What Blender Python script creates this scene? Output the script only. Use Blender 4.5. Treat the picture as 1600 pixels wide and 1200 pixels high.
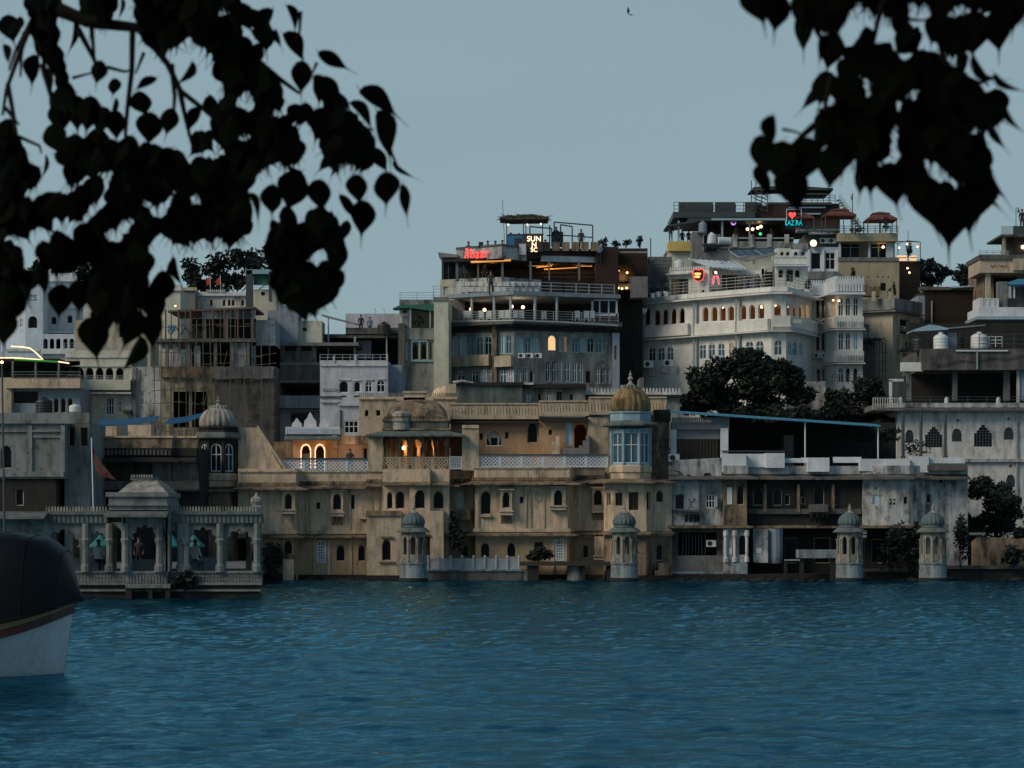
import bpy, bmesh, math, random
import numpy as np
from mathutils import Vector, Matrix
from mathutils.geometry import tessellate_polygon
R = math.radians
random.seed(7)
S = bpy.context.scene
C = S.collection
for o in list(bpy.data.objects):
    bpy.data.objects.remove(o)

# ------------------------------------------------------------------ camera
F, HZ, CH = 3840.0, 824.0, 3.5          # focal length and horizon row of the 1600 px photograph, eye height above the lake
cd = bpy.data.cameras.new('camera')
cam = bpy.data.objects.new('camera', cd); C.objects.link(cam)
cam.location = (0, 0, CH); cam.rotation_euler = (R(90), 0, 0)
cd.sensor_width = 36; cd.lens = F / 1600 * 36; cd.shift_y = (HZ - 600) / 1600
cd.clip_start = 0.1; cd.clip_end = 6000
cd.dof.use_dof = True; cd.dof.focus_distance = 170; cd.dof.aperture_fstop = 6.0
S.camera = cam

# ------------------------------------------------------------------ world, sun, exposure
SUN_EL, SUN_AZ = 34.0, -122.0            # azimuth measured from +Y towards +X: the brightest evening sky, left of and behind the camera
w = bpy.data.worlds.new('World'); S.world = w; w.use_nodes = True
nt = w.node_tree; nt.nodes.clear()
def N(nt, typ, **kw):
    n = nt.nodes.new(typ)
    for k, v in kw.items(): setattr(n, k, v)
    return n
out = N(nt, 'ShaderNodeOutputWorld'); bg = N(nt, 'ShaderNodeBackground')
sky = N(nt, 'ShaderNodeTexSky', sky_type='NISHITA')
sky.sun_disc = False; sky.sun_elevation = R(SUN_EL); sky.sun_rotation = R(SUN_AZ)
sky.air_density = 1.0; sky.dust_density = 1.5; sky.ozone_density = 4.0
geo = N(nt, 'ShaderNodeTexCoord'); sep = N(nt, 'ShaderNodeSeparateXYZ')
ramp = N(nt, 'ShaderNodeValToRGB')        # veil of even evening cloud: pale low down, deeper blue overhead
cr = ramp.color_ramp
cr.elements[0].position = 0.0; cr.elements[0].color = (2.95, 4.05, 4.40, 1)
cr.elements[1].position = 1.0; cr.elements[1].color = (.45, 1.05, 1.8, 1)
e = cr.elements.new(0.22); e.color = (2.62, 3.68, 4.10, 1)
e = cr.elements.new(0.5); e.color = (.9, 1.75, 2.6, 1)
mixs = N(nt, 'ShaderNodeMixRGB'); mixs.inputs[0].default_value = 0.92
nt.links.new(geo.outputs['Generated'], sep.inputs[0]); nt.links.new(sep.outputs['Z'], ramp.inputs[0])
cn = N(nt, 'ShaderNodeTexNoise'); cn.inputs['Scale'].default_value = 2.2; cn.inputs['Detail'].default_value = 4; cmap = N(nt, 'ShaderNodeMapping'); cmap.inputs['Scale'].default_value = (1, 1, 3.5)   # faint unevenness of the cloud veil
nt.links.new(geo.outputs['Generated'], cmap.inputs[0]); nt.links.new(cmap.outputs[0], cn.inputs[0])
cl = N(nt, 'ShaderNodeMapRange'); cl.inputs['From Min'].default_value = .3; cl.inputs['From Max'].default_value = .7; cl.inputs['To Min'].default_value = .95; cl.inputs['To Max'].default_value = 1.05; nt.links.new(cn.outputs['Fac'], cl.inputs[0])
cm = N(nt, 'ShaderNodeVectorMath', operation='SCALE'); nt.links.new(ramp.outputs[0], cm.inputs[0]); nt.links.new(cl.outputs[0], cm.inputs['Scale'])
nt.links.new(sky.outputs[0], mixs.inputs[1]); nt.links.new(cm.outputs[0], mixs.inputs[2])
nt.links.new(mixs.outputs[0], bg.inputs[0]); nt.links.new(bg.outputs[0], out.inputs[0])
bg.inputs[1].default_value = 0.1
sd = bpy.data.lights.new('sun', 'SUN'); sun = bpy.data.objects.new('sun', sd); C.objects.link(sun)
sd.energy = 2.05; sd.angle = R(26); sd.color = (1.0, 0.85, 0.66)
az = R(SUN_AZ); sdir = Vector((math.sin(az) * math.cos(R(SUN_EL)), math.cos(az) * math.cos(R(SUN_EL)), math.sin(R(SUN_EL))))
sun.rotation_euler = sdir.to_track_quat('Z', 'Y').to_euler(); sun.location = (-60, -40, 60)
S.view_settings.view_transform = 'Standard'; S.view_settings.look = 'None'
S.view_settings.gamma = 1.0; S.view_settings.use_curve_mapping = False
S.view_settings.exposure = 0.0

# ------------------------------------------------------------------ pixel -> place
def kx(px): return (px - 800) / F
def P(px, py, Y): return Vector((kx(px) * Y, Y, CH + (HZ - py) / F * Y))
def zz(py, Y): return CH + (HZ - py) / F * Y
def ground_z(Y):
    if Y < 168: return 0.7
    return 0.7 + (min(Y, 236) - 168) * 0.23

# ------------------------------------------------------------------ materials
MATS = {}
def principled(name):
    m = bpy.data.materials.new(name); m.use_nodes = True
    return m, m.node_tree, m.node_tree.nodes['Principled BSDF']
def hexmul(c, k): return (c[0] * k, c[1] * k, c[2] * k, 1)
def plaster(name, col, dirt=.5, dirt_col=(.05, .045, .035), scale=1.0, rough=.9, seed=0, bump=.25):
    """painted lime plaster with blotches, rain streaks and fine grain"""
    m, nt, b = principled(name); L = nt.links.new
    tc = N(nt, 'ShaderNodeTexCoord'); mp = N(nt, 'ShaderNodeMapping'); mp.inputs['Location'].default_value = (seed * 3.1, seed * 1.7, seed * .9)
    L(tc.outputs['Object'], mp.inputs[0])
    n1 = N(nt, 'ShaderNodeTexNoise'); n1.inputs['Scale'].default_value = .55 * scale; n1.inputs['Detail'].default_value = 8; n1.inputs['Roughness'].default_value = .68
    L(mp.outputs[0], n1.inputs[0])
    mp2 = N(nt, 'ShaderNodeMapping'); mp2.inputs['Scale'].default_value = (1.5 * scale, 1.5 * scale, .38 * scale); L(mp.outputs[0], mp2.inputs[0])
    n2 = N(nt, 'ShaderNodeTexNoise'); n2.inputs['Scale'].default_value = 1.0; n2.inputs['Detail'].default_value = 5; n2.inputs['Roughness'].default_value = .6
    L(mp2.outputs[0], n2.inputs[0])
    n3 = N(nt, 'ShaderNodeTexNoise'); n3.inputs['Scale'].default_value = 9 * scale; n3.inputs['Detail'].default_value = 6; n3.inputs['Roughness'].default_value = .75; L(mp.outputs[0], n3.inputs[0])
    mul = N(nt, 'ShaderNodeMath', operation='MULTIPLY'); L(n1.outputs['Fac'], mul.inputs[0]); L(n2.outputs['Fac'], mul.inputs[1])
    r = N(nt, 'ShaderNodeValToRGB'); r.color_ramp.elements[0].position = .30 - .14 * dirt; r.color_ramp.elements[1].position = .46 - .12 * dirt
    r.color_ramp.elements[0].color = (0, 0, 0, 1); r.color_ramp.elements[1].color = (1, 1, 1, 1)
    L(mul.outputs[0], r.inputs[0])
    fa = N(nt, 'ShaderNodeMath', operation='MULTIPLY'); fa.inputs[1].default_value = min(.92, .30 + .62 * dirt); L(r.outputs[0], fa.inputs[0])
    v = N(nt, 'ShaderNodeMixRGB'); v.inputs[1].default_value = hexmul(col, .58); v.inputs[2].default_value = hexmul(col, 1.26); L(n3.outputs['Fac'], v.inputs[0])
    v2 = N(nt, 'ShaderNodeMixRGB', blend_type='MULTIPLY'); v2.inputs[0].default_value = .55; L(v.outputs[0], v2.inputs[1])
    r2 = N(nt, 'ShaderNodeValToRGB'); r2.color_ramp.elements[0].position = .36; r2.color_ramp.elements[1].position = .62
    r2.color_ramp.elements[0].color = (.5, .5, .52, 1); L(n1.outputs['Fac'], r2.inputs[0]); L(r2.outputs[0], v2.inputs[2])
    # peeled patches with crisp edges and thin drip marks
    n4 = N(nt, 'ShaderNodeTexNoise'); n4.inputs['Scale'].default_value = 1.5 * scale; n4.inputs['Detail'].default_value = 12; n4.inputs['Roughness'].default_value = .72; L(mp.outputs[0], n4.inputs[0])
    r4 = N(nt, 'ShaderNodeValToRGB'); t4 = .655 - .09 * dirt; r4.color_ramp.elements[0].position = t4; r4.color_ramp.elements[1].position = t4 + .025; r4.color_ramp.elements[0].color = (1, 1, 1, 1); r4.color_ramp.elements[1].color = (.50, .50, .50, 1); L(n4.outputs['Fac'], r4.inputs[0])
    mp5 = N(nt, 'ShaderNodeMapping'); mp5.inputs['Scale'].default_value = (7 * scale, 7 * scale, .5 * scale); L(mp.outputs[0], mp5.inputs[0])
    n5 = N(nt, 'ShaderNodeTexNoise'); n5.inputs['Scale'].default_value = 1; n5.inputs['Detail'].default_value = 4; n5.inputs['Roughness'].default_value = .7; L(mp5.outputs[0], n5.inputs[0])
    r5 = N(nt, 'ShaderNodeValToRGB'); t5 = .60 - .06 * dirt; r5.color_ramp.elements[0].position = t5; r5.color_ramp.elements[1].position = t5 + .12; r5.color_ramp.elements[0].color = (1, 1, 1, 1); r5.color_ramp.elements[1].color = (.55, .54, .52, 1); L(n5.outputs['Fac'], r5.inputs[0])
    va = N(nt, 'ShaderNodeMixRGB', blend_type='MULTIPLY'); va.inputs[0].default_value = min(1, .35 + .65 * dirt); L(v2.outputs[0], va.inputs[1]); L(r4.outputs[0], va.inputs[2])
    v2 = N(nt, 'ShaderNodeMixRGB', blend_type='MULTIPLY'); v2.inputs[0].default_value = min(1, .3 + .7 * dirt); L(va.outputs[0], v2.inputs[1]); L(r5.outputs[0], v2.inputs[2])
    mx = N(nt, 'ShaderNodeMixRGB'); mx.inputs[2].default_value = (*dirt_col, 1)
    inv = N(nt, 'ShaderNodeMath', operation='MULTIPLY'); inv.inputs[1].default_value = 1
    L(fa.outputs[0], inv.inputs[0]); L(inv.outputs[0], mx.inputs[0]); L(v2.outputs[0], mx.inputs[1]); L(mx.outputs[0], b.inputs['Base Color'])
    b.inputs['Roughness'].default_value = rough; b.inputs['Specular IOR Level'].default_value = .2
    bp = N(nt, 'ShaderNodeBump'); bp.inputs['Strength'].default_value = bump; bp.inputs['Distance'].default_value = .05
    L(n3.outputs['Fac'], bp.inputs['Height']); L(bp.outputs[0], b.inputs['Normal'])
    MATS[name] = m; return m
def plain(name, col, rough=.6, metal=0, emit=None, es=0, var=.25, scale=4, spec=.4):
    m, nt, b = principled(name); L = nt.links.new
    tc = N(nt, 'ShaderNodeTexCoord'); n = N(nt, 'ShaderNodeTexNoise'); n.inputs['Scale'].default_value = scale; n.inputs['Detail'].default_value = 5
    L(tc.outputs['Object'], n.inputs[0])
    v = N(nt, 'ShaderNodeMixRGB'); v.inputs[1].default_value = hexmul(col, 1 - var); v.inputs[2].default_value = hexmul(col, 1 + var); L(n.outputs['Fac'], v.inputs[0])
    L(v.outputs[0], b.inputs['Base Color']); b.inputs['Roughness'].default_value = rough; b.inputs['Metallic'].default_value = metal
    b.inputs['Specular IOR Level'].default_value = spec
    if emit: b.inputs['Emission Color'].default_value = (*emit, 1); b.inputs['Emission Strength'].default_value = es
    MATS[name] = m; return m
beige = plaster('beige_plaster', (.74, .58, .42), .6, (.06, .05, .038), scale=1.5, seed=1)
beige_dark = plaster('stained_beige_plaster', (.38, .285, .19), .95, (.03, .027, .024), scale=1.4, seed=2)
beige_pale = plaster('pale_beige_plaster', (.62, .51, .38), .6, (.07, .06, .045), scale=1.5, seed=3)
orange = plaster('ochre_orange_plaster', (.50, .33, .20), .4, (.10, .06, .035), seed=4)
white_p = plaster('white_plaster', (.76, .76, .74), .62, (.08, .08, .078), scale=1.4, seed=5)
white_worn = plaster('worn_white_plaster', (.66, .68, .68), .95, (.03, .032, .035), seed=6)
white_clean = plaster('fresh_white_plaster', (.72, .76, .80), .15, (.15, .16, .17), seed=7)
lavender = plaster('pale_lavender_plaster', (.58, .60, .67), .45, (.12, .12, .14), seed=8)
bluewhite = plaster('blue_white_plaster', (.58, .68, .78), .25, (.12, .14, .17), seed=9)
cream = plaster('cream_plaster', (.62, .55, .42), .6, (.09, .08, .05), seed=10)
cream_lt = plaster('pale_cream_plaster', (.66, .66, .55), .3, (.10, .10, .08), seed=11)
yellow_p = plaster('yellow_plaster', (.70, .52, .18), .3, (.16, .11, .05), seed=12)
olive_p = plaster('olive_yellow_plaster', (.44, .40, .28), .35, (.08, .09, .05), seed=13)
grey_stone = plaster('weathered_grey_stone', (.27, .30, .29), .75, (.04, .045, .042), seed=14)
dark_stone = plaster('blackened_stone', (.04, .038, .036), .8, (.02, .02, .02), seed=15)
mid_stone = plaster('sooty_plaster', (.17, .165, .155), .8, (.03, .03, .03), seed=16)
concrete = plaster('raw_concrete', (.24, .245, .245), .7, (.05, .05, .05), seed=17)
concrete_blue = plaster('grey_blue_concrete', (.30, .36, .42), .5, (.06, .07, .08), seed=18)
turret_blue = plaster('faded_blue_paint', (.30, .45, .54), .4, (.07, .09, .10), seed=19)
gold_dome = plaster('rust_stained_dome', (.42, .30, .15), .95, (.055, .035, .02), scale=1.6, seed=20)
pale_dome = plaster('soot_streaked_dome', (.47, .45, .40), .85, (.05, .05, .045), scale=1.6, seed=21)
green_dome = plaster('mossy_grey_dome', (.15, .21, .22), .7, (.05, .06, .055), scale=1.6, seed=22)
eave_grey = plaster('lichen_grey_eave', (.17, .21, .20), .7, (.04, .045, .04), seed=23)
brick_m = plaster('brown_brick', (.045, .035, .03), .5, (.03, .025, .02), seed=24)
maroon = plaster('maroon_plaster', (.062, .036, .030), .4, (.04, .03, .025), seed=25)
soil = plaster('dry_hillside_soil', (.11, .10, .07), .6, (.03, .035, .02), scale=.3, seed=26)
peach = plaster('peach_plaster', (.62, .46, .34), .3, (.18, .12, .08), seed=27)
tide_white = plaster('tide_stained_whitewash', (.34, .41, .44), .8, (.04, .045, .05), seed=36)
tide_blue = plaster('stained_blue_whitewash', (.36, .44, .50), .5, (.06, .07, .08), seed=37)
hotel_white = plaster('hotel_white_plaster', (.82, .82, .77), .3, (.12, .12, .11), scale=1.3, seed=44)
kiosk_stone = plaster('weathered_kiosk_stone', (.40, .37, .31), .8, (.05, .05, .045), scale=1.6, seed=45)
glass = plain('dark_window_glass', (.006, .008, .010), .25, var=.4, scale=.7, spec=.12)
glass_blue = plain('blue_curtained_glass', (.045, .10, .14), .18, var=.5, scale=1.2, spec=.5)
glass_pale = plain('pale_frosted_glass', (.42, .52, .56), .25, var=.2, scale=1.0)
wood_dark = plain('dark_timber', (.035, .03, .026), .7, var=.4)
wood_brown = plain('brown_timber', (.20, .11, .05), .6, var=.4)
frame_white = plain('white_frame_paint', (.62, .66, .68), .5, var=.12)
frame_teal = plain('teal_frame_paint', (.22, .36, .42), .5, var=.2)
steel_dark = plain('dark_painted_steel', (.045, .06, .065), .5, var=.3)
steel_grey = plain('grey_galvanised_steel', (.34, .38, .39), .45, metal=.3, var=.2)
rust = plain('rusted_pole', (.12, .075, .055), .8, var=.4)
bamboo = plain('bamboo_pole', (.095, .08, .06), .8, var=.3)
tin_blue = plain('blue_tin_sheet', (.08, .27, .42), .4, metal=.2, var=.12)
tin_grey = plain('grey_tin_sheet', (.34, .46, .54), .45, metal=.3, var=.2, scale=1.5)
tin_dull = plain('dull_tin_sheet', (.20, .21, .22), .6, var=.35, scale=1.5)
tarp_blue = plain('blue_tarpaulin', (.012, .085, .18), .55, var=.2)
tarp_green = plain('green_tarpaulin', (.03, .12, .10), .7, var=.3)
tarp_black = plain('black_tarpaulin', (.004, .005, .007), .5, var=.5, scale=1.2, spec=.18)
canvas_dark = plain('dark_canvas', (.05, .06, .065), .85, var=.3)
thatch = plain('dry_thatch', (.07, .06, .045), .95, var=.5, scale=14)
panel_blue = plain('solar_glass', (.03, .06, .10), .15, var=.3, spec=.6)
plastic_white = plain('white_plastic', (.62, .66, .67), .45, var=.12)
plastic_black = plain('black_plastic', (.02, .022, .024), .45, var=.2)
red_roof = plain('maroon_canopy_cloth', (.13, .045, .04), .8, var=.25)
cloth_saffron = plain('saffron_cloth', (.10, .04, .025), .85, var=.3)
cloth_red = plain('red_cloth', (.45, .05, .03), .85, var=.25)
teal_cloth = plain('teal_umbrella_cloth', (.02, .16, .15), .8, var=.2)
blue_paint = plain('blue_painted_board', (.04, .16, .32), .55, var=.2)
hull_white = plaster('white_hull_paint', (.68, .73, .77), .15, (.24, .27, .28), scale=1.2, rough=.45, seed=40, bump=.08)
hull_red = plain('red_brown_hull_band', (.05, .014, .010), .45, var=.25)
gilt = plain('gilded_trim', (.42, .27, .10), .4, var=.3)
skin = plain('skin', (.24, .13, .08), .6, var=.1)
cl_white = plain('white_shirt', (.65, .68, .72), .8, var=.1)
cl_dark = plain('dark_clothes', (.03, .033, .04), .85, var=.2)
cl_blue = plain('blue_shirt', (.10, .16, .26), .85, var=.2)
cl_green = plain('pale_green_shirt', (.34, .42, .30), .85, var=.2)
hair_m = plain('black_hair', (.012, .011, .011), .6, var=.2)
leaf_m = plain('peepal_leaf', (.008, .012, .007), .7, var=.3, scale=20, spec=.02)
twig_m = plain('peepal_bark', (.022, .019, .016), .9, var=.3, scale=8)
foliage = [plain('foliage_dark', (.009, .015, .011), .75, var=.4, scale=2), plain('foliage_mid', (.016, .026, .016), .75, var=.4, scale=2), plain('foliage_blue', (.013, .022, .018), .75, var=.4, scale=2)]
bark = plain('trunk_bark', (.035, .028, .022), .95, var=.35)
bird_m = plain('bird_plumage', (.08, .085, .09), .8, var=.3)
def emitm(name, col, s): return plain(name, hexmul(col, .5)[:3], .5, emit=col, es=s, var=0)
neon_red = emitm('red_neon_tube', (1.0, .06, .05), 1.7)
neon_pink = emitm('pink_neon_tube', (1.0, .22, .30), 1.1)
neon_teal = emitm('teal_neon_tube', (.0, .55, .60), 1.1)
neon_purple = emitm('purple_neon_tube', (.55, .25, .85), 1.3)
neon_green = emitm('green_lamp', (.05, .9, .3), 1.2)
neon_orange = emitm('orange_neon_script', (1.0, .34, .10), 3.0)
bulb_warm = emitm('warm_bulb', (1.0, .68, .36), 5.0)
led_amber = emitm('amber_led_strip', (1.0, .42, .10), .75)
led_cream = emitm('cream_led_strip', (1.0, .74, .46), 1.5)
led_green = emitm('green_led_strip', (.06, .40, .04), .3)
letter_cream = emitm('cream_lit_letter', (1.0, .72, .45), 2.6)
disc_cream = emitm('cream_lit_disc', (1.0, .86, .62), 1.4)
lit_pane = emitm('lit_window_pane', (1.0, .62, .28), .9)
lit_low = emitm('dimly_lit_pane', (.75, .36, .13), .22)

# ------------------------------------------------------------------ mesh builder
ORG = {}
def vkey(v): return Vector(v)
class MB:
    def __init__(s): s.v = []; s.f = []; s.m = []; s.cm = 0
    def add(s, vs, fs):
        o = len(s.v); s.v += [tuple(p) for p in vs]
        for f in fs: s.f.append(tuple(i + o for i in f)); s.m.append(s.cm)
        return s
    def box(s, x0, x1, y0, y1, z0, z1):
        if x0 > x1: x0, x1 = x1, x0
        if z0 > z1: z0, z1 = z1, z0
        return s.add([(x0,y0,z0),(x1,y0,z0),(x1,y1,z0),(x0,y1,z0),(x0,y0,z1),(x1,y0,z1),(x1,y1,z1),(x0,y1,z1)],
                     [(0,1,5,4),(1,2,6,5),(2,3,7,6),(3,0,4,7),(4,5,6,7),(3,2,1,0)])
    def B(s, x0, y0, x1, y1, Y, D):     # front face = pixel rectangle at depth Y, going D metres back
        return s.box(kx(x0) * Y, kx(x1) * Y, Y, Y + D, zz(y1, Y), zz(y0, Y))
    def bar(s, p, q, r, n=5, r2=None):
        p, q = Vector(p), Vector(q); d = q - p
        if d.length < 1e-6: return s
        d.normalize(); a = d.orthogonal().normalized(); b = d.cross(a); r2 = r if r2 is None else r2
        vs = [p + (a * math.cos(t) + b * math.sin(t)) * r for t in (2 * math.pi * i / n for i in range(n))]
        vs += [q + (a * math.cos(t) + b * math.sin(t)) * r2 for t in (2 * math.pi * i / n for i in range(n))]
        return s.add(vs, [(i, (i + 1) % n, n + (i + 1) % n, n + i) for i in range(n)] + [tuple(range(n))[::-1], tuple(range(n, 2 * n))])
    def path(s, pts, r, n=5, r2=None):
        k = len(pts) - 1
        for i in range(k):
            ra = r if r2 is None else r + (r2 - r) * i / k; rb = r if r2 is None else r + (r2 - r) * (i + 1) / k
            s.bar(pts[i], pts[i + 1], ra, n, rb)
        return s
    def lathe(s, c, prof, n=24, lobes=0, amp=0, rot=0, sx=1, sy=1, half=False):
        c = Vector(c); vs = []; fs = []
        for (r, z) in prof:
            for i in range(n):
                t = 2 * math.pi * i / n + rot
                rr = r * (1 - amp * (1 - abs(math.sin(lobes * t / 2))) if lobes else 1)
                vs.append((c.x + rr * math.cos(t) * sx, c.y + rr * math.sin(t) * sy, c.z + z))
        k = len(prof)
        for j in range(k - 1):
            for i in range(n):
                fs.append((j*n+i, j*n+(i+1)%n, (j+1)*n+(i+1)%n, (j+1)*n+i))
        fs.append(tuple(range(n))[::-1]); fs.append(tuple(range((k-1)*n, k*n)))
        return s.add(vs, fs)
    def poly_prism(s, pts, d):          # planar polygon (3d points) extruded along vector d
        n = len(pts); d = Vector(d); pts = [Vector(p) for p in pts]
        tr = tessellate_polygon([pts])
        return s.add(pts + [p + d for p in pts], [t for t in tr] + [tuple(i + n for i in reversed(t)) for t in tr] + [(i, (i+1) % n, n + (i+1) % n, n + i) for i in range(n)])
    def sphere(s, c, r, n=10, m=6, sz=1):
        prof = [(r * math.sin(math.pi * (j + .02) / (m + .04)), -r * sz * math.cos(math.pi * (j + .02) / (m + .04))) for j in range(m + 1)]
        return s.lathe(c, prof, n)
    def mesh(s, name, mats, org=Vector((0,0,0)), smooth=False):
        me = bpy.data.meshes.new(name)
        me.from_pydata([(p[0]-org.x, p[1]-org.y, p[2]-org.z) for p in s.v], [], s.f)
        for m in mats: me.materials.append(m)
        if len(mats) > 1: me.polygons.foreach_set('material_index', s.m)
        if smooth: me.polygons.foreach_set('use_smooth', [True] * len(me.polygons))
        me.update(); return me
    def build(s, name, mat, parent=None, kind=None, smooth=False, label=None, cat=None, group=None):
        mats = mat if isinstance(mat, (list, tuple)) else [mat]
        if parent is not None: org = ORG[parent]
        elif kind == 'structure': org = Vector((0, 0, 0))
        else:
            a = np.array(s.v); org = Vector(((a[:,0].min()+a[:,0].max())/2, (a[:,1].min()+a[:,1].max())/2, a[:,2].min()))
        o = bpy.data.objects.new(name, s.mesh(name, mats, org, smooth)); C.objects.link(o)
        if parent is not None: o.parent = parent
        else: o.location = org
        ORG[o] = org
        if kind: o['kind'] = kind
        if label: o['label'] = label
        if cat: o['category'] = cat
        if group: o['group'] = group
        return o
def thing(name, label, cat, loc, group=None):
    o = bpy.data.objects.new(name, None); C.objects.link(o); o.location = loc; o.empty_display_size = .3
    ORG[o] = Vector(loc); o['label'] = label; o['category'] = cat
    if group: o['group'] = group
    return o
def kids(o): return [c for c in bpy.data.objects if c.parent == o]
def copy_thing(root, loc, label=None, rz=0, sc=None, tree=None):
    tree = tree or {}
    r = root.copy(); C.objects.link(r); r.location = loc; r.rotation_euler = (0, 0, rz)
    if sc: r.scale = sc if isinstance(sc, tuple) else (sc, sc, sc)
    if label: r['label'] = label
    ORG[r] = Vector(loc)
    for ch in KIDS.get(root) or KIDS.setdefault(root, kids(root)):
        c = ch.copy(); C.objects.link(c); c.parent = r
        for g in KIDS.get(ch) or KIDS.setdefault(ch, kids(ch)):
            d = g.copy(); C.objects.link(d); d.parent = c
    return r
KIDS = {}
def bx(root, name, rects, Y, D, mat, **kw):      # one part per pixel rectangle (joined only when they are stuff)
    if kw.get('kind') == 'stuff':
        m = MB()
        for r in rects: m.B(*r, Y, D)
        return m.build(name, mat, root, **kw)
    for r in rects: o = MB().B(*r, Y, D).build(name, mat, root, **kw)
    return o

# ------------------------------------------------------------------ openings and windows
def outline(kind, w, h):
    a = w / 2; pts = []
    if kind == 'r': return [(-a, 0), (a, 0), (a, h), (-a, h)]
    if kind == 'd':                      # round disc
        return [(a * math.cos(t), h / 2 + h / 2 * math.sin(t)) for t in (2 * math.pi * i / 16 for i in range(16))]
    if kind == 's':                      # stepped head
        q = h * .62
        return [(-a, 0), (a, 0), (a, q), (a*.72, q), (a*.72, h*.75), (a*.48, h*.75), (a*.48, h*.88), (a*.22, h*.88), (a*.22, h), (-a*.22, h), (-a*.22, h*.88), (-a*.48, h*.88), (-a*.48, h*.75), (-a*.72, h*.75), (-a*.72, q), (-a, q)]
    rise = min(a * (1.25 if kind == 'o' else 1.05), h * .75); sp = h - rise
    pts = [(-a, 0), (a, 0)]
    n = 12 if kind == 'a' else 20
    if kind == 'c': pts += [(a, sp)]
    for i in range(n + 1):
        t = math.pi * i / n
        if kind == 'c': k = .80 + .20 * abs(math.sin(5 * t)); x, z = a * .97 * k * math.cos(t), rise * (k if k < 1 else 1) * math.sin(t)
        elif kind == 'o': x = a * math.cos(t); z = rise * (1 - abs(math.cos(t)) ** 1.35) * (.86 + .14 * math.sin(t) ** 8)
        else: x, z = a * math.cos(t), rise * math.sin(t)
        pts.append((x, sp + z))
    if kind == 'c': pts += [(-a, sp)]
    return pts
VARI = {'teal': ['teal', 'teal', 'teal2', 'teal3'], 'blue': ['blue', 'blue2', 'blue', 'blue3'], 'darkw': ['darkw', 'darkw', 'darkw', 'blue3', 'darkw2']}
VRNG = random.Random(17)
WCACHE = {}
STY = {   # frame material, pane material, mullions, transom height fraction, frame width, pane recess
 'dark': ('beige_plaster', 'dark_window_glass', 0, None, .05, .22), 'darkw': ('white_frame_paint', 'dark_window_glass', 1, .62, .06, .14),
 'teal': ('teal_frame_paint', 'blue_curtained_glass', 1, .64, .07, .12), 'blue': ('white_frame_paint', 'blue_curtained_glass', 1, .60, .05, .12),
 'pale': ('white_frame_paint', 'pale_frosted_glass', 0, .62, .05, .12), 'teal2': ('teal_frame_paint', 'dark_window_glass', 1, .64, .07, .14), 'teal3': ('teal_frame_paint', 'pale_frosted_glass', 1, .64, .07, .12), 'blue2': ('white_frame_paint', 'dark_window_glass', 1, .60, .05, .16), 'blue3': ('white_frame_paint', 'grey_tin_sheet', 1, .45, .06, .10), 'darkw2': ('white_frame_paint', 'dark_window_glass', 0, .5, .07, .2),
 'lit': ('white_frame_paint', 'lit_window_pane', 0, None, .05, .12),
 'litlow': ('white_frame_paint', 'dimly_lit_pane', 1, .5, .05, .14), 'wood': ('dark_timber', 'dark_timber', 1, .6, .07, .16),
 'frame': ('white_frame_paint', None, 0, None, .05, .1), 'trim': ('pale_beige_plaster', None, 0, None, .07, .1),
 'sash': ('white_frame_paint', 'dark_window_glass', 2, .55, .06, .12), 'lattice': ('white_frame_paint', 'dark_window_glass', 4, 'grid', .07, .06),
 'grey': ('grey_tin_sheet', 'grey_tin_sheet', 0, None, .05, .12), 'slat': ('dark_painted_steel', 'dark_window_glass', 5, 'grid', .04, .1)}
def win_mesh(kind, w, h, style):
    key = (kind, round(w, 1), round(h, 1), style)
    if key in WCACHE: return WCACHE[key]
    w, h = max(.2, key[1]), max(.2, key[2]); fm, pm, mull, tr, fw, rec = STY[style]
    o = outline(kind, w + .02, h + .02); cz = h / 2
    sx, sz = max(.2, 1 - 2 * fw / w), max(.2, 1 - 2 * fw / h)
    inn = [(x * sx, cz + (z - cz) * sz) for x, z in o]
    m = MB(); n = len(o); y0, y1 = rec - .09, rec
    vs = [(x, y0, z) for x, z in o] + [(x, y0, z) for x, z in inn] + [(x, y1, z) for x, z in inn]
    m.add(vs, [(i, (i+1) % n, n + (i+1) % n, n + i) for i in range(n)] + [(n + i, n + (i+1) % n, 2*n + (i+1) % n, 2*n + i) for i in range(n)])
    if mull and kind != 'd':
        top = h * (.97 if kind == 'r' else .8)
        for k in range(1, mull + 1):
            x = -w/2 + w * k / (mull + 1); m.box(x - .025, x + .025, y0 + .01, y1, .02, top if abs(x) > .1*w else h * .95)
        trs = [tr] if isinstance(tr, float) else ([i / 8 for i in range(1, 7)] if tr == 'grid' else [])
        for t in trs: m.box(-w/2 + .02, w/2 - .02, y0 + .02, y1, h * t - .025, h * t + .025)
    me = m.mesh('window', [MATS[fm]]); pe = None
    if pm:
        q = MB(); pts = [Vector((x, y1 + .005, z)) for x, z in o]; q.add(pts, tessellate_polygon([pts])); pe = q.mesh('pane', [MATS[pm]])
    WCACHE[key] = (me, pe); return me, pe
def put_window(root, kind, w, h, style, loc, ang, name='window'):
    me, pe = win_mesh(kind, w, h, VRNG.choice(VARI[style]) if style in VARI else style)
    o = bpy.data.objects.new(name, me); C.objects.link(o); o.parent = root
    o.location = Vector(loc) - ORG[root]; o.rotation_euler = (0, 0, ang); ORG[o] = Vector(loc)
    if pe:
        p = bpy.data.objects.new('pane', pe); C.objects.link(p); p.parent = o; ORG[p] = ORG[o]
    return o
def plan(p): return Vector((kx(p[0]) * p[1], p[1]))
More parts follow.
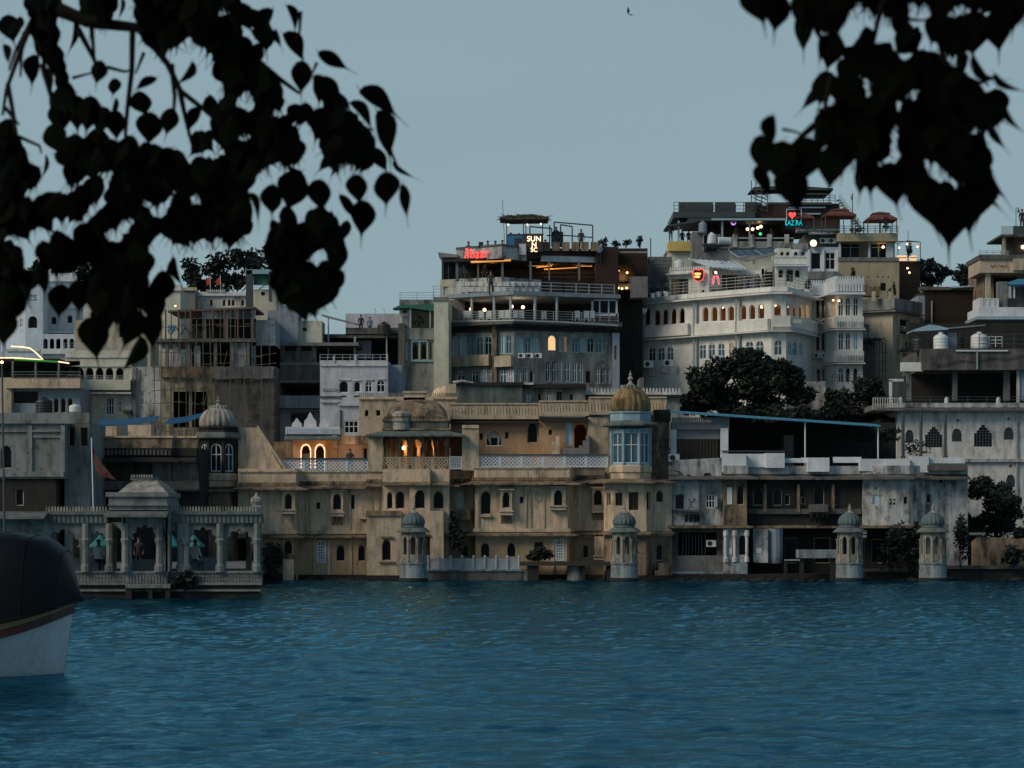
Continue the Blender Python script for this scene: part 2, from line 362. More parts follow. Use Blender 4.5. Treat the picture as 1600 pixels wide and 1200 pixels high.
def wall_seg(m, A, B, z0, z1, ops, th, root):
    """front sheet between plan points A and B with cut openings and reveals; ops = (kind, cx, ytop, ybot, w, style) in pixels"""
    u = (B - A); L = u.length; u.normalize(); n = Vector((u.y, -u.x)); ang = math.atan2(u.y, u.x)
    def on(px):
        k = kx(px); t = (k * A.y - A.x) / (u.x - k * u.y); return t, A.y + u.y * t
    def w3(t, z, d=0): return Vector((A.x + u.x * t - n.x * d, A.y + u.y * t - n.y * d, z))
    outer = [Vector((0, z0, 0)), Vector((L, z0, 0)), Vector((L, z1, 0)), Vector((0, z1, 0))]
    loops = [outer]; holes = []
    for (kind, cx, yt, yb, wpx, style) in ops:
        t0, Y = on(cx - wpx / 2); t1, _ = on(cx + wpx / 2); t, Y = on(cx)
        ww = t1 - t0; zb, zt = zz(yb, Y), zz(yt, Y); hh = zt - zb
        o = [(t + x, zb + z) for x, z in outline(kind, ww, hh)]
        if min(p[0] for p in o) < .01 or max(p[0] for p in o) > L - .01 or zb < z0 + .005 or zt > z1 - .005: 
            print('opening outside wall', root.name, kind, cx, yt, yb); continue
        loops.append([Vector((a, b, 0)) for a, b in o]); holes.append(o)
        if style != 'open': put_window(root, kind, ww, hh, style, w3(t, zb), ang)
    flat = [p for l in loops for p in l]
    tris = tessellate_polygon(loops)
    m.add([w3(p.x, p.y) for p in flat], tris)
    for o in holes:
        k = len(o); m.add([w3(a, b) for a, b in o] + [w3(a, b, th) for a, b in o], [(i, (i+1) % k, k + (i+1) % k, k + i) for i in range(k)])
    return on
def block(root, pts, yt, yb, D, mat, ops=(), roof=None, th=.28, name='wall', Yr=None, open_top=False, roof_drop=0.0, z0=None, z1=None):
    """house body: front walls along pts=[(px,Y)..] with openings, side and back walls, roof slab"""
    Yr = Yr or pts[0][1]
    z1 = zz(yt, Yr) if z1 is None else z1
    z0 = (zz(yb, Yr) if yb is not None else ground_z(min(p[1] for p in pts)) - .4) if z0 is None else z0
    m = MB(); Q = [plan(p) for p in pts]
    for i in range(len(Q) - 1):
        a, b = pts[i][0], pts[i + 1][0]
        wall_seg(m, Q[i], Q[i + 1], z0, z1, [o for o in ops if a <= o[1] < b], th, root)
    Yb = max(q.y for q in Q) + D
    A, Bq = Q[0], Q[-1]; back = [Vector((Bq.x, Yb)), Vector((A.x, Yb))]
    ring = Q + back; ch = [Q[-1], back[0], back[1], Q[0]]
    for p, q in zip(ch, ch[1:]): m.add([(p.x, p.y, z0), (q.x, q.y, z0), (q.x, q.y, z1), (p.x, p.y, z1)], [(0, 1, 2, 3)])
    o = m.build(name, mat, root)
    r = MB(); zt = z1 - roof_drop - .01
    cx = sum(p.x for p in ring) / len(ring); ring = [Vector((p.x + (.06 if p.x < cx else -.06), p.y + (.07 if j < len(Q) else -.07))) for j, p in enumerate(ring)]
    pl = [Vector((p.x, p.y, zt)) for p in ring]
    r.poly_prism(pl, (0, 0, -.25))
    if z1 - z0 > 9: r.poly_prism([Vector((p.x, p.y, (z0 + z1) / 2)) for p in ring], (0, 0, -.2))
    r.build('roof', roof or mat, root)
    return z1
def sweep(root, pts, prof, mat, name, Yr=None, z=None, cap=True, **kw):
    """profile [(out, dz)] carried along the plan line pts; out is towards the lake; z = datum height"""
    Q = [plan(p) for p in pts]; k = len(Q); nrm = []
    for i in range(k):
        ds = []
        if i > 0: ds.append((Q[i] - Q[i-1]).normalized())
        if i < k - 1: ds.append((Q[i+1] - Q[i]).normalized())
        ns = [Vector((d.y, -d.x)) for d in ds]; a = sum(ns, Vector((0, 0))); a = a.normalized()
        nrm.append(a / max(.4, a.dot(ns[0])))
    m = MB(); n = len(prof); vs = []
    for q, nn in zip(Q, nrm):
        for o, dz in prof: p = q + nn * o; vs.append((p.x, p.y, z + dz))
    fs = [(i*n + j, i*n + (j+1) % n, (i+1)*n + (j+1) % n, (i+1)*n + j) for i in range(k-1) for j in range(n)]
    m.add(vs, fs + [tuple(range(n)), tuple(range((k-1)*n, k*n))[::-1]])
    return m.build(name, mat, root, **kw)
def eave(root, pts, y, proj=.7, mat=None, th=.10, slope=.28, name='eave', Yr=None, z=None):
    z = zz(y, Yr or pts[0][1]) if z is None else z
    return sweep(root, pts, [(-.15, 0), (proj, -slope), (proj, -slope - th), (-.15, -th - .12)], mat, name, z=z)
def band(root, pts, y0, y1, mat, proj=.06, thick=.2, name='band', Yr=None):
    Y = Yr or pts[0][1]; z0, z1 = zz(y1, Y), zz(y0, Y)
    return sweep(root, pts, [(proj, 0), (proj, z1 - z0), (proj - thick, z1 - z0), (proj - thick, 0)], mat, name, z=z0)
def along(pts, step):
    Q = [plan(p) for p in pts]; res = []
    for a, b in zip(Q, Q[1:]):
        L = (b - a).length; n = max(1, round(L / step)); u = (b - a) / L
        for i in range(n): res.append((a + u * (i + .5) * L / n, u))
    return res
def merlons(root, pts, y, h_px, pitch_px, mat, name='merlons', Yr=None, th=.12, fill=.62):
    Y = Yr or pts[0][1]; z = zz(y, Y); h = h_px / F * Y; m = MB()
    for p, u in along(pts, pitch_px / F * Y):
        a = pitch_px / F * Y * fill / 2; n = Vector((u.y, -u.x))
        pr = [(-a, 0), (a, 0), (a, h*.55), (a*.55, h*.85), (0, h), (-a*.55, h*.85), (-a, h*.55)]
        m.poly_prism([Vector((p.x + u.x*s + n.x*.02, p.y + u.y*s + n.y*.02, z + t)) for s, t in pr], (-n.x*th, -n.y*th, 0))
    return m.build(name, mat, root, kind='stuff')
def railing(root, pts, y0, y1, mat, nr=3, post=22, r=.025, Yr=None, name='railing', rp=None):
    """posts and rails following pts from pixel row y0 (top) to y1 (foot)"""
    Y = Yr or pts[0][1]; zt, zb = zz(y0, Y), zz(y1, Y); m = MB(); Q = [plan(p) for p in pts]
    for a, b in zip(Q, Q[1:]):
        for i in range(nr):
            z = zt - (zt - zb) * i / nr; m.bar((a.x, a.y, z), (b.x, b.y, z), r, 4)
        L = (b - a).length; n = max(1, round(L / (post / F * Y)))
        for i in range(n + 1):
            p = a + (b - a) * i / n; m.bar((p.x, p.y, zb), (p.x, p.y, zt + .02), rp or r * 1.3, 4)
    return m.build(name, mat, root)
def jali(root, A, B, y0, y1, n, mat, Yr=None, name='jali_panel', cell=.28):
    """row of pierced lattice panels, each its own part"""
    Y = Yr or A[1]; z0, z1 = zz(y1, Y), zz(y0, Y); a, b = plan(A), plan(B); L = (b - a).length; u = (b - a) / L; nn = Vector((-u.y, u.x))
    w = L / n; h = z1 - z0; m = MB(); f = .07
    def q(s0, s1, t0, t1, d0, d1): m.box(s0, s1, d0, d1, t0, t1)
    q(0, w-.01, 0, f, 0, .1); q(0, w-.01, h - f, h, 0, .1); q(0, f, f, h - f, 0, .1); q(w - f - .01, w-.01, f, h - f, 0, .1)
    k = max(2, round(w / cell)); c = (w - 2*f) / k; j = max(1, round((h - 2*f) / c)); d = (h - 2*f) / j
    for i in range(k):
        for r in range(j):
            x0, zq = f + i*c, f + r*d
            for (xa, xb) in ((x0, x0 + c), (x0 + c, x0)):
                t = .045; vs = [(xa - t, .03, zq), (xa + t, .03, zq), (xb + t, .03, zq + d), (xb - t, .03, zq + d)]
                m.add([Vector(p) for p in vs] + [Vector((p[0], .08, p[2])) for p in vs], [(0,1,2,3), (7,6,5,4), (0,3,7,4), (1,2,6,5)])
    me = m.mesh(name, [mat])
    for i in range(n):
        o = bpy.data.objects.new(name, me); C.objects.link(o); o.parent = root
        p = a + u * w * i; o.location = Vector((p.x, p.y, z0)) - ORG[root]; o.rotation_euler = (0, 0, math.atan2(u.y, u.x)); ORG[o] = Vector((p.x, p.y, z0))
def house(name, label, px, Y, cat='house', group=None, z=None):
    return thing(name, label, cat, (kx(px) * Y, Y, (ground_z(Y) - .4) if z is None else z), group)
def bulbs(name, label, pts, r=.09, mat=None, group=None, cat='lamp'):
    for (px, py, Y), lb in zip(pts, label):
        m = MB(); p = P(px, py, Y); m.sphere(p, r, 8, 6); m.cm = 1; m.bar(p + Vector((0, 0, r * .8)), p + Vector((0, 0, r + .45)), .012, 4)
        m.build(name, [mat or bulb_warm, steel_dark], None, label=lb, cat=cat, group=group)
def glow(px, py, Y, power, col=(1, .55, .22), r=.15):
    d = bpy.data.lights.new('lamp_light', 'POINT'); d.energy = power; d.color = col; d.shadow_soft_size = r
    o = bpy.data.objects.new('lamp_light', d); C.objects.link(o); o.location = P(px, py, Y); return o
def text_mesh(s, size, depth, mat, loc, ang=0, name='lettering', parent=None, bevel=0, align='LEFT', sx=1.0):
    cu = bpy.data.curves.new('t', 'FONT'); cu.body = s; cu.size = size; cu.extrude = depth; cu.align_x = align; cu.bevel_depth = bevel
    t = bpy.data.objects.new('t', cu); C.objects.link(t); bpy.context.view_layer.update()
    me = bpy.data.meshes.new_from_object(t.evaluated_get(bpy.context.evaluated_depsgraph_get())); bpy.data.objects.remove(t); me.name = name
    me.transform(Matrix.Rotation(ang, 4, 'Z') @ Matrix.Rotation(R(90), 4, 'X') @ Matrix.Diagonal((sx, 1, 1, 1)))
    me.materials.clear(); me.materials.append(mat)
    o = bpy.data.objects.new(name, me); C.objects.link(o); o.location = Vector(loc) - (ORG[parent] if parent else Vector((0, 0, 0))); o.parent = parent; ORG[o] = Vector(loc)
    return o
# ------------------------------------------------------------------ the lake, the hill, the near bank
def lake():
    rng = np.random.default_rng(3)
    ys = np.concatenate([np.arange(30, 70, .12), np.arange(70, 172, .22)]); xs = np.arange(-40, 40, .2)
    X, Yg = np.meshgrid(xs, ys); Z = np.zeros_like(X)
    for i in range(70):
        lam = .38 * (1.036 ** i) * (.85 + .3 * rng.random())
        th = rng.normal(0.5, .8); kxv, kyv = math.sin(th) * 2 * math.pi / lam, math.cos(th) * 2 * math.pi / lam
        amp = .0062 * lam ** .36 * (1 if lam < 5 else .45)
        ph = rng.random() * 6.28
        env = .62 + .38 * np.sin(X * rng.normal(0, .09) + Yg * rng.normal(0, .07) + rng.random() * 6.28)
        s = np.sin(kxv * X + kyv * Yg + ph); Z += amp * env * (s + .25 * np.cos(2 * (kxv * X + kyv * Yg + ph)))
    n, k = X.shape
    v = np.stack([X.ravel(), Yg.ravel(), Z.ravel()], 1)
    idx = np.arange(n * k).reshape(n, k); f = np.stack([idx[:-1, :-1], idx[:-1, 1:], idx[1:, 1:], idx[1:, :-1]], -1).reshape(-1, 4)
    base = len(v)
    # calm outer sheet to either side, in front and behind
    def ring(x0, x1, y0, y1):
        nonlocal v, f
        b = len(v); v = np.vstack([v, [[x0, y0, 0], [x1, y0, 0], [x1, y1, 0], [x0, y1, 0]]]); f = np.vstack([f, [[b, b+1, b+2, b+3]]])
    ring(-700, -40, -300, 400); ring(39.8, 700, -300, 400); ring(-40, 39.8, -300, 30); ring(-40, 39.8, 171.8, 400)
    me = bpy.data.meshes.new('water'); me.from_pydata(v.tolist(), [], f.tolist())
    me.polygons.foreach_set('use_smooth', [True] * len(me.polygons)); me.update()
    m = bpy.data.materials.new('lake_water'); m.use_nodes = True; nt = m.node_tree; nt.nodes.clear(); L = nt.links.new
    tc = N(nt, 'ShaderNodeTexCoord'); mp = N(nt, 'ShaderNodeMapping'); mp.inputs['Scale'].default_value = (2.6, 1.1, 1); mp.inputs['Rotation'].default_value = (0, 0, .12); L(tc.outputs['Object'], mp.inputs[0])
    n1 = N(nt, 'ShaderNodeTexNoise'); n1.inputs['Scale'].default_value = 1.8; n1.inputs['Detail'].default_value = 9; n1.inputs['Roughness'].default_value = .66; L(mp.outputs[0], n1.inputs[0])
    bp = N(nt, 'ShaderNodeBump'); bp.inputs['Strength'].default_value = 1.0; bp.inputs['Distance'].default_value = .038; L(n1.outputs['Fac'], bp.inputs['Height'])
    df = N(nt, 'ShaderNodeBsdfDiffuse'); df.inputs['Color'].default_value = (.003, .034, .060, 1); L(bp.outputs[0], df.inputs['Normal'])
    gl = N(nt, 'ShaderNodeBsdfGlossy'); gl.inputs['Color'].default_value = (.30, .66, .84, 1); gl.inputs['Roughness'].default_value = .08; L(bp.outputs[0], gl.inputs['Normal'])
    fr = N(nt, 'ShaderNodeFresnel'); fr.inputs['IOR'].default_value = 1.48; L(bp.outputs[0], fr.inputs['Normal'])
    mx = N(nt, 'ShaderNodeMixShader'); L(fr.outputs[0], mx.inputs[0]); L(df.outputs[0], mx.inputs[1]); L(gl.outputs[0], mx.inputs[2])
    om = N(nt, 'ShaderNodeOutputMaterial'); L(mx.outputs[0], om.inputs[0])
    me.materials.append(m); o = bpy.data.objects.new('water', me); C.objects.link(o); o['kind'] = 'structure'
lake()
def hill():
    xs = np.linspace(-160, 160, 81); ys = np.concatenate([[160, 167.9], np.linspace(168, 330, 60), [420, 700]]); v = []
    rng = np.random.default_rng(5)
    for y in ys:
        for x in xs:
            z = ground_z(y) if y > 161 else -1.5
            v.append((x, y, z + (rng.random() * .3 - .15 if y > 180 else 0)))
    n = len(xs); f = [(j*n+i, j*n+i+1, (j+1)*n+i+1, (j+1)*n+i) for j in range(len(ys)-1) for i in range(n-1)]
    MB().add(v, f).build('hillside', soil, None, kind='structure')
hill()
MB().box(-60, 60, -60, 12, -1, 1.9).build('lakeside_terrace', concrete, None, kind='structure')
# ------------------------------------------------------------------ shared builders for domes, kiosks and people
def dome_prof(r, h, flat=.0): return [(r*.93, 0), (r*1.0, .13*h), (r*1.0, .30*h), (r*.95, .46*h), (r*.84, .62*h), (r*.66, .78*h), (r*.42, .91*h), (r*.18, .99*h), (r*.12, h)]
def finial_prof(r, h): return [(r*1.5, 0), (r*1.7, .06*h), (r*.8, .18*h), (r*.45, .34*h), (r*.9, .44*h), (r*.9, .52*h), (r*.3, .62*h), (r*.55, .72*h), (r*.2, .82*h), (r*.03, h)]
def oct_walls(m, c, r, z0, z1, hole=None, n=8, rot=R(22.5), th=.12, skip=()):
    """n-sided arcade; hole = (kind, width fraction, z bottom, z top)"""
    c = Vector(c); vs = [Vector((c.x + r*math.cos(rot + 2*math.pi*i/n), c.y + r*math.sin(rot + 2*math.pi*i/n), 0)) for i in range(n)]
    frames = []
    for i in range(n):
        A, B = vs[i], vs[(i+1) % n]; u = (B - A); L = u.length; u.normalize(); nn = Vector((u.y, -u.x, 0))
        loops = [[Vector((0, z0, 0)), Vector((L, z0, 0)), Vector((L, z1, 0)), Vector((0, z1, 0))]]
        if hole and i not in skip:
            k, wf, zb, zt = hole; o = [Vector((L/2 + x, zb + z, 0)) for x, z in outline(k, L*wf, zt - zb)]; loops.append(o)
        flat = [p for l in loops for p in l]; tr = tessellate_polygon(loops)
        w3 = lambda p, d: Vector((A.x + u.x*p.x - nn.x*d, A.y + u.y*p.x - nn.y*d, p.y))
        m.add([w3(p, 0) for p in flat], tr); m.add([w3(p, th) for p in flat], tr)
        if len(loops) > 1:
            o = loops[1]; kk = len(o); m.add([w3(p, 0) for p in o] + [w3(p, th) for p in o], [(j, (j+1) % kk, kk + (j+1) % kk, kk + j) for j in range(kk)])
        frames.append((A + (B - A)/2, math.atan2(u.y, u.x), L, nn))
    return frames
def kiosk(label, cx, Y, z=-.25):
    """small eight sided domed kiosk on a round painted plinth"""
    c = Vector((kx(cx)*Y, Y, z)); t = thing('domed_kiosk', label, 'kiosk', c, 'small domed kiosks standing in the lake edge')
    m = MB(); m.lathe(c, [(.92, 0), (.90, .5), (.86, 1.35), (.92, 1.38), (.92, 1.46), (.80, 1.50)], 24); m.build('plinth', tide_white, t); m = MB(); m.lathe(c, [(.95, -.1), (.96, .42), (.90, .5)], 24); m.build('shade_footing', dark_stone, t)  # dark ring at the foot stands in for dimmer light by the water
    b = Vector((c.x, c.y, 0)); z0 = z + 1.46
    m = MB(); oct_walls(m, b, .80, z0 + .02, z0 + 1.98, ('c', .52, z0 + .55, z0 + 1.72), th=.1); m.build('arcade', kiosk_stone, t)
    m = MB()
    for i in range(8):
        a = R(22.5 + 45*i); p = b + Vector((.80*math.cos(a), .80*math.sin(a), z0 + .04)); m.lathe(p, [(.10, 0), (.10, .12), (.065, .2), (.06, 1.3), (.09, 1.42), (.10, 1.5)], 8)
    m.build('colonnette', kiosk_stone, t, kind='stuff')
    m = MB(); m.lathe(b + Vector((0, 0, z0)), [(.76, 2.08), (1.08, 1.96), (1.10, 2.0), (.80, 2.26), (.74, 2.28)], 24); m.build('eave', eave_grey, t)
    m = MB(); m.lathe(b + Vector((0, 0, z0)), [(.62, 2.28), (.70, 2.30), (.70, 2.42), (.60, 2.46)], 16); m.build('drum', green_dome, t)
    m = MB(); m.lathe(b + Vector((0, 0, z0 + 2.44)), dome_prof(.76, .84), 64, 16, .12); d = m.build('dome', green_dome, t, smooth=True)
    m = MB(); m.lathe(b + Vector((0, 0, z0 + 3.24)), finial_prof(.15, .62), 10); m.lathe(b + Vector((0, 0, z0 + 3.18)), [(.3, 0), (.34, .05), (.2, .12)], 16); m.build('finial', pale_dome, d)
    return t
def turret(root, cx, Y, hw, yd0, yd1, yf, ydr, ye0, ye1, ehw, yb0, yb1, bhw, ybase, dome_m, drum_m, body_m, base_m, style, wk='c', hole=.78):
    """corner turret: eight sided room with eave, drum, ribbed dome and finial (pixel rows)"""
    s = Y / F; c = Vector((kx(cx)*Y, Y, 0)); z = lambda y: zz(y, Y)
    m = MB(); fr = oct_walls(m, c, bhw*s/math.cos(R(22.5)), z(yb1), z(yb0), (wk, hole, z(yb1) + .12, z(yb0) - .25), th=.14); m.build('turret_room', body_m, root)
    for (p, a, L, nn) in fr:
        if nn.y < .3: put_window(root, wk, L*hole, z(yb0) - z(yb1) - .37, style, (p.x, p.y, z(yb1) + .12), a)
    m = MB(); n8 = R(22.5); k = 1/math.cos(n8)
    for i in range(8):
        a = n8 + R(45*i); p = c + Vector((bhw*s*k*math.cos(a), bhw*s*k*math.sin(a), z(yb1))); m.bar(p, p + Vector((0, 0, z(yb0) - z(yb1))), .10, 6)
    m.build('colonnette', body_m, root, kind='stuff')
    m = MB(); m.lathe((c.x, c.y, 0), [(bhw*s*k*.7, z(ybase)), (bhw*s*k*.99, z(ybase) + .15), (bhw*s*k*1.02, z((yb1+ybase)/2)), (bhw*s*k*1.10, z((yb1+ybase)/2) + .06), (bhw*s*k*1.10, z(yb1) - .1), (bhw*s*k, z(yb1) + .02)], 8, rot=n8); m.build('turret_base', base_m, root)
    m = MB(); m.lathe((c.x, c.y, 0), [(bhw*s*k, z(ye1) - .15), (ehw*s*k, z(ye1) - .05), (ehw*s*k, z(ye1) + .05), (hw*s*k*1.02, z(ye0)), (hw*s*k*.9, z(ye0))], 8, rot=n8); m.build('turret_eave', eave_grey, root)
    m = MB(); m.lathe((c.x, c.y, 0), [(hw*s*k*.98, z(ye0) - .05), (hw*s*k*.98, z(ydr) - .1), (hw*s*k*1.04, z(ydr) - .05), (hw*s*k*1.04, z(ydr) + .05), (hw*s*.9, z(ydr) + .06)], 8, rot=n8); m.build('drum', drum_m, root)
    m = MB(); m.lathe((c.x, c.y, z(yd1)), dome_prof(hw*s, z(yd0) - z(yd1)), 96, 20, .10); d = m.build('dome', dome_m, root, smooth=True)
    m = MB(); h = z(yf) - z(yd0); m.lathe((c.x, c.y, z(yd0) - .08), finial_prof(.2, h + .08), 12)
    for i in range(16):
        a = 2*math.pi*i/16; q = Vector((c.x + hw*s*.44*math.cos(a), c.y + hw*s*.44*math.sin(a), z(yd0) - .25)); m.lathe(q, [(.07, 0), (.10, .12), (.02, .28)], 5)
    m.build('finial', pale_dome, d)
def figure(name, label, loc, pose, cloth, legs, rz=0, sc=1.0, group=None):
    key = (pose, cloth.name, legs.name)
    if key not in FIG:
        if pose == 'sit':
            J = [((0,0,.50),.14), ((0,.02,.75),.14), ((0,0,1.0),.15), ((0,-.01,1.16),.06), ((0,-.03,1.24),.085), ((0,-.03,1.34),.09),
                 ((.19,0,1.02),.06), ((.25,-.02,.76),.05), ((.20,-.24,.66),.04), ((.16,-.32,.66),.04), ((-.19,0,1.02),.06), ((-.25,-.02,.76),.05), ((-.20,-.24,.66),.04), ((-.16,-.32,.66),.04),
                 ((.10,-.05,.48),.10), ((.12,-.45,.50),.075), ((.12,-.44,.08),.05), ((.12,-.58,.04),.045), ((-.10,-.05,.48),.10), ((-.12,-.45,.50),.075), ((-.12,-.44,.08),.05), ((-.12,-.58,.04),.045)]
        else:
            J = [((0,0,.92),.14), ((0,.01,1.15),.13), ((0,0,1.40),.15), ((0,-.01,1.53),.06), ((0,-.02,1.60),.085), ((0,-.02,1.70),.09),
                 ((.20,0,1.42),.06), ((.25,.02,1.14),.048), ((.23,-.12,.92),.038), ((.22,-.18,.86),.04), ((-.20,0,1.42),.06), ((-.25,.02,1.14),.048), ((-.23,-.06,.90),.038), ((-.23,-.08,.82),.04),
                 ((.10,0,.88),.095), ((.11,-.02,.48),.07), ((.12,.02,.08),.048), ((.12,-.14,.04),.045), ((-.10,0,.88),.095), ((-.11,-.02,.48),.07), ((-.12,.02,.08),.048), ((-.12,-.14,.04),.045)]
        E = [(0,1),(1,2),(2,3),(3,4),(4,5),(2,6),(6,7),(7,8),(8,9),(2,10),(10,11),(11,12),(12,13),(0,14),(14,15),(15,16),(16,17),(0,18),(18,19),(19,20),(20,21)]
        me = bpy.data.meshes.new('f'); me.from_pydata([j[0] for j in J], E, []); o = bpy.data.objects.new('f', me); C.objects.link(o)
        o.modifiers.new('s', 'SKIN'); sv = me.skin_vertices[0].data
        for i, j in enumerate(J): sv[i].radius = (j[1], j[1]); sv[i].use_root = (i == 0)
        o.modifiers.new('u', 'SUBSURF').levels = 1
        bpy.context.view_layer.update(); b = bpy.data.meshes.new_from_object(o.evaluated_get(bpy.context.evaluated_depsgraph_get())); bpy.data.objects.remove(o)
        b.name = 'body'; b.materials.clear()
        for m_ in (cloth, legs, skin): b.materials.append(m_)
        hz = 1.12 if pose == 'sit' else 1.50; wz = .56 if pose == 'sit' else .92
        for p in b.polygons:
            c_ = p.center; armlow = abs(c_.x) > .15 and c_.y < -.14 and c_.z > .58 if pose == 'sit' else (abs(c_.x) > .18 and c_.z < 1.02 and c_.z > .75)
            p.material_index = 2 if (c_.z > hz or armlow) else (1 if c_.z < wz else 0); p.use_smooth = True
        h = MB(); hc = Vector((0, .015, 1.36 if pose == 'sit' else 1.72)); h.sphere(hc, .105, 10, 6, .82); h = h.mesh('hair', [hair_m])
        FIG[key] = (b, h)
    b, h = FIG[key]; t = thing('person', label, 'person', loc, group); t.rotation_euler = (0, 0, rz); t.scale = (sc, sc, sc)
    for nm, me in (('body', b), ('hair', h)):
        o = bpy.data.objects.new(nm, me); C.objects.link(o); o.parent = t
    return t
FIG = {}
def jharokha(root, x0, x1, yt, yb, Y, op, mat, proj=.45, corbel=0, cap=True):
    """small projecting balcony window"""
    Yf = Y - proj; m = MB(); A, Bq = plan((x0, Yf)), plan((x1, Yf)); z0, z1 = zz(yb, Yf), zz(yt, Yf)
    wall_seg(m, A, Bq, z0, z1, [op] if op else [], .2, root)
    for x in (A.x, Bq.x): m.add([(x, Yf, z0), (x, Y, z0), (x, Y, z1), (x, Yf, z1)], [(0, 1, 2, 3)])
    m.add([(A.x, Yf, z0), (Bq.x, Yf, z0), (Bq.x, Y, z0), (A.x, Y, z0)], [(0, 1, 2, 3)])
    for k, dz in ((.06, .0), (.10, .22)): m.box(A.x - k, Bq.x + k, Yf - k, Y - .01, z0 + dz, z0 + dz + .1)
    o = m.build('balcony_window', mat, root)
    if cap:
        q = MB(); q.add([(A.x - .15, Yf - .22, z1 - .06), (Bq.x + .15, Yf - .22, z1 - .06), (Bq.x + .05, Y - .01, z1 + .22), (A.x - .05, Y - .01, z1 + .22), (A.x - .15, Yf - .22, z1 - .13), (Bq.x + .15, Yf - .22, z1 - .13), (Bq.x + .05, Y - .01, z1 + .1), (A.x - .05, Y - .01, z1 + .1)], [(0,1,2,3), (4,7,6,5), (0,4,5,1), (1,5,6,2), (3,7,4,0)]); q.build('hood', mat, o)
    if corbel:
        q = MB(); n = 3 if x1 - x0 < 22 else 4
        for i in range(n):
            x = A.x + (Bq.x - A.x) * (i + .5) / n; h = corbel / F * Y
            q.poly_prism([Vector((x - .09, Yf + .02, z0)), Vector((x - .09, Y - .01, z0)), Vector((x - .09, Y - .01, z0 - h)), Vector((x - .09, Yf + .25, z0 - h*.45))], (.18, 0, 0))
        q.build('corbel', beige_dark, o)
    return o

# ------------------------------------------------------------------ main lakeside haveli
YH = 163.0
H = thing('lakeside_haveli', 'long beige lakefront mansion with arched windows, two ledges and a pierced white terrace railing', 'mansion', (kx(700)*YH, YH, -.5))
low = [('c', 502, 843, 879, 15, 'lattice'), ('c', 532, 850, 877, 13, 'dark'), ('c', 565, 850, 877, 11, 'dark'), ('c', 726, 849, 871, 11, 'dark'), ('c', 758, 848, 871, 13, 'dark'),
       ('c', 799, 848, 871, 13, 'dark'), ('c', 842, 842, 868, 16, 'dark'), ('r', 874, 843, 876, 15, 'lattice'), ('c', 915, 852, 872, 9, 'dark')]
up = [('r', 497, 785, 796, 7, 'dark'), ('c', 569, 771, 807, 16, 'dark'), ('c', 719, 768, 798, 11, 'pale'), ('c', 759, 767, 804, 16, 'dark'), ('r', 898, 773, 784, 5, 'dark'),
      ('r', 815, 776, 787, 6, 'dark'), ('r', 551, 772, 796, 7, 'dark')]
YT_ = YH - 1.0
SEG = [(372, 461, 161.8, 737, 763, 834), (467, 573, 163.3, 737, 761, 834), (573, 700, 163.3, 735, 758, 833), (706, 739, 164.5, 733, 757, 831), (744, 889, 162.6, 731, 755, 831), (897, 945, 164.1, 730, 752, 829)]
pts = [p for (a, b, Y, *_) in SEG for p in ((a, Y), (b, Y))]
def YfH(px):
    for a, b, Y, *_ in SEG:
        if px <= b + 3: return Y
    return 164.1
block(H, pts, 732, 838, 12, beige, up, z0=zz(838, YH) - .12, z1=zz(733, YH))
block(H, [(405, SEG[0][2] + .06)] + [(x, Y + .06) for x, Y in pts[1:]], 838.5, None, 12, plaster('ochre_beige_plaster', (.50, .37, .23), .5, seed=41), low, z0=-.8, z1=zz(838, YH) - .13)
for n_, (a, b, Y, yp, ye, yl) in enumerate(SEG):
    nx = SEG[n_ + 1] if n_ + 1 < len(SEG) else None; q = [(a, Y), (b, Y)]
    if nx and nx[2] > Y: q.append((nx[0], nx[2]))                     # the ledges turn the corner into the recess
    if n_ and SEG[n_ - 1][2] > Y: q.insert(0, (SEG[n_ - 1][1], SEG[n_ - 1][2]))
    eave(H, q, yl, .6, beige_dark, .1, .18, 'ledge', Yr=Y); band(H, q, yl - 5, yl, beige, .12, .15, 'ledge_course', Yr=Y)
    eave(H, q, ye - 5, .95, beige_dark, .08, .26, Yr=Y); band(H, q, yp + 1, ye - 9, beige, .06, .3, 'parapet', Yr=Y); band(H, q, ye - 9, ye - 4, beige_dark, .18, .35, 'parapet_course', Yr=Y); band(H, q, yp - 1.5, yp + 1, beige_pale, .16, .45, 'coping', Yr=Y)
    merlons(H, [(a, Y - .06), (b, Y - .06)], ye - 9, (ye - yp) * .42, 4.2, beige, 'parapet_relief', Yr=Y, th=.05, fill=.55)
for x0, x1, yt, yb in ((598, 702, 733, 839), (640, 672, 733, 839)):      # stepped projecting bay below the roof pavilion
    pr = .7 if x1 == 702 else 1.25
    ops = [('c', 609, 768, 795, 9, 'dark'), ('c', 625, 767, 795, 15, 'dark'), ('c', 685, 766, 795, 17, 'dark')] if x1 == 702 else [('c', 656, 765, 795, 16, 'dark')]
    block(H, [(x0, YH - pr), (x1, YH - pr)], yt, yb, pr - .05, beige, ops, roof=beige_dark)
    eave(H, [(x0 - 1, YH - pr), (x1 + 1, YH - pr)], 752, .8, beige_dark, .08, .2); eave(H, [(x0 - 1, YH - pr), (x1 + 1, YH - pr)], 832, .45, beige_dark, .1, .16, 'ledge')
block(H, [(573, YH - 1.8), (627, YH - 1.8)], 800, None, 1.7, beige_pale, [('c', 604, 842, 876, 15, 'dark')], z0=-.8); band(H, [(572, YH - 1.8), (628, YH - 1.8)], 798, 806, beige_dark, .14, .3, 'buttress_cap')
bx(H, 'window_sill', [(592, 877, 616, 880), (595, 838, 613, 841)], YH - 1.95, .3, beige_dark)
block(H, [(672, YH - 1.6), (693, YH - 1.6)], 798, None, 1.5, beige_pale, [], z0=-.8)
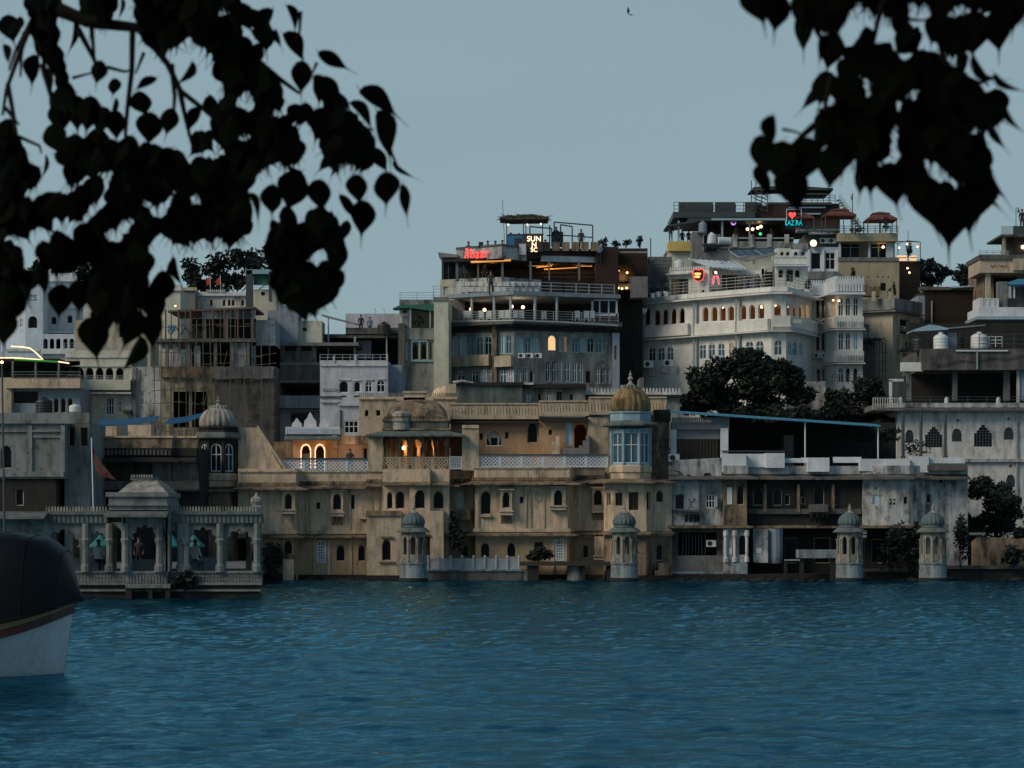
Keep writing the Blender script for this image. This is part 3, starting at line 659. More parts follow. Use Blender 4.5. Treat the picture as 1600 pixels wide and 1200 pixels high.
for (x0, x1, yt, yb, op, cb) in ((441, 461, 764, 803, ('c', 450.5, 771, 799, 13, 'dark'), 0), (517, 536, 764, 807, ('c', 526.5, 770, 797, 13, 'dark'), 14), (782, 800, 763, 805, ('c', 791, 768, 794, 13, 'dark'), 13),
                             (861, 884, 759, 797, ('c', 872.5, 765, 791, 15, 'dark'), 0), (925, 944, 760, 801, ('c', 934.5, 765, 790, 14, 'dark'), 12)):
    jharokha(H, x0, x1, yt, yb, YfH((x0 + x1)/2), op, beige_pale if cb == 0 else beige, corbel=cb)
jharokha(H, 440, 460, 838, 873, 161.85, ('c', 450, 842, 869, 14, 'dark'), beige_dark, cap=False); bx(H, 'pedestal', [(442, 873, 459, 908)], 161.4, .4, beige_pale)
for x in (372, 416, 456, 478, 484, 545, 579, 590, 746, 820, 827, 848, 884, 911): bx(H, 'pilaster', [(x, 764, x + 3, 827)], YfH(x) - .08, .1, beige_pale)
for x in (490, 512, 546, 708, 862, 882): bx(H, 'pilaster', [(x, 842, x + 4, 900)], YfH(x) - .02, .1, beige_pale)
bx(H, 'foundation', [(571, 899, 629, 912)], YH - 2.1, .4, dark_stone); bx(H, 'foundation', [(670, 899, 695, 912)], YH - 1.9, .4, dark_stone); bx(H, 'foundation', [(945, 899, 1051, 912)], YT_ - .7, .4, dark_stone)
for a, b, Y, *_ in SEG: bx(H, 'foundation', [(max(a, 405), 898, b, 912)], Y - .3, .5, dark_stone)
bx(H, 'side_balcony', [(696, 799, 735, 812), (694, 795, 737, 799)], YH + .3, 1.1, beige_dark)
bx(H, 'relief_panel', [(836, 768, 847, 782)], 162.55, .06, beige_pale); bx(H, 'sill', [(750, 805, 768, 808)], 162.4, .24, beige_pale); bx(H, 'sill', [(560, 808, 572, 811)], YH + .05, .24, beige_pale)
# terrace edge: pierced railings and piers
jali(H, (442, YH + .2), (576, YH + .2), 717, 737, 4, bluewhite, cell=.3); jali(H, (748, YH + .2), (950, YH + .2), 711, 730, 6, bluewhite, cell=.3); jali(H, (702, YH + .2), (722, YH + .2), 713, 733, 1, bluewhite)
bx(H, 'rail_cap', [(442, 715.5, 576, 717.5), (748, 709.5, 950, 711.5)], YH + .12, .2, steel_dark)
bx(H, 'pier', [(575, 678, 598, 737), (722, 668, 748, 735)], YH + .1, .9, beige_pale); bx(H, 'pier_cap', [(722, 664, 748, 669)], YH, 1.1, beige)
m = MB(); m.poly_prism([P(372, 742, YH), P(442, 736, YH), P(402, 668, YH), P(372, 668, YH)], (0, .5, 0)); m.build('stair_wall', beige, H)
m = MB(); m.poly_prism([P(402, 664, YH - .1), P(402, 672, YH - .1), P(446, 738, YH - .1), P(446, 730, YH - .1)], (0, .7, 0)); m.build('stair_coping', beige_pale, H)
# right hand tower under the golden dome
YT = YH - 1.0
block(H, [(944, YT + .6), (958, YT - .4), (1010, YT - .4), (1022, YT + .6), (1050, YT + .9)], 752, 838, 8, beige, [('r', 951, 770, 790, 6, 'dark'), ('r', 967, 770, 790, 11, 'wood'), ('r', 990, 769, 797, 15, 'wood'), ('r', 1014, 769, 797, 7, 'dark'), ('c', 1031, 765, 785, 11, 'dark')], Yr=YT, z0=zz(838, YT))
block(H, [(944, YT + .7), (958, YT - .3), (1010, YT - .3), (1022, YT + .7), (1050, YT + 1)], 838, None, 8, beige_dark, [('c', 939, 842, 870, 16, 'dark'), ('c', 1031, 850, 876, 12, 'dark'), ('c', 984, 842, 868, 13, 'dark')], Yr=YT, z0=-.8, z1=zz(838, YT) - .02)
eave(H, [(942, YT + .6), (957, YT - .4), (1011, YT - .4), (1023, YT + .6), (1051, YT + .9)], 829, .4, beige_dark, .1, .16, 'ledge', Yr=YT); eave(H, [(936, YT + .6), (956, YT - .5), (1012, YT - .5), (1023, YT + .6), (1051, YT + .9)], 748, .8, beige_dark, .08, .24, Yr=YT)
jharokha(H, 929, 944, 838, 875, 163.6, ('c', 936, 842, 870, 14, 'dark'), beige, proj=.2, cap=False)
turret(H, 985, YT + .8, 32, 602, 644, 578, 645, 658, 665, 44, 671, 727, 30, 752, gold_dome, turret_blue, turret_blue, beige, 'blue', 'r', .82)
bx(H, 'wall', [(1018, 655, 1046, 752)], YT + 2.4, 4, beige_dark); bx(H, 'corner_parapet', [(1022, 640, 1048, 658)], YT + 2.2, 5, dark_stone)
# left hand tower
YL = YH - .6
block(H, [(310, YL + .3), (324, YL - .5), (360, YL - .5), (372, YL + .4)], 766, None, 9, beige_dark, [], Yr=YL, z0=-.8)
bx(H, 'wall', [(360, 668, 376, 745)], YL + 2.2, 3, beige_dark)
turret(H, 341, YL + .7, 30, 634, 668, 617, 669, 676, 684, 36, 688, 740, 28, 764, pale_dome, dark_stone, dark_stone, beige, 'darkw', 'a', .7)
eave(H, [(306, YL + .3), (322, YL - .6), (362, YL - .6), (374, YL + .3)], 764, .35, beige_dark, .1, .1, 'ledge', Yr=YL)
bx(H, 'water_stair', [(1024, 892, 1050, 903), (1030, 880, 1046, 892)], YT - .6, 1.2, beige_dark)

# roof pavilion with curved bengal roof, lamps inside
YP = YH + .3
G = thing('roof_pavilion', 'lamp-lit terrace pavilion with a curved roof and broad grey-green eave', 'pavilion', P(650, 735, YP))
x0, x1 = 602, 698; Lp = kx(x1)*YP - kx(x0)*YP; xc = kx(650)*YP
m = MB()
for x in (602, 620, 640, 662, 680, 698):
    for d in (0, 3.6): m.lathe((kx(x)*YP, YP + d, zz(734, YP)), [(.16, 0), (.16, .25), (.10, .35), (.09, 1.5), (.15, 1.65), (.15, zz(683, YP) - zz(734, YP))], 8)
m.build('pillar', beige_dark, G, kind='stuff')
m = MB(); A, Bq = plan((600, YP)), plan((700, YP))
wall_seg(m, A, Bq, zz(714, YP), zz(676, YP), [('c', c, 686, 713.2, w_, 'open') for c, w_ in ((611, 12), (630, 16), (651, 17), (671, 15), (689, 13))], .16, G); m.build('arch_screen', beige_dark, G)
bx(G, 'back_wall', [(600, 676, 700, 735)], YP + 4, .2, beige_dark); bx(G, 'floor', [(600, 733, 700, 736)], YP, 4, beige_dark); bx(G, 'ceiling', [(600, 675, 700, 677)], YP, 4, beige_dark)
jali(G, (599, YP - .12), (701, YP - .12), 714, 734, 4, beige_pale, cell=.3)
m = MB(); za, zb = zz(673, YP), zz(680, YP)
eo, ei = 1.15, .1
r_ = [(kx(600)*YP - eo, YP - eo, zb), (kx(700)*YP + eo, YP - eo, zb), (kx(700)*YP + eo, YP + 4 + eo, zb), (kx(600)*YP - eo, YP + 4 + eo, zb)]
q_ = [(kx(600)*YP, YP, za), (kx(700)*YP, YP, za), (kx(700)*YP, YP + 4, za), (kx(600)*YP, YP + 4, za)]
vs = r_ + q_ + [(a, b, c - .12) for a, b, c in r_] + [(a, b, c - .14) for a, b, c in q_]
m.add(vs, [(0,1,5,4), (1,2,6,5), (2,3,7,6), (3,0,4,7), (8,12,13,9), (9,13,14,10), (10,14,15,11), (11,15,12,8), (0,8,9,1), (1,9,10,2), (2,10,11,3), (3,11,8,0), (4,5,6,7)]); m.build('eave', eave_grey, G)
bx(G, 'drum', [(599, 657, 700, 674)], YP + .05, 3.9, mid_stone); bx(G, 'drum_course', [(597, 654, 702, 658), (597, 669, 702, 672)], YP - .05, 4.1, beige_dark)
m = MB(); nx, ny = 24, 10; vs = []                                         # curved vault
for j in range(ny + 1):
    for i in range(nx + 1):
        u, v = i/nx*2 - 1, j/ny*2 - 1
        h = (1 - abs(u)**3.2)**.55 * (1 - abs(v)**2.6)**.6
        vs.append((xc + u*Lp*.515, YP + 2 + v*2.0, zz(655, YP) + h * (zz(622, YP) - zz(655, YP))))
m.add(vs, [(j*(nx+1)+i, j*(nx+1)+i+1, (j+1)*(nx+1)+i+1, (j+1)*(nx+1)+i) for j in range(ny) for i in range(nx)]); m.build('vault', beige_dark, G, smooth=True)
merlons(G, [(599, YP - .02), (701, YP - .02)], 655, 6, 4, beige_dark)
bx(G, 'ridge', [(631, 613, 664, 626), (620, 621, 677, 626)], YP + 1.5, 1.0, beige); bx(G, 'ridge_cap', [(629, 611, 667, 614)], YP + 1.4, 1.2, beige_pale)
m = MB(); c = P(627, 655, YP); m.lathe((c.x, c.y + .3, c.z), [(.62, -.7), (.62, -.2), (.72, -.15), (.72, 0), (.55, .05), (.66, .2), (.62, .38), (.4, .52), (.12, .58)], 20); m.build('front_cupola', pale_dome, G)
bulbs('hanging_lamp', ['bright bare lamp glowing between the pavilion pillars under the curved roof'], [(631, 700, YP + .4)], .13)
m = MB()
for x in (632, 653, 678): m.lathe((kx(x)*YP, YP + 1.6, zz(734, YP)), [(.19, 0), (.19, .25), (.13, .35), (.12, 1.5), (.2, 1.65), (.24, zz(683, YP) - zz(734, YP))], 10)
m.build('inner_pillar', beige_pale, G, kind='stuff')
for x, y, p in ((631, 702, 26), (652, 704, 12), (677, 702, 20), (684, 690, 10)): glow(x, y, YP + 1.15, p, (1, .42, .10), .06)
# small white pavilion with lit arch on the terrace
YW = YH + 5.5
G2 = thing('terrace_shrine', 'small white-topped terrace pavilion with leaf-shaped crest and a lamp-outlined arch', 'pavilion', P(485, 735, YW))
block(G2, [(458, YW), (527, YW)], 686, 740, 3, orange, [('c', 478, 696, 738, 13, 'open'), ('c', 500, 697, 738, 13, 'open')])
bx(G2, 'parapet', [(446, 667, 531, 679)], YW - .5, 3.6, white_clean); merlons(G2, [(446, YW - .55), (531, YW - .55)], 678, 9, 3.4, bluewhite, 'parapet_relief', fill=.8)
eave(G2, [(446, YW - .3), (531, YW - .3)], 679, 1.2, eave_grey, .1, .35)
for cx, w_, yt in ((464, 16, 653), (485, 20, 644), (507, 16, 653)):
    m = MB(); h = zz(yt, YW) - zz(667, YW); a = w_/2/F*YW; c = P(cx, 667, YW); pr = [(-a, 0), (a, 0), (a*.9, h*.4), (a*.45, h*.62), (a*.3, h*.8), (0, h), (-a*.3, h*.8), (-a*.45, h*.62), (-a*.9, h*.4)]
    m.poly_prism([Vector((c.x + s, c.y - .2, c.z + t)) for s, t in pr], (0, .25, 0)); m.build('crest_leaf', white_clean, G2)
m = MB()
for cx in (478, 500):
    o = outline('c', 15/F*YW, zz(694, YW) - zz(738, YW)); c = P(cx, 738, YW); m.path([Vector((c.x + s, c.y - .06, c.z + t)) for s, t in o[1:] + o[:1]], .034, 5)
m.build('light_strip', led_cream, G2)
bx(G2, 'door', [(473, 709, 483, 737)], YW + .6, .1, white_worn)
glow(478, 703, YW - .9, 9, (1, .5, .16)); glow(505, 687, YW - .7, 16, (1, .40, .10)); glow(452, 690, YW - 1, 7, (1, .5, .2)); glow(545, 700, YW - .9, 20, (1, .62, .40))
G3 = thing('terrace_room', 'low roof-terrace room with thick grey parapet and a peach wall lit from the side', 'room', P(550, 735, YW + .4))
block(G3, [(528, YW + .4), (577, YW + .4)], 694, 740, 2.5, peach, [('r', 571, 699, 734, 7, 'dark')]); bx(G3, 'parapet', [(522, 681, 577, 694)], YW - .4, 3, beige_dark); bx(G3, 'parapet_end', [(519, 680, 526, 700)], YW - .6, .8, beige_pale)
bx(G3, 'side_wall', [(428, 690, 462, 738)], YW + .8, 1, beige_dark)
figure('person', 'dark-haired person looking over the pierced white terrace railing', P(547, 741, YH + .7), 'stand', cl_dark, cl_dark, sc=.95)
# beige backdrop house with balustraded roof, ochre upper house
B1 = house('buff_house', 'plain buff house with a balustraded flat roof directly behind the curved-roof pavilion', 640, 170)
block(B1, [(561, 170), (713, 170)], 623, None, 5, beige_pale, [('c', 573, 640, 651, 7, 'dark'), ('r', 591, 640, 651, 8, 'trim')])
band(B1, [(560, 170), (714, 170)], 620, 624, beige, .15, .3, 'coping'); merlons(B1, [(560, 169.9), (632, 169.9)], 620, 7, 3.2, pale_dome, 'balustrade', fill=.5); merlons(B1, [(666, 169.9), (713, 169.9)], 620, 7, 3.2, pale_dome, 'balustrade', fill=.5)
m = MB(); c = P(695, 622, 170); m.lathe((c.x, c.y + 1.5, c.z), dome_prof(.95, 1.0), 20); m.build('cupola', beige, B1, smooth=True); bx(B1, 'turret', [(697, 600, 712, 624)], 170, 1.5, beige)
YO = 167.0
O = house('ochre_house', 'ochre-walled upper house with a carved pale parapet, stairs and a dark arched passage', 820, YO, z=4)
po = [(704, YO), (842, YO), (846, YO - .6), (945, YO - .6)]
block(O, [(704, YO), (842, YO)], 655, None, 6, orange, [('r', 752, 677, 688, 6, 'dark'), ('c', 772, 672, 697, 25, 'frame'), ('r', 792, 675, 686, 7, 'dark'), ('c', 832, 660, 692, 17, 'dark')], z0=4)
block(O, [(842, YO - .5), (919, YO - .5)], 655, None, 6, orange, [('r', 860, 671, 680, 6, 'dark'), ('a', 889, 660, 696, 10, 'grey'), ('o', 907, 658, 712, 20, 'open')], z0=4, Yr=YO - .5)
bx(O, 'dark_panel', [(703.5, 684, 724, 712)], YO - .25, .2, dark_stone); bx(O, 'window_niche', [(763, 674, 781, 696)], YO + .2, .05, white_p); bx(O, 'niche_window', [(767, 684, 777, 697), (761, 690, 765, 697), (780, 690, 784, 697)], YO + .17, .05, glass)  # flat dark panel in front of the ochre wall's left end
block(O, [(919, YO - .9), (951, YO - .9)], 652, None, 5, beige_pale, [], z0=4)
bx(O, 'gable_step', [(868, 682, 874, 712), (862, 690, 868, 712)], YO - 1.2, .3, beige); bx(O, 'stair', [(905, 696, 921, 712), (911, 688, 921, 696), (916, 680, 921, 688), (880, 700, 905, 712)], YO - 1.6, 1.0, concrete)
for i, (x0, x1, Y, ya, yb) in enumerate(((703, 842, YO - .2, 632, 655), (842, 920, YO - .7, 628, 650), (920, 1042, YO - .9, 622, 648))):
    band(O, [(x0, Y), (x1, Y)], ya, yb - 6, beige_pale, .04, .4, 'parapet'); band(O, [(x0, Y), (x1, Y)], yb - 6, yb, beige_pale, .22, .5, 'cornice'); merlons(O, [(x0, Y - .06), (x1, Y - .06)], yb - 6, (yb - ya) * .55, 5, beige_pale, 'carved_relief', fill=.55, th=.04)
    band(O, [(x0, Y), (x1, Y)], ya - 2, ya, beige, .14, .5, 'coping')
eave(O, [(703, YO), (842, YO)], 656, .8, dark_stone, .08, .2); eave(O, [(842, YO - .5), (920, YO - .5)], 652, .7, dark_stone, .08, .2, Yr=YO - .5)
glow(907, 682, YO + 1.2, 6, (1, .4, .2))

# ------------------------------------------------------------------ kiosks and the little quay in front
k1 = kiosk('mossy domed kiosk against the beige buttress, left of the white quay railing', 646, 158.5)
K = [('mossy domed kiosk beneath the golden-domed corner tower, beside the dark jetty', 975.5, 159), ('mossy domed kiosk beside the low white landing slab and its sign', 1327.5, 159.2), ('mossy domed kiosk standing farthest right in front of dark shrubs', 1457.5, 159.2)]
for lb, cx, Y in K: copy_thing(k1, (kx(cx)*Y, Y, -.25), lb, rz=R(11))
Q = thing('stone_quay', 'low stone quay wall at the foot of the beige mansion carrying a white lattice fence', 'quay', (kx(740)*160.3, 160.3, -.6))
bx(Q, 'quay_wall', [(667, 892, 815, 915)], 160.3, 2.4, mid_stone); bx(Q, 'coping', [(666, 889.5, 815, 892.5)], 160.2, 2.6, tide_white)
FQ = thing('lattice_fence', 'pale blue-white lattice fence running along the stone quay', 'fence', P(740, 890, 160.5))
jali(FQ, (669, 160.5), (811, 160.5), 873, 889.5, 8, tide_blue, cell=.24); m = MB()
for i in range(9): c = P(669 + 142*i/8, 890, 160.5); m.lathe((c.x, c.y, c.z), [(.07, 0), (.07, .75), (.11, .8), (.04, .95)], 6)
m.build('post', tide_blue, FQ, kind='stuff')
JT = thing('jetty', 'dark timber jetty beam on stone piers below the beige mansion', 'jetty', (kx(885)*160, 160, -.6))
bx(JT, 'deck', [(812, 878, 955, 884)], 160, 2.2, wood_dark); bx(JT, 'pier', [(824, 884, 842, 915), (910, 884, 914, 915), (948, 884, 953, 915)], 160.2, 1.6, dark_stone)
m = MB(); c = P(900, 884, 161); m.lathe((c.x, c.y, -.6), [(.62, 0), (.6, .8), (.5, zz(884, 161) + .58)], 14); m.build('round_pier', concrete, JT)
bx(JT, 'step', [(812, 890, 824, 912)], 160.4, 1.5, concrete)
# ------------------------------------------------------------------ foliage helpers
def leafball(m, c, rx, ry, rz_, n, s, rng):
    for _ in range(n):
        d = Vector((rng.gauss(0, 1), rng.gauss(0, 1), rng.gauss(0, 1))); d.normalize(); k = rng.random() ** .45
        p = Vector(c) + Vector((d.x*rx*k, d.y*ry*k, d.z*rz_*k)); a = Vector((rng.gauss(0,1), rng.gauss(0,1), rng.gauss(0,1))).normalized(); b = a.orthogonal().normalized(); q = s*(.6 + .8*rng.random())
        m.add([p - a*q, p + b*q*.45, p + a*q, p - b*q*.45], [(0, 1, 2, 3)])
def tree(name, label, trunk_px, Y, blobs, n, s, mi=0, base=None, group=None, cat='tree', clumps=5, seed=1):
    """blobs: (px, py, half width px, half height px); crown = leaf clumps scattered in each blob, limbs reach every blob"""
    rng = random.Random(seed); k = Y / F; zb = ground_z(Y) - .3 if base is None else base
    t = thing(name, label, cat, (kx(trunk_px)*Y, Y, zb), group); m = MB(); tr = MB(); root = Vector((kx(trunk_px)*Y, Y, zb))
    cs = [P(bx_, by, Y) + Vector((0, rng.uniform(-.4, .4)*rw*k*1.5, 0)) for bx_, by, rw, rh in blobs]
    lowest = min(c.z for c in cs); fork = Vector((root.x, Y, max(zb + .3, zb + (sum(c.z for c in cs)/len(cs) - zb)*.7))); th = max(.05, max(b[2] for b in blobs)*k*.09)
    tr.bar(root, fork, th, 7, th*.7)
    for c, (bx_, by, rw, rh) in zip(cs, blobs):
        mid = fork.lerp(c, .5) + Vector((rng.uniform(-.3, .3), rng.uniform(-.3, .3), .2)); tr.path([fork, mid, c], th*.45, 5, th*.12)
        for j in range(clumps):
            d = Vector((rng.gauss(0, 1), rng.gauss(0, 1), rng.gauss(0, 1))).normalized() * rng.random() ** .5; q = c + Vector((d.x*rw*k*.75, d.y*rw*k*.75, d.z*rh*k*.75))
            tr.bar(c, q, th*.12, 4, th*.05); f = .30 + .25*rng.random(); m.cm = rng.choice((0, 0, 1)); leafball(m, q, rw*k*f, rw*k*f, rh*k*f, n // clumps, s, rng)
    m.build('crown', [foliage[mi], foliage[(mi + 1) % 3]], t); tr.build('trunk', bark, t); return t
def shrub(label, px, py, Y, rw, rh, n=150, s=.16, mi=1, cat='plant', name='potted_plant', pot=None, seed=3, group=None):
    rng = random.Random(seed + int(px)); k = Y/F; b = P(px, py, Y); t = thing(name, label, cat, b, group); m = MB(); q = MB()
    for i in range(5):
        c = b + Vector((rng.uniform(-.55, .55)*rw*k, rng.uniform(-.4, .4)*rw*k, (.25 + .75*rng.random())*rh*k*1.2 + .05)); q.bar(b, c, .03, 4, .012); leafball(m, c, rw*k*.5, rw*k*.5, rh*k*.45, n // 5, s, rng)
    m.build('foliage', foliage[mi], t); q.build('stem', bark, t)
    if pot: z = MB(); z.lathe(b, [(.18, 0), (.25, .34), (.28, .4), (.2, .4)], 10); z.build('pot', pot, t)
    return t
# ------------------------------------------------------------------ ghat pavilion in front, left
YG = 121.0
GP = thing('ghat_arcade', 'grey carved stone lakeside arcade on a dark plinth, its middle bay hip-roofed', 'arcade', (kx(230)*YG, YG, -.6))
XL = -70
def wedge(root, name, x1, ya, yb, Y, D, mat):       # slab whose right flank runs back obliquely
    m = MB(); q = [(kx(XL)*Y, Y), (kx(x1)*Y, Y), (kx(x1)*(Y + D), Y + D), (kx(XL)*Y, Y + D)]; m.poly_prism([Vector((a, b, zz(ya, Y))) for a, b in q], (0, 0, zz(yb, Y) - zz(ya, Y))); return m.build(name, mat, root)
wedge(GP, 'plinth', 406, 914, 955, YG - .2, 9, dark_stone); wedge(GP, 'plinth_course', 409, 910, 914, YG - .35, 9.3, grey_stone); wedge(GP, 'plinth_course', 407, 921, 924, YG - .35, 9, grey_stone)
bx(GP, 'plinth_bay', [(196, 912, 266, 919)], YG - .8, .6, grey_stone); bx(GP, 'plinth_bay', [(196, 919, 206, 950), (232, 919, 238, 950), (258, 919, 266, 950)], YG - .7, .5, dark_stone)
bx(GP, 'balustrade', [(XL, 894, 410, 911)], YG - .05, .25, grey_stone); bx(GP, 'balustrade_rail', [(XL, 892, 411, 895.5)], YG - .14, .45, grey_stone)
merlons(GP, [(100, YG - .06), (410, YG - .06)], 909.5, 6, 5, concrete, 'balustrade_carving', th=.05, fill=.7); merlons(GP, [(100, YG - .06), (410, YG - .06)], 902.5, 6, 5, concrete, 'balustrade_carving', th=.05, fill=.7)
bx(GP, 'balustrade_bay', [(196, 894, 262, 914)], YG - .7, .65, grey_stone); merlons(GP, [(197, YG - .72), (261, YG - .72)], 911, 14, 5, concrete, 'balustrade_carving', th=.05, fill=.7)
m = MB(); A, Bq = plan((XL, YG)), plan((408, YG)); arc = [('c', 20, 830, 893.5, 66, 'open'), ('c', 98, 826, 893.5, 56, 'open'), ('c', 152, 830, 893.5, 30, 'open'), ('c', 183, 824, 893.5, 15, 'open'), ('c', 271, 829, 893.5, 17, 'open'), ('c', 317, 823, 893.5, 46, 'open'), ('c', 374, 826, 893.5, 44, 'open')]
wall_seg(m, A, Bq, zz(897, YG), zz(816, YG), arc + [('c', 226, 821, 893.5, 44, 'open')], .45, GP); m.build('arch_screen', grey_stone, GP)
bx(GP, 'rear_column', [(x - 4, 816, x + 4, 897) for x in (-30, 20, 68, 118, 176, 243, 286, 345, 388)], YG + 6, .5, beige_dark); bx(GP, 'rear_beam', [(XL, 800, 390, 828)], YG + 6.05, .4, beige_dark)
m = MB()
for x in (134, 171, 196, 249, 282, 291, 344, 402):
    c = P(x, 894, YG - (.75 if 190 < x < 255 else .1)); h = zz(818, YG) - zz(894, YG); m.lathe((c.x, c.y, c.z), [(.24, 0), (.24, .3), (.17, .42), (.16, h*.55), (.20, h*.6), (.25, h*.66), (.19, h*.7), (.19, h)], 8)
m.build('column', grey_stone, GP, kind='stuff')
m = MB(); Yb = YG - .75; A, Bq = plan((193, Yb)), plan((262, Yb)); wall_seg(m, A, Bq, zz(896, Yb), zz(800, Yb), [('c', 226, 820, 892.6, 42, 'open'), ('c', 254, 826, 892.6, 9, 'open')], .3, GP)
for x in (A.x, Bq.x): m.box(x - .1, x + .1, Yb, YG, zz(893, Yb), zz(800, Yb))
m.build('bay_screen', grey_stone, GP)
bx(GP, 'frieze', [(XL, 803, 168, 818), (262, 803, 410, 818)], YG - .15, .7, grey_stone); merlons(GP, [(262, YG - .2), (410, YG - .2)], 817, 12, 7, eave_grey, 'frieze_carving', th=.05, fill=.7); merlons(GP, [(60, YG - .2), (168, YG - .2)], 817, 12, 7, eave_grey, 'frieze_carving', th=.05, fill=.7)
wedge(GP, 'roof', 410, 799, 804, YG - .3, 7.2, eave_grey); merlons(GP, [(70, YG - .2), (168, YG - .2)], 799.5, 9, 4.6, pale_dome, 'crest'); merlons(GP, [(262, YG - .2), (402, YG - .2)], 799.5, 9, 4.6, pale_dome, 'crest')
eave(GP, [(XL, YG - .3), (75, YG - .3)], 800, 1.0, eave_grey, .1, .25); eave(GP, [(166, YG - .8), (264, YG - .8)], 798, .8, eave_grey, .1, .22)
YR = YG - .8
bx(GP, 'roof_drum', [(170, 775, 261, 797)], YR, 4.2, grey_stone); bx(GP, 'roof_course', [(165, 769, 263, 776), (168, 787, 262, 790)], YR - .15, 4.5, grey_stone)
m = MB(); z0, z1 = zz(770, YR), zz(749, YR); lo = [(kx(184)*YR, YR), (kx(261)*YR, YR), (kx(261)*YR, YR + 4.2), (kx(184)*YR, YR + 4.2)]; hi = [(kx(205)*YR, YR + 1.2), (kx(238)*YR, YR + 1.2), (kx(238)*YR, YR + 3), (kx(205)*YR, YR + 3)]
mid = [((a[0]*.45 + b[0]*.55), (a[1]*.45 + b[1]*.55)) for a, b in zip(lo, hi)]
vs = [(x, y, z0) for x, y in lo] + [(x, y, z0 + (z1 - z0)*.62) for x, y in mid] + [(x, y, z1) for x, y in hi]
m.add(vs, [(k*4+i, k*4+(i+1) % 4, k*4+4+(i+1) % 4, k*4+4+i) for k in range(2) for i in range(4)] + [(8, 9, 10, 11)]); m.build('hipped_roof', pale_dome, GP)
bx(GP, 'roof_crest', [(204, 745, 239, 750)], YR + 1.1, 2, grey_stone); merlons(GP, [(204, YR + 1.05), (239, YR + 1.05)], 746, 5, 4, pale_dome, 'crest')
m = MB(); c = P(400, 798, YG); m.lathe((c.x, c.y + .2, c.z), [(.35, 0), (.35, .2), (.2, .25), (.3, .45), (.28, .6), (.1, .72), (.03, .9)], 12); m.build('finial', pale_dome, GP)
bx(GP, 'inner_parapet', [(XL, 871, 170, 896), (290, 871, 342, 896), (200, 874, 250, 896)], YG + 5.6, .15, concrete_blue)
TG = MB(); TG.poly_prism([Vector((-42, YG + 8, zz(893, YG))), Vector((kx(404)*(YG + 8), YG + 8, zz(893, YG))), Vector((kx(404)*142, 142, zz(893, YG))), Vector((kx(408)*162.2, 162.2, zz(893, YG))), Vector((-42, 162.2, zz(893, YG)))], (0, 0, -2)); TG.build('ghat_terrace', concrete, None, kind='structure')
figure('person', 'white-shirted person sitting on the arcade parapet under the leftmost open arch', P(154, 893, YG + 5.0), 'sit', cl_white, cl_dark, rz=R(170), sc=1.15)
figure('person', 'white-shirted person sitting alone in the third arch from the right end of the arcade', P(305, 893, YG + 5.0), 'sit', cl_white, cl_blue, rz=R(150), sc=1.15)
figure('person', 'dark-clothed person standing behind the middle bay of the arcade', P(217, 892, YG + 9), 'stand', cl_dark, cl_dark, sc=1.0)
def umbrella(name, label, px, py, Y, w_px, h_px, pole_px, mat, group=None, tiers=1):
    k = Y/F; b = P(px, py + pole_px, Y); t = thing(name, label, 'umbrella', b, group); top = pole_px*k; r = w_px/2*k; h = h_px*k
    m = MB(); m.lathe((b.x, b.y, b.z + top - h), [(r*1.0, -.10), (r, 0), (r*.55, h*.45), (r*.1, h), (.03, h)], 8); m.build('canopy', mat, t)
    if tiers > 1: m = MB(); m.lathe((b.x, b.y, b.z + top - h*.35), [(r*.5, 0), (r*.45, .06), (r*.05, h*.5)], 8); m.build('upper_canopy', mat, t)
    m = MB(); m.bar(b, b + Vector((0, 0, top - h*.2)), .04, 6); m.build('pole', steel_dark, t); return t
for lb, px in (('teal market umbrella seen through the left arch of the stone arcade', 157), ('teal market umbrella seen beside the middle bay of the stone arcade', 268), ('teal market umbrella seen through the third arch from the right of the arcade', 303)):
    umbrella('market_umbrella', lb, px, 836, 136, 34, 16, 62, teal_cloth, 'teal umbrellas behind the stone arcade')
shrub('wild shrub growing out of the arcade plinth in front of its carved balustrade', 288, 926, YG - .5, 22, 20, 220, .22, 0, name='shrub', cat='shrub')
FP = thing('flagpole', 'white flagpole on the stone arcade roof with a drooping saffron flag', 'flagpole', P(146, 800, YG + 1))
m = MB(); m.bar(P(146, 800, YG + 1), P(143, 684, YG + 1), .035, 6); m.build('pole', plastic_white, FP)
m = MB(); fl = [(143, 688), (148, 706), (157, 722), (169, 736), (181, 750), (170, 747), (157, 745), (149, 735), (145, 712)]
m.poly_prism([P(x, y, YG + 1) + Vector((0, .05*math.sin(i*1.7), 0)) for i, (x, y) in enumerate(fl)], (0, .06, 0)); m.build('flag', cloth_saffron, FP)
# ------------------------------------------------------------------ left bank houses
YS = 150.0
LG = thing('grey_corner_house', 'weathered grey waterfront house with a dark arched window at the left edge', 'house', (kx(40)*YS, YS, -.6))
block(LG, [(-60, YS), (101, YS)], 660, 748, 8, grey_stone, [('a', 9, 696, 732, 17, 'dark'), ('r', 118 - 20, 662, 690, 3, 'dark')], z0=zz(748, YS)); block(LG, [(-60, YS + .1), (88, YS + .1)], 748, None, 8, dark_stone, [('r', 30, 765, 790, 14, 'dark')], z0=-.6, z1=zz(748, YS) - .01)
band(LG, [(-60, YS), (140, YS)], 645, 658, grey_stone, .1, .35, 'parapet'); band(LG, [(-60, YS), (140, YS)], 658, 662, grey_stone, .25, .4, 'cornice'); band(LG, [(-60, YS), (100, YS)], 672, 675, grey_stone, .14, .2, 'string_course'); band(LG, [(-60, YS), (100, YS)], 737, 745, grey_stone, .2, .3, 'ledge')
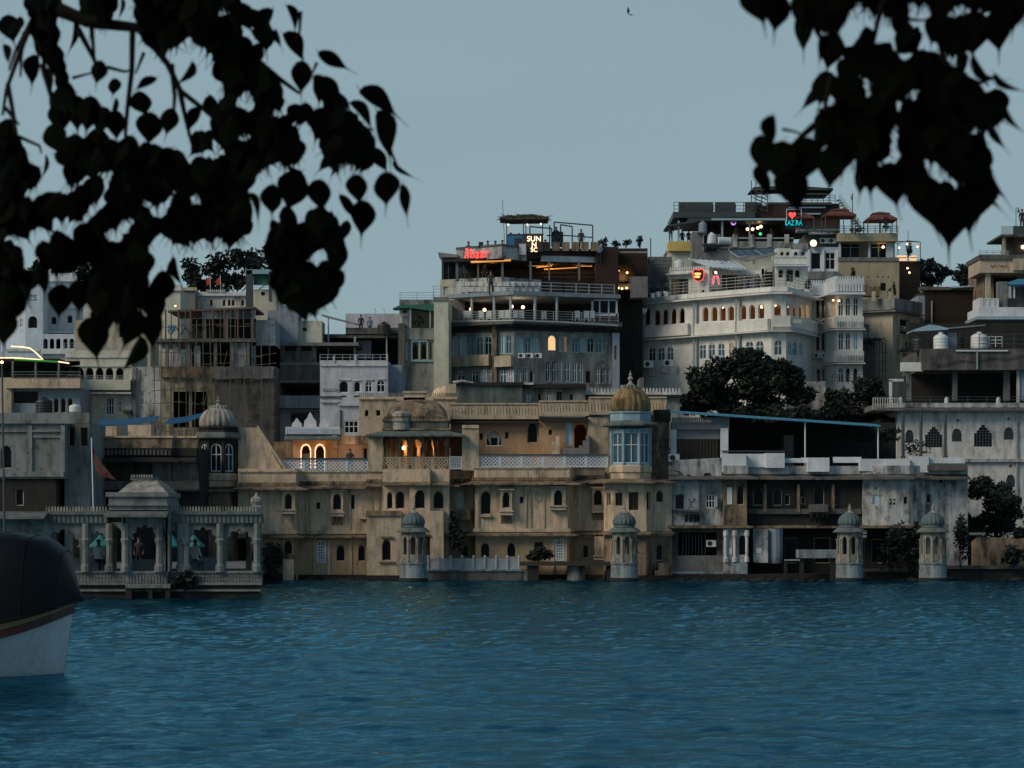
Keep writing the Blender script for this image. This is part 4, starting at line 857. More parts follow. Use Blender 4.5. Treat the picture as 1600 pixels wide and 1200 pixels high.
bx(LG, 'pilaster', [(42, 664, 50, 738), (94, 664, 101, 738)], YS - .15, .2, grey_stone); block(LG, [(101, YS + 1.2), (140, YS + 1.2)], 660, None, 6, grey_stone, [('r', 112, 668, 698, 10, 'dark'), ('r', 131, 668, 698, 12, 'dark')], z0=-.6)
bx(LG, 'drain_pipe', [(102, 655, 105, 745)], YS + .9, .15, steel_dark); bx(LG, 'arch_moulding', [(50, 680, 94, 684)], YS - .1, .12, grey_stone)
LP = thing('lamp_post', 'thin black lamp post with a small lit head at the far left edge', 'lamp post', (kx(4)*118, 118, -.5))
m = MB(); m.path([P(8, 940, 118), P(6, 760, 118), P(3, 568, 118)], .07, 6, .05); m.build('post', steel_dark, LP); m = MB(); m.sphere(P(3, 566, 118), .07, 8, 6); m.build('lamp_head', bulb_warm, LP)
YD = 157.0
DB = thing('blackened_balcony_house', 'soot-blackened waterfront house with a long pale roof parapet and deep carved eave', 'house', (kx(200)*YD, YD, -.6))
block(DB, [(86, YD), (312, YD)], 700, 770, 7, dark_stone, [('r', 113, 728, 750, 10, 'lattice'), ('r', 140, 722, 752, 8, 'wood'), ('r', 176, 722, 752, 18, 'wood'), ('r', 200, 722, 752, 15, 'wood'), ('r', 222, 722, 752, 18, 'wood'), ('a', 246, 728, 752, 8, 'lattice'), ('r', 260, 726, 752, 10, 'lattice'), ('r', 300, 728, 740, 7, 'dark')], z0=zz(770, YD))
block(DB, [(86, YD + .2), (312, YD + .2)], 770, None, 7, dark_stone, [('r', x, 778, 800, 16, 'dark') for x in (110, 160, 210, 260)], z0=-.6, z1=zz(770, YD) - .01)
pd = [(88, YD - .4), (268, YD - .4), (274, YD), (308, YD)]
band(DB, pd, 683, 700, beige_dark, .05, .4, 'parapet'); band(DB, pd, 681, 684, beige, .14, .5, 'coping'); band(DB, pd, 700, 712, dark_stone, .1, .4, 'carved_frieze'); merlons(DB, [(88, YD - .56), (268, YD - .56)], 711, 9, 6, mid_stone, 'frieze_carving', th=.04); eave(DB, pd, 713, .9, dark_stone, .1, .3)
band(DB, [(86, YD), (312, YD)], 752, 765, mid_stone, .5, .6, 'balcony'); band(DB, [(86, YD), (312, YD)], 765, 768, dark_stone, .8, .9, 'balcony_floor')
bx(DB, 'wall_panel', [(102, 720, 126, 752), (238, 720, 268, 752), (270, 720, 310, 752)], YD - .06, .1, mid_stone)
# ------------------------------------------------------------------ worn white haveli to the right of the mansion
YV = 163.5
V = thing('worn_white_haveli', 'run-down white lakefront house with blackened balconies, broken plaster and boxy white roof parapets', 'house', (kx(1280)*YV, YV, -.6))
upw = [('c', 1280, 759, 789, 16, 'dark'), ('r', 1255, 776, 788, 8, 'dark'), ('r', 1230, 772, 789, 9, 'dark'), ('r', 1305, 776, 790, 7, 'dark'), ('c', 1185, 760, 790, 17, 'dark'), ('c', 1215, 762, 790, 14, 'dark')]
block(V, [(1165, YV), (1350, YV)], 741, 822, 9, dark_stone, upw, z0=zz(822, YV))
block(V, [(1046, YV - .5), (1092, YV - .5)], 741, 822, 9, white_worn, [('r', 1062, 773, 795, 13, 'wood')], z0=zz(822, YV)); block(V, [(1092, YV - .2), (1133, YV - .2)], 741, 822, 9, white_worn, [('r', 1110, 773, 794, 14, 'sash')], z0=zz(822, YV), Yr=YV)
block(V, [(1131, YV - 1.1), (1167, YV - 1.1)], 746, 822, 1.5, beige_dark, [('r', 1140, 763, 788, 8, 'lattice'), ('c', 1157, 759, 789, 12, 'dark')], z0=zz(822, YV))
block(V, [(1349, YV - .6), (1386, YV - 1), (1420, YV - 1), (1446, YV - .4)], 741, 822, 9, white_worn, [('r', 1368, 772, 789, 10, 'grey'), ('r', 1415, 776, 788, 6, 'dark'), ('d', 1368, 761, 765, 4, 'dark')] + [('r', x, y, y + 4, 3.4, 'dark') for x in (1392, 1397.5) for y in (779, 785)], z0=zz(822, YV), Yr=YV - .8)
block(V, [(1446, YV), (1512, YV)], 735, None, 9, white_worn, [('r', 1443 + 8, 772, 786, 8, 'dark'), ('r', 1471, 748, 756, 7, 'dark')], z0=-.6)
lo_ = [('r', 1090, 832, 868, 60, 'open')]
block(V, [(1046, YV + .1), (1132, YV + .1)], 824, None, 9, mid_stone, lo_, z0=-.6, z1=zz(824, YV)); bx(V, 'low_wall', [(1050, 868, 1132, 896)], YV - .25, .3, concrete)
bx(V, 'gate_bar', [(x, 834, x + 1.5, 868) for x in range(1066, 1106, 5)], YV + .6, .05, steel_dark)
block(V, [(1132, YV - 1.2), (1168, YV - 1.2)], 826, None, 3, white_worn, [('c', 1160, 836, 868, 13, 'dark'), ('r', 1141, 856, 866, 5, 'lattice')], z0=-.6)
m = MB()
for x in (1134, 1148, 1167): c = P(x, 878, YV - 1.3); m.lathe((c.x, c.y, c.z), [(.16, 0), (.16, .25), (.1, .35), (.1, 1.6), (.17, 1.75), (.17, 2.1)], 8)
m.build('half_column', white_p, V, kind='stuff'); bx(V, 'footing', [(1146, 880, 1168, 897), (1050, 893, 1132, 897)], YV - 1.6, .5, tide_white)
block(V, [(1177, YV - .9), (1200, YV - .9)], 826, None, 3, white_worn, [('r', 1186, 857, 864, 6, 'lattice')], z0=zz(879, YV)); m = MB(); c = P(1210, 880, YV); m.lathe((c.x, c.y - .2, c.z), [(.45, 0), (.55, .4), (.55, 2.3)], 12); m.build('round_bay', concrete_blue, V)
block(V, [(1168, YV + 1.5), (1446, YV + 1.5)], 826, None, 7, dark_stone, [('r', 1236, 840, 880, 20, 'dark'), ('r', 1285, 840, 880, 26, 'dark'), ('r', 1375, 842, 880, 26, 'dark')], z0=-.6, z1=zz(824, YV))
pv = [(1044, YV - .5), (1130, YV - .5), (1132, YV - 1.1), (1167, YV - 1.1), (1170, YV), (1348, YV), (1350, YV - .6), (1386, YV - 1), (1420, YV - 1), (1446, YV - .3), (1512, YV - .1)]
eave(V, pv, 741, .8, mid_stone, .1, .28, Yr=YV); eave(V, pv[:-1], 820, .45, beige_dark, .12, .1, 'ledge', Yr=YV); band(V, pv, 728, 741, white_worn, .05, .3, 'parapet_base', Yr=YV)
for a, b, ya, yb, d in ((1128, 1166, 709, 738, .9), (1165, 1198, 709, 730, .2), (1197, 1226, 708, 731, .8), (1226, 1252, 716, 723, .1), (1253, 1263, 715, 723, .2), (1262, 1296, 715, 737, .7), (1303, 1346, 714, 723, .2), (1344, 1384, 717, 736, .8), (1384, 1422, 717, 736, .9), (1423, 1451, 713, 738, .6), (1450, 1508, 715, 724, .3)):
    bx(V, 'parapet_block', [(a, ya, b, yb)], YV - d, d + .3, white_clean)
bx(V, 'canopy', [(1450, 726, 1512, 735)], YV - .9, 1, mid_stone)
m = MB(); rng = random.Random(2); pl = [P(1050, 719, YV - .8), P(1128, 715, YV - .8), P(1128, 744, YV - .8)] + [P(1128 - 78*i/12, 744 + rng.uniform(-6, 4) - (8 if i > 9 else 0), YV - .8) for i in range(1, 13)]
m.poly_prism(pl, (0, .35, 0)); m.build('broken_balcony_front', white_worn, V)
for x0, x1, yt, yb in ((1052, 1092, 797, 800), (1266, 1294, 788, 800)):
    bx(V, 'balcony', [(x0, yt, x1, yb)], YV - .9, .9, mid_stone)
m = MB()
for x in (1072, 1079, 1086, 1091, 1268, 1276, 1284, 1291):
    a = P(x - 1.5, 803, YV - .5); m.poly_prism([a, a + Vector((0, -.55, 0)), a + Vector((0, -.4, -.25)), a + Vector((0, 0, -.55))], (.14, 0, 0))
m.build('corbel', dark_stone, V, kind='stuff')
bx(V, 'shutter', [(1118, 776, 1121, 792)], YV - .6, .4, tin_grey); bx(V, 'column', [(1193, 757, 1198, 800), (1246, 757, 1250, 800), (1300, 757, 1304, 800)], YV - .3, .25, beige_dark); bx(V, 'balcony_rail', [(1168, 795, 1346, 803)], YV - .25, .2, mid_stone)
m = MB(); m.path([P(1076, 779, YV - .52), P(1079, 784, YV - .52), P(1084, 784, YV - .52), P(1086, 779, YV - .52)], .03, 4); m.path([P(1080, 784, YV - .52), P(1078, 791, YV - .52), P(1084, 793, YV - .52)], .03, 4); m.build('painted_mark', steel_dark, V)
# roof-terrace room and blue sheet roof
V2 = thing('blue_roofed_terrace', 'roof terrace room with corrugated front under a long sloping blue sheet-metal roof', 'terrace', P(1200, 742, YV + 2))
Yt = YV + 1.2
m = MB(); pA, pB = P(1047, 642, Yt - .8), P(1376, 664, Yt - .8); dy = Vector((0, 9, .46)); m.add([pA, pB, pB + dy, pA + dy] + [p - Vector((0, 0, .12)) for p in (pA, pB, pB + dy, pA + dy)], [(0,1,2,3), (7,6,5,4), (0,4,5,1), (1,5,6,2), (3,7,4,0), (2,6,7,3)]); m.build('sheet_roof', tin_blue, V2)
m = MB()
for i in range(34):
    a = pA.lerp(pB, (i + .5)/34); b = a + dy; m.add([a + Vector((-.05, -.02, -.14)), a + Vector((.05, -.02, -.14)), a + Vector((0, -.02, .04)), b + Vector((-.05, 0, -.1)), b + Vector((.05, 0, -.1)), b + Vector((0, 0, .04))], [(0, 1, 2), (0, 2, 5, 3), (1, 4, 5, 2)])
m.build('roof_corrugation', tin_blue, V2, kind='stuff')
bx(V2, 'corrugated_panel', [(1050 + 3*i, 652 + (i % 2)*.3, 1052.4 + 3*i, 671) for i in range(30)], Yt, .08, tin_dull, kind='stuff'); bx(V2, 'pillar', [(1048, 671, 1057, 716), (1126, 669, 1138, 712)], Yt - .1, .35, white_clean)
bx(V2, 'shutter_slat', [(1058 + 5*i, 686, 1061.5 + 5*i, 718) for i in range(13)], Yt + .3, .06, wood_dark); bx(V2, 'shade_screen', [(1057, 671, 1126, 686)], Yt + .35, .05, tin_dull)
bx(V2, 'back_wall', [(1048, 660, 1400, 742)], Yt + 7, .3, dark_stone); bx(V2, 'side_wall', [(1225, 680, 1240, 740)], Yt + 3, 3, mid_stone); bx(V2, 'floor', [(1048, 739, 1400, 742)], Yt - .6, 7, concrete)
m = MB()
for x in (1258, 1372): m.bar(P(x, 740, Yt - .4), P(x, 656 if x < 1300 else 664, Yt - .4), .05, 6)
m.build('post', plastic_white, V2); bx(V2, 'handrail', [(1128, 704, 1226, 706)], Yt - .2, .06, steel_dark)
def ac_unit(label, px, py, Y, w=22, h=17, rz=0):
    global AC0
    if AC0 is None:
        c = Vector((0, 0, 0)); t = thing('air_conditioner', label, 'air conditioner', c, 'air conditioner boxes on the facades'); m = MB(); m.box(-.42, .42, -.16, .16, .04, .62); m.build('casing', plastic_white, t)
        m = MB(); m.lathe((0, 0, 0), [(.22, -.02), (.22, .02), (.05, .03)], 14); me_o = m.build('fan_grille', plastic_black, t); me_o.rotation_euler = (R(90), 0, 0); me_o.location = (-.12, -.165, .33)
        m = MB(); m.box(-.4, -.34, -.15, .2, -.02, .04); m.box(.34, .4, -.15, .2, -.02, .04); m.build('bracket', steel_dark, t); AC0 = t; first = True
        t.location = P(px, py, Y); t.rotation_euler = (0, 0, rz); k = w/F*Y/.84; t.scale = (k, k, k); ORG[t] = Vector((0,0,0)); KIDS[t] = kids(t); return t
    k = w/F*Y/.84; return copy_thing(AC0, P(px, py, Y), label, rz, (k, k, k))
AC0 = None
ac_unit('air conditioner box at the left end of the blue-roofed terrace', 1053, 722, YV - .2, 17); ac_unit('air conditioner box inside the dark ground-floor recess of the worn white house', 1111, 855, YV - .1, 15)
# landing and right hand foreshore
LD = thing('landing_slab', 'low white patterned landing slab beside the right-hand kiosks', 'landing', (kx(1278)*160, 160, -.6)); bx(LD, 'slab', [(1248, 859, 1308, 872)], 160, 1.6, tide_white); bx(LD, 'pier', [(1226, 875, 1230, 915), (1250, 872, 1256, 915), (1298, 872, 1304, 915)], 160.2, .4, dark_stone); bx(LD, 'handrail', [(1226, 874, 1250, 876)], 160.1, .1, steel_grey)
FS = thing('foreshore_wall', 'dark broken foreshore wall along the right-hand waterline', 'wall', (kx(1400)*161.5, 161.5, -.6)); bx(FS, 'wall', [(1046, 897, 1350, 915), (1350, 893, 1480, 915), (1478, 888, 1640, 915)], 161.5, 2.5, dark_stone); bx(FS, 'ledge', [(1352, 890, 1480, 894), (1480, 884, 1600, 889)], 161.3, 2.4, mid_stone)
m = MB(); m.poly_prism([P(1520, 846, 163), P(1528, 838, 163), P(1592, 842, 163), P(1640, 838, 163), P(1640, 890, 163), P(1520, 890, 163)], (0, .5, 0)); m.build('ruined_wall', beige_dark, FS); bx(FS, 'ruin_beam', [(1508, 832, 1540, 836)], 162.8, .5, concrete)
SG = thing('small_sign', 'small white notice board beside the third kiosk', 'sign', P(1351, 852, 160.5)); bx(SG, 'board', [(1348, 829, 1354, 834), (1348, 836, 1354, 840)], 160.5, .05, plastic_white); m = MB(); m.bar(P(1351, 905, 160.6), P(1351, 828, 160.6), .03, 5); m.build('post', steel_dark, SG)
tree('bushy_tree', 'dark overgrown tree between the worn white house and the right-hand white house', 1555, 169, [(1535, 760, 26, 24), (1570, 785, 34, 26), (1545, 815, 40, 30), (1600, 830, 36, 26), (1515, 830, 16, 30), (1560, 790, 44, 44), (1530, 860, 40, 24), (1590, 855, 36, 24)], 1300, .2, 0, base=0.2, clumps=7, seed=4)
for i, (lb, px, py, rw, rh, mi) in enumerate((('tall dark shrub behind the landing, between the two right-hand kiosks', 1392, 893, 36, 52, 0), ('dark climbing shrub at the corner of the worn white house', 1500, 890, 18, 60, 0), ('dense dark shrub beside the farthest right kiosk', 1425, 893, 16, 50, 0), ('dead vines hanging below the small side balcony of the beige mansion', 712, 862, 16, 44, 0), ('dark leafy shrub at the water edge left of the beige mansion', 424, 908, 17, 44, 0), ('withered dark shrub on the jetty end', 843, 880, 22, 18, 0), ('dark creeper mass on the foreshore at far right', 1590, 884, 30, 22, 0))):
    shrub(lb, px, py, 161.0, rw, rh, 420, .19, mi, name='shrub', cat='shrub', seed=i + 9)
# ------------------------------------------------------------------ right hand white house
YX = 176.0
X = house('stepped_window_house', 'white house with dark stepped-arch lattice windows at the right edge', 1520, YX, z=0)
block(X, [(1403, YX), (1690, YX)], 641, None, 10, white_p, [('c', 1421, 671, 692, 13, 'slat'), ('s', 1459, 667, 699, 27, 'slat'), ('c', 1495, 669, 690, 15, 'slat'), ('s', 1536, 664, 698, 28, 'slat'), ('c', 1576, 667, 687, 15, 'slat'), ('s', 1622, 664, 698, 28, 'slat'), ('c', 1579, 741, 761, 14, 'slat'), ('r', 1579, 726, 731, 5, 'dark'), ('r', 1497, 655, 659, 5, 'dark'), ('r', 1576, 653, 657, 5, 'dark')], z0=0)
band(X, [(1403, YX), (1690, YX)], 717, 722, white_worn, .25, .35, 'ledge'); eave(X, [(1370, YX), (1690, YX)], 636, .9, mid_stone, .12, .2, 'roof_ledge'); band(X, [(1385, YX), (1690, YX)], 630, 637, white_worn, .3, .5, 'roof_edge')
bx(X, 'drain_pipe', [(1588, 648, 1590, 790)], YX - .15, .12, steel_grey)
# open storey above
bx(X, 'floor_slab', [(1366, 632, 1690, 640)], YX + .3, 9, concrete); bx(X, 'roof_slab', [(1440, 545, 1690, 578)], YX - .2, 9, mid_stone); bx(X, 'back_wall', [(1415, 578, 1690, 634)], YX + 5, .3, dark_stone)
bx(X, 'column', [(1417, 583, 1424, 626), (1489, 578, 1496, 626), (1569, 578, 1578, 626)], YX + .8, .4, concrete); m = MB()
for x in (1407, 1479, 1560): c = P(x, 641, YX - .1); m.lathe((c.x, c.y, c.z), [(.17, 0), (.16, .7), (.14, .85), (.04, .95)], 10)
m.build('bollard_post', white_p, X); railing(X, [(1366, YX - .1), (1600, YX - .1)], 620, 634, steel_dark, 3, 30)
railing(X, [(1364, YX - .3), (1402, YX - .3)], 622, 641, white_p, 2, 4, .025, name='balcony_railing'); bx(X, 'doorway', [(1390, 594, 1394, 632), (1390, 592, 1412, 596)], YX + .4, .3, white_p)
m = MB(); m.path([P(1460 + 8*i, 570 - 14*(i/18)**.8 + 2*math.sin(i), YX - .3) for i in range(19)], .03, 4); m.build('cable', plastic_black, X)
bx(X, 'glazed_panel', [(1592, 576, 1640, 626)], YX + .4, .1, concrete_blue); bx(X, 'glazed_frame', [(1589, 573, 1593, 636)], YX + .3, .2, white_p)
for i, x in enumerate((1411, 1439, 1477)):
    pp = thing('pole', ['black pole rising from the white parapet, nearest the blue roof', 'black pole in front of the first stepped window', 'black pole between the first stepped window and the small arch'][i], 'pole', P(x, 716, YV + 1.5), 'dark poles on the white parapet'); m = MB(); m.bar(P(x, 716, YV + 1.5), P(x, 646, YV + 1.5), .11, 8); m.bar(P(x, 716, YV + 1.5), P(x, 712, YV + 1.5), .16, 8); m.build('shaft', steel_dark, pp)
shrub('thin climbing plant on the black poles before the stepped-window house', 1432, 712, YV + 2.2, 26, 16, 120, .16, 1, name='climbing_plant')
# boat
YB = 57.0
BT = thing('tour_boat', 'white-hulled tour boat with red-brown gunwale, wrapped in a black tarpaulin', 'boat', (kx(-160)*YB, YB, -.25))
xe = kx(115)*(YB + 1.55); Lb = 9.5; Wb = 1.55; m = MB(); secs = 26; vs = []; nr = 9
def SHEER(u): return .76*max(0, (u - .55)/.45)**3
def hw(u): return Wb*(1 - max(0, (u - .72)/.28)**3)**.6 if u < 1 else .02
for i in range(secs):
    u = i/(secs - 1); x = xe - Lb*(1 - u)
    for j in range(nr):
        t = j/(nr - 1); z = -.35 + (1.15 + SHEER(u))*t; flare = .80 + .2*t; xx_ = x + (.30*t - .30)*u**4
        vs.append((xx_, -hw(u)*flare*(t**.28 if t > 0 else 0.35), z))
def mirror(vs): return [(a, -b, c) for a, b, c in vs]
fs = [(i*nr+j, (i+1)*nr+j, (i+1)*nr+j+1, i*nr+j+1) for i in range(secs-1) for j in range(nr-1)]
off = lambda L_: [(a, b + YB + 1.55, c) for a, b, c in L_]
m.add(off(vs), fs); m.add(off(mirror(vs)), fs); m.build('hull', hull_white, BT, smooth=True)
def rimpts(dz, k=1.0):
    r = []
    for i in range(secs):
        u = i/(secs - 1); x = xe - Lb*(1 - u) + .02*u**4; r.append((x, -hw(u)*k, .80 + SHEER(u) + dz))
    return r
def strip(dz0, dz1, k, name, mat):
    m = MB(); a, b = rimpts(dz0, k), rimpts(dz1, k); n = len(a)
    for fl in (1, -1):
        q = [(x, fl*y, z) for x, y, z in a] + [(x, fl*y, z) for x, y, z in b] + [(x, fl*y*.93, z) for x, y, z in b] + [(x, fl*y*.93, z) for x, y, z in a]
        m.add(off(q), [(r*n+i, r*n+i+1, ((r+1) % 4)*n+i+1, ((r+1) % 4)*n+i) for r in range(4) for i in range(n-1)])
    m.build(name, mat, BT)
strip(-.10, .10, 1.035, 'gunwale', hull_red); strip(.10, .34, 1.045, 'gilded_trim', plain('dull_gilded_trim', (.21, .14, .06), .5, var=.4, scale=6))
m = MB(); vs = []; nc = 13
for i in range(secs):
    u = i/(secs - 1); x = xe + .13 - (Lb)*(1 - u); top = 1.75*(1 - max(0, (u - .78)/.22)**5)**.5 if u < 1 else .02
    for j in range(nc):
        a = math.pi*j/(nc - 1); rr = hw(u)*1.07; sag = (.035*math.sin(u*37 + 2*a) + .022*math.sin(u*83 + 5*a) + .018*math.sin(a*9 + u*20))*math.sin(a)
        vs.append((x + .10*math.sin(a), -rr*math.copysign(abs(math.cos(a))**.55, math.cos(a)), 1.12 + SHEER(u)*.8 + max(.02, top*1.28 - SHEER(u)*.8)*math.sin(a)**.62 + sag - .0))
m.add(off(vs), [(i*nc+j, (i+1)*nc+j, (i+1)*nc+j+1, i*nc+j+1) for i in range(secs-1) for j in range(nc-1)]); m.build('tarpaulin', tarp_black, BT, smooth=True)
for u0 in (.80, .88, .955):                                              # lashing ropes over the cover
    i = round(u0*(secs - 1)); m = MB(); m.path([Vector(p) + Vector((0, 0, .012)) for p in off(vs[i*nc:(i+1)*nc])], .014, 4); m.build('lashing_rope', tarp_black, BT)
m = MB(); m.path([Vector(p) + Vector((0, -.03, .03)) for p in off([vs[i*nc] for i in range(secs)])], .03, 5); m.build('cover_hem', tarp_black, BT)
m = MB(); m.sphere(Vector((xe + .03, YB + 1.5, 1.80)), .07, 8, 6, 1.4); m.build('bow_knob', gilt, BT)

rng = random.Random(77); m = MB()                                     # rubble and worn stones along the foot of the walls
for _ in range(260):
    x = rng.uniform(405, 1600); Y = rng.uniform(160.2, 161.6) if 1046 < x < 1500 else rng.uniform(161.0, 161.9); c = Vector((kx(x)*Y, Y - .3, rng.uniform(-.15, .02))); r = rng.uniform(.10, .34); n = len(m.v)
    m.lathe(c, [(r*.7, -.12), (r, .02), (r*.85, r*.45), (r*.35, r*.7)], 6, sx=rng.uniform(.8, 1.6), sy=rng.uniform(.7, 1.2), rot=rng.uniform(0, 1))
m.build('rubble', dark_stone, None, kind='stuff')
# ------------------------------------------------------------------ hillside, left part
def plants(lbls, spots, Y, group=None, **kw):
    for lb, (px, py, rw, rh) in zip(lbls, spots): shrub(lb, px, py, Y, rw, rh, kw.get('n', 110), kw.get('s', .13), kw.get('mi', 1), pot=kw.get('pot'), seed=int(px), group=group)
tree('hilltop_tree', 'large dark hilltop tree left of centre behind the white balustraded house', 352, 250, [(305, 428, 22, 26), (335, 415, 26, 22), (345, 440, 20, 20), (375, 400, 32, 20), (400, 415, 30, 30), (425, 400, 22, 20), (372, 440, 22, 18), (320, 450, 24, 12), (440, 430, 22, 30)], 420, .3, 2, clumps=8, seed=21)
tree('hilltop_tree', 'dark hilltop tree mostly hidden by the leaves at upper left', 40, 250, [(20, 415, 30, 24), (60, 425, 28, 22), (100, 420, 26, 20), (130, 430, 22, 18)], 300, .32, 2, clumps=6, seed=22)
W1 = house('blue_white_house', 'tall blue-white house with scattered arched windows, high at the left', 70, 215)
block(W1, [(14, 216), (40, 214), (67, 214)], 440, None, 7, bluewhite, [('a', 33, 496, 512, 6, 'darkw'), ('r', 52, 459, 472, 14, 'darkw'), ('a', 51, 494, 513, 15, 'dark'), ('r', 28, 462, 470, 5, 'dark')], Yr=214)
block(W1, [(67, 217), (118, 217)], 436, None, 6, bluewhite, [('a', 84, 494, 507, 8, 'dark'), ('a', 109, 492, 505, 8, 'dark'), ('a', 96, 452, 468, 9, 'darkw'), ('a', 73, 494, 507, 5, 'darkw'), ('r', 108, 476, 480, 6, 'dark')])
band(W1, [(66, 217), (120, 217)], 431, 440, white_clean, .3, .5, 'cornice'); merlons(W1, [(78, 216.8), (118, 216.8)], 431, 5, 4, white_clean, 'balustrade'); band(W1, [(66, 217), (120, 217)], 518, 521, white_clean, .5, .6, 'ledge')
block(W1, [(66, 213), (120, 213)], 522, None, 4, bluewhite, [('a', x, 529, 545, 7, 'open') for x in (71, 81, 91, 102, 112)]); band(W1, [(14, 212.8), (120, 212.8)], 545, 553, white_clean, .2, .4, 'parapet'); m = MB()
m.poly_prism([P(84, 482, 216.8), P(124, 482, 216.8), P(113, 468, 216.8)], (0, .4, 0)); m.build('gable', bluewhite, W1)
Y5 = 182.0
LH = house('lit_terrace_house', 'tan house at left edge with cream and green light strips outlining its dark roof terrace', 50, Y5)
block(LH, [(-40, Y5), (125, Y5)], 606, None, 7, concrete_blue, [('r', 40, 607, 631, 40, 'dark'), ('c', 87.5, 621, 645, 8, 'dark'), ('c', 98.5, 621, 645, 8, 'dark'), ('c', 109.5, 621, 645, 8, 'dark')]); block(LH, [(-40, Y5 - .5), (18, Y5 - .5)], 590, None, 3, cream, [])
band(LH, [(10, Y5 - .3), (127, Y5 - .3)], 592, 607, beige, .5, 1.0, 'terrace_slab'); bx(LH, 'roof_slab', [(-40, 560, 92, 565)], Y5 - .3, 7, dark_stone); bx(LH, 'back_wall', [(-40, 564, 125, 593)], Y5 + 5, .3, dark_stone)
bx(LH, 'post', [(18, 564, 21, 593), (54, 564, 57, 593), (90, 564, 93, 606)], Y5 - .4, .2, concrete); railing(LH, [(20, Y5 - .7), (125, Y5 - .7)], 581, 594, concrete, 3, 35, .035)
bx(LH, 'upper_parapet', [(-40, 548, 62, 561)], Y5 + 2, .3, bluewhite); bx(LH, 'parapet_cap', [(10, 545, 62, 549)], Y5 + 1.9, .4, white_p); bx(LH, 'upper_post', [(5, 525, 9, 548), (-3, 530, 0, 548)], Y5 + 2, .2, white_p)
def strip_light(label, pts, Y, mat, r=.05):
    m = MB(); m.path([P(x, y, Y) for x, y in pts], r, 5); m.build('light_strip', mat, None, label=label, cat='light strip')
strip_light('cream light strip stepping down the upper parapet of the tan terrace house', [(17, 541), (34, 542), (47, 544), (55, 550), (61, 556), (67, 562)], Y5 - .45, led_cream)
strip_light('cream light strip along the left half of the tan house terrace roof edge', [(-20, 559.5), (20, 559), (36, 560), (64, 562)], Y5 - .45, led_cream)
strip_light('green light strip along the tan house terrace roof edge', [(22, 561.5), (60, 563.5), (91, 565.5)], Y5 - .5, led_green, .07)
strip_light('short cream light strip at the right end of the tan house roof edge', [(91, 565), (108, 567.5)], Y5 - .45, led_cream)
def tank(label, px, py, Y, w, h, mat, ribs=True, lie=False):
    k = Y/F; b = P(px, py, Y); t = thing('water_tank', label, 'water tank', b, 'water tanks on the roofs'); r = w/2*k; H_ = h*k; m = MB()
    if lie: m.bar(b + Vector((-w/2*k, 0, H_/2)), b + Vector((w/2*k, .4, H_/2)), H_/2, 16)
    else:
        pr = [(r*.96, 0), (r, .06*H_)]
        for i in range(4): z = (.1 + .18*i)*H_; pr += [(r, z), (r*1.03, z + .03*H_), (r*1.03, z + .07*H_), (r, z + .1*H_)]
        m.lathe(b, pr + [(r*.95, .82*H_), (r*.6, .93*H_), (r*.32, .95*H_), (r*.32, H_), (r*.1, H_)], 20)
    m.build('tank_shell', mat, t)
    if not lie: m = MB(); m.lathe(b + Vector((0, 0, H_*.98)), [(r*.34, 0), (r*.36, .06*H_), (r*.1, .1*H_)], 14); m.build('lid', mat, t)
    return t
tank('white water tank on the grey corner house roof at left', 117, 644, Y5 - 8, 18, 12, plastic_white); tank('black water tank on the tan terrace house at left', 69, 646, Y5 - 5, 26, 24, plastic_black)
YC = 187.0
CA = house('cream_arcade_house', 'cream house with six arched openings over a bulging parapet, left of the scaffolding', 170, YC)
block(CA, [(102, YC), (206, YC)], 547, None, 8, cream_lt, [('c', x, 574, 594, 12, 'open') for x in (110, 125, 140, 155.5, 171, 187)] + [('r', 132, 624, 646, 10, 'sash'), ('r', 172, 622, 648, 13, 'sash'), ('r', 187, 626, 645, 7, 'darkw')])
band(CA, [(102, YC), (206, YC)], 594, 610, cream_lt, .7, .8, 'balcony'); eave(CA, [(102, YC), (207, YC)], 612, .8, white_p, .1, .1, 'ledge'); band(CA, [(102, YC), (206, YC)], 557, 559, white_p, .1, .2, 'string_course'); band(CA, [(102, YC), (206, YC)], 571, 573, white_p, .1, .2, 'string_course')
railing(CA, [(100, YC), (215, YC)], 536, 548, steel_grey, 3, 20); railing(CA, [(104, YC - .6), (200, YC - .6)], 587, 595, steel_grey, 3, 16)
block(CA, [(206, YC - .4), (256, YC - .4)], 573, None, 7, white_worn, [('r', 222, 611, 633, 9, 'sash'), ('r', 242, 612, 633, 7, 'darkw')]); bx(CA, 'drain_pipe', [(213, 575, 215, 660), (206, 590, 207.5, 650)], YC - .6, .12, steel_dark); bx(CA, 'awning', [(190, 640, 204, 643)], YC - .9, .9, concrete)
B0 = house('hidden_cream_house', 'cream house with a roof railing half hidden by hanging leaves', 190, 205)
block(B0, [(116, 204), (235, 204)], 500, None, 5, cream, [('r', 150, 512, 528, 10, 'darkw'), ('r', 190, 512, 528, 10, 'darkw'), ('r', 215, 512, 528, 8, 'darkw')]); railing(B0, [(116, 204), (235, 204)], 489, 501, steel_grey, 3, 14); block(B0, [(130, 212), (282, 212)], 452, None, 5, cream_lt, [('a', 200, 462, 476, 7, 'darkw'), ('a', 218, 462, 476, 7, 'darkw'), ('r', 245, 460, 476, 9, 'darkw')]); bx(B0, 'parapet', [(128, 445, 284, 454)], 211.8, .4, white_p)
bulbs('fairy_lamp', ['small warm lamp above the hidden cream house, left of two', 'small warm lamp above the hidden cream house, right of two', 'warm lamp glowing under the leaves beside the steel frame', 'faint warm lamp left of the steel frame roof'], [(259, 437, 212), (266, 439, 212), (220, 477, 203), (274, 478, 203)], .07, group='lamps among the hanging leaves')
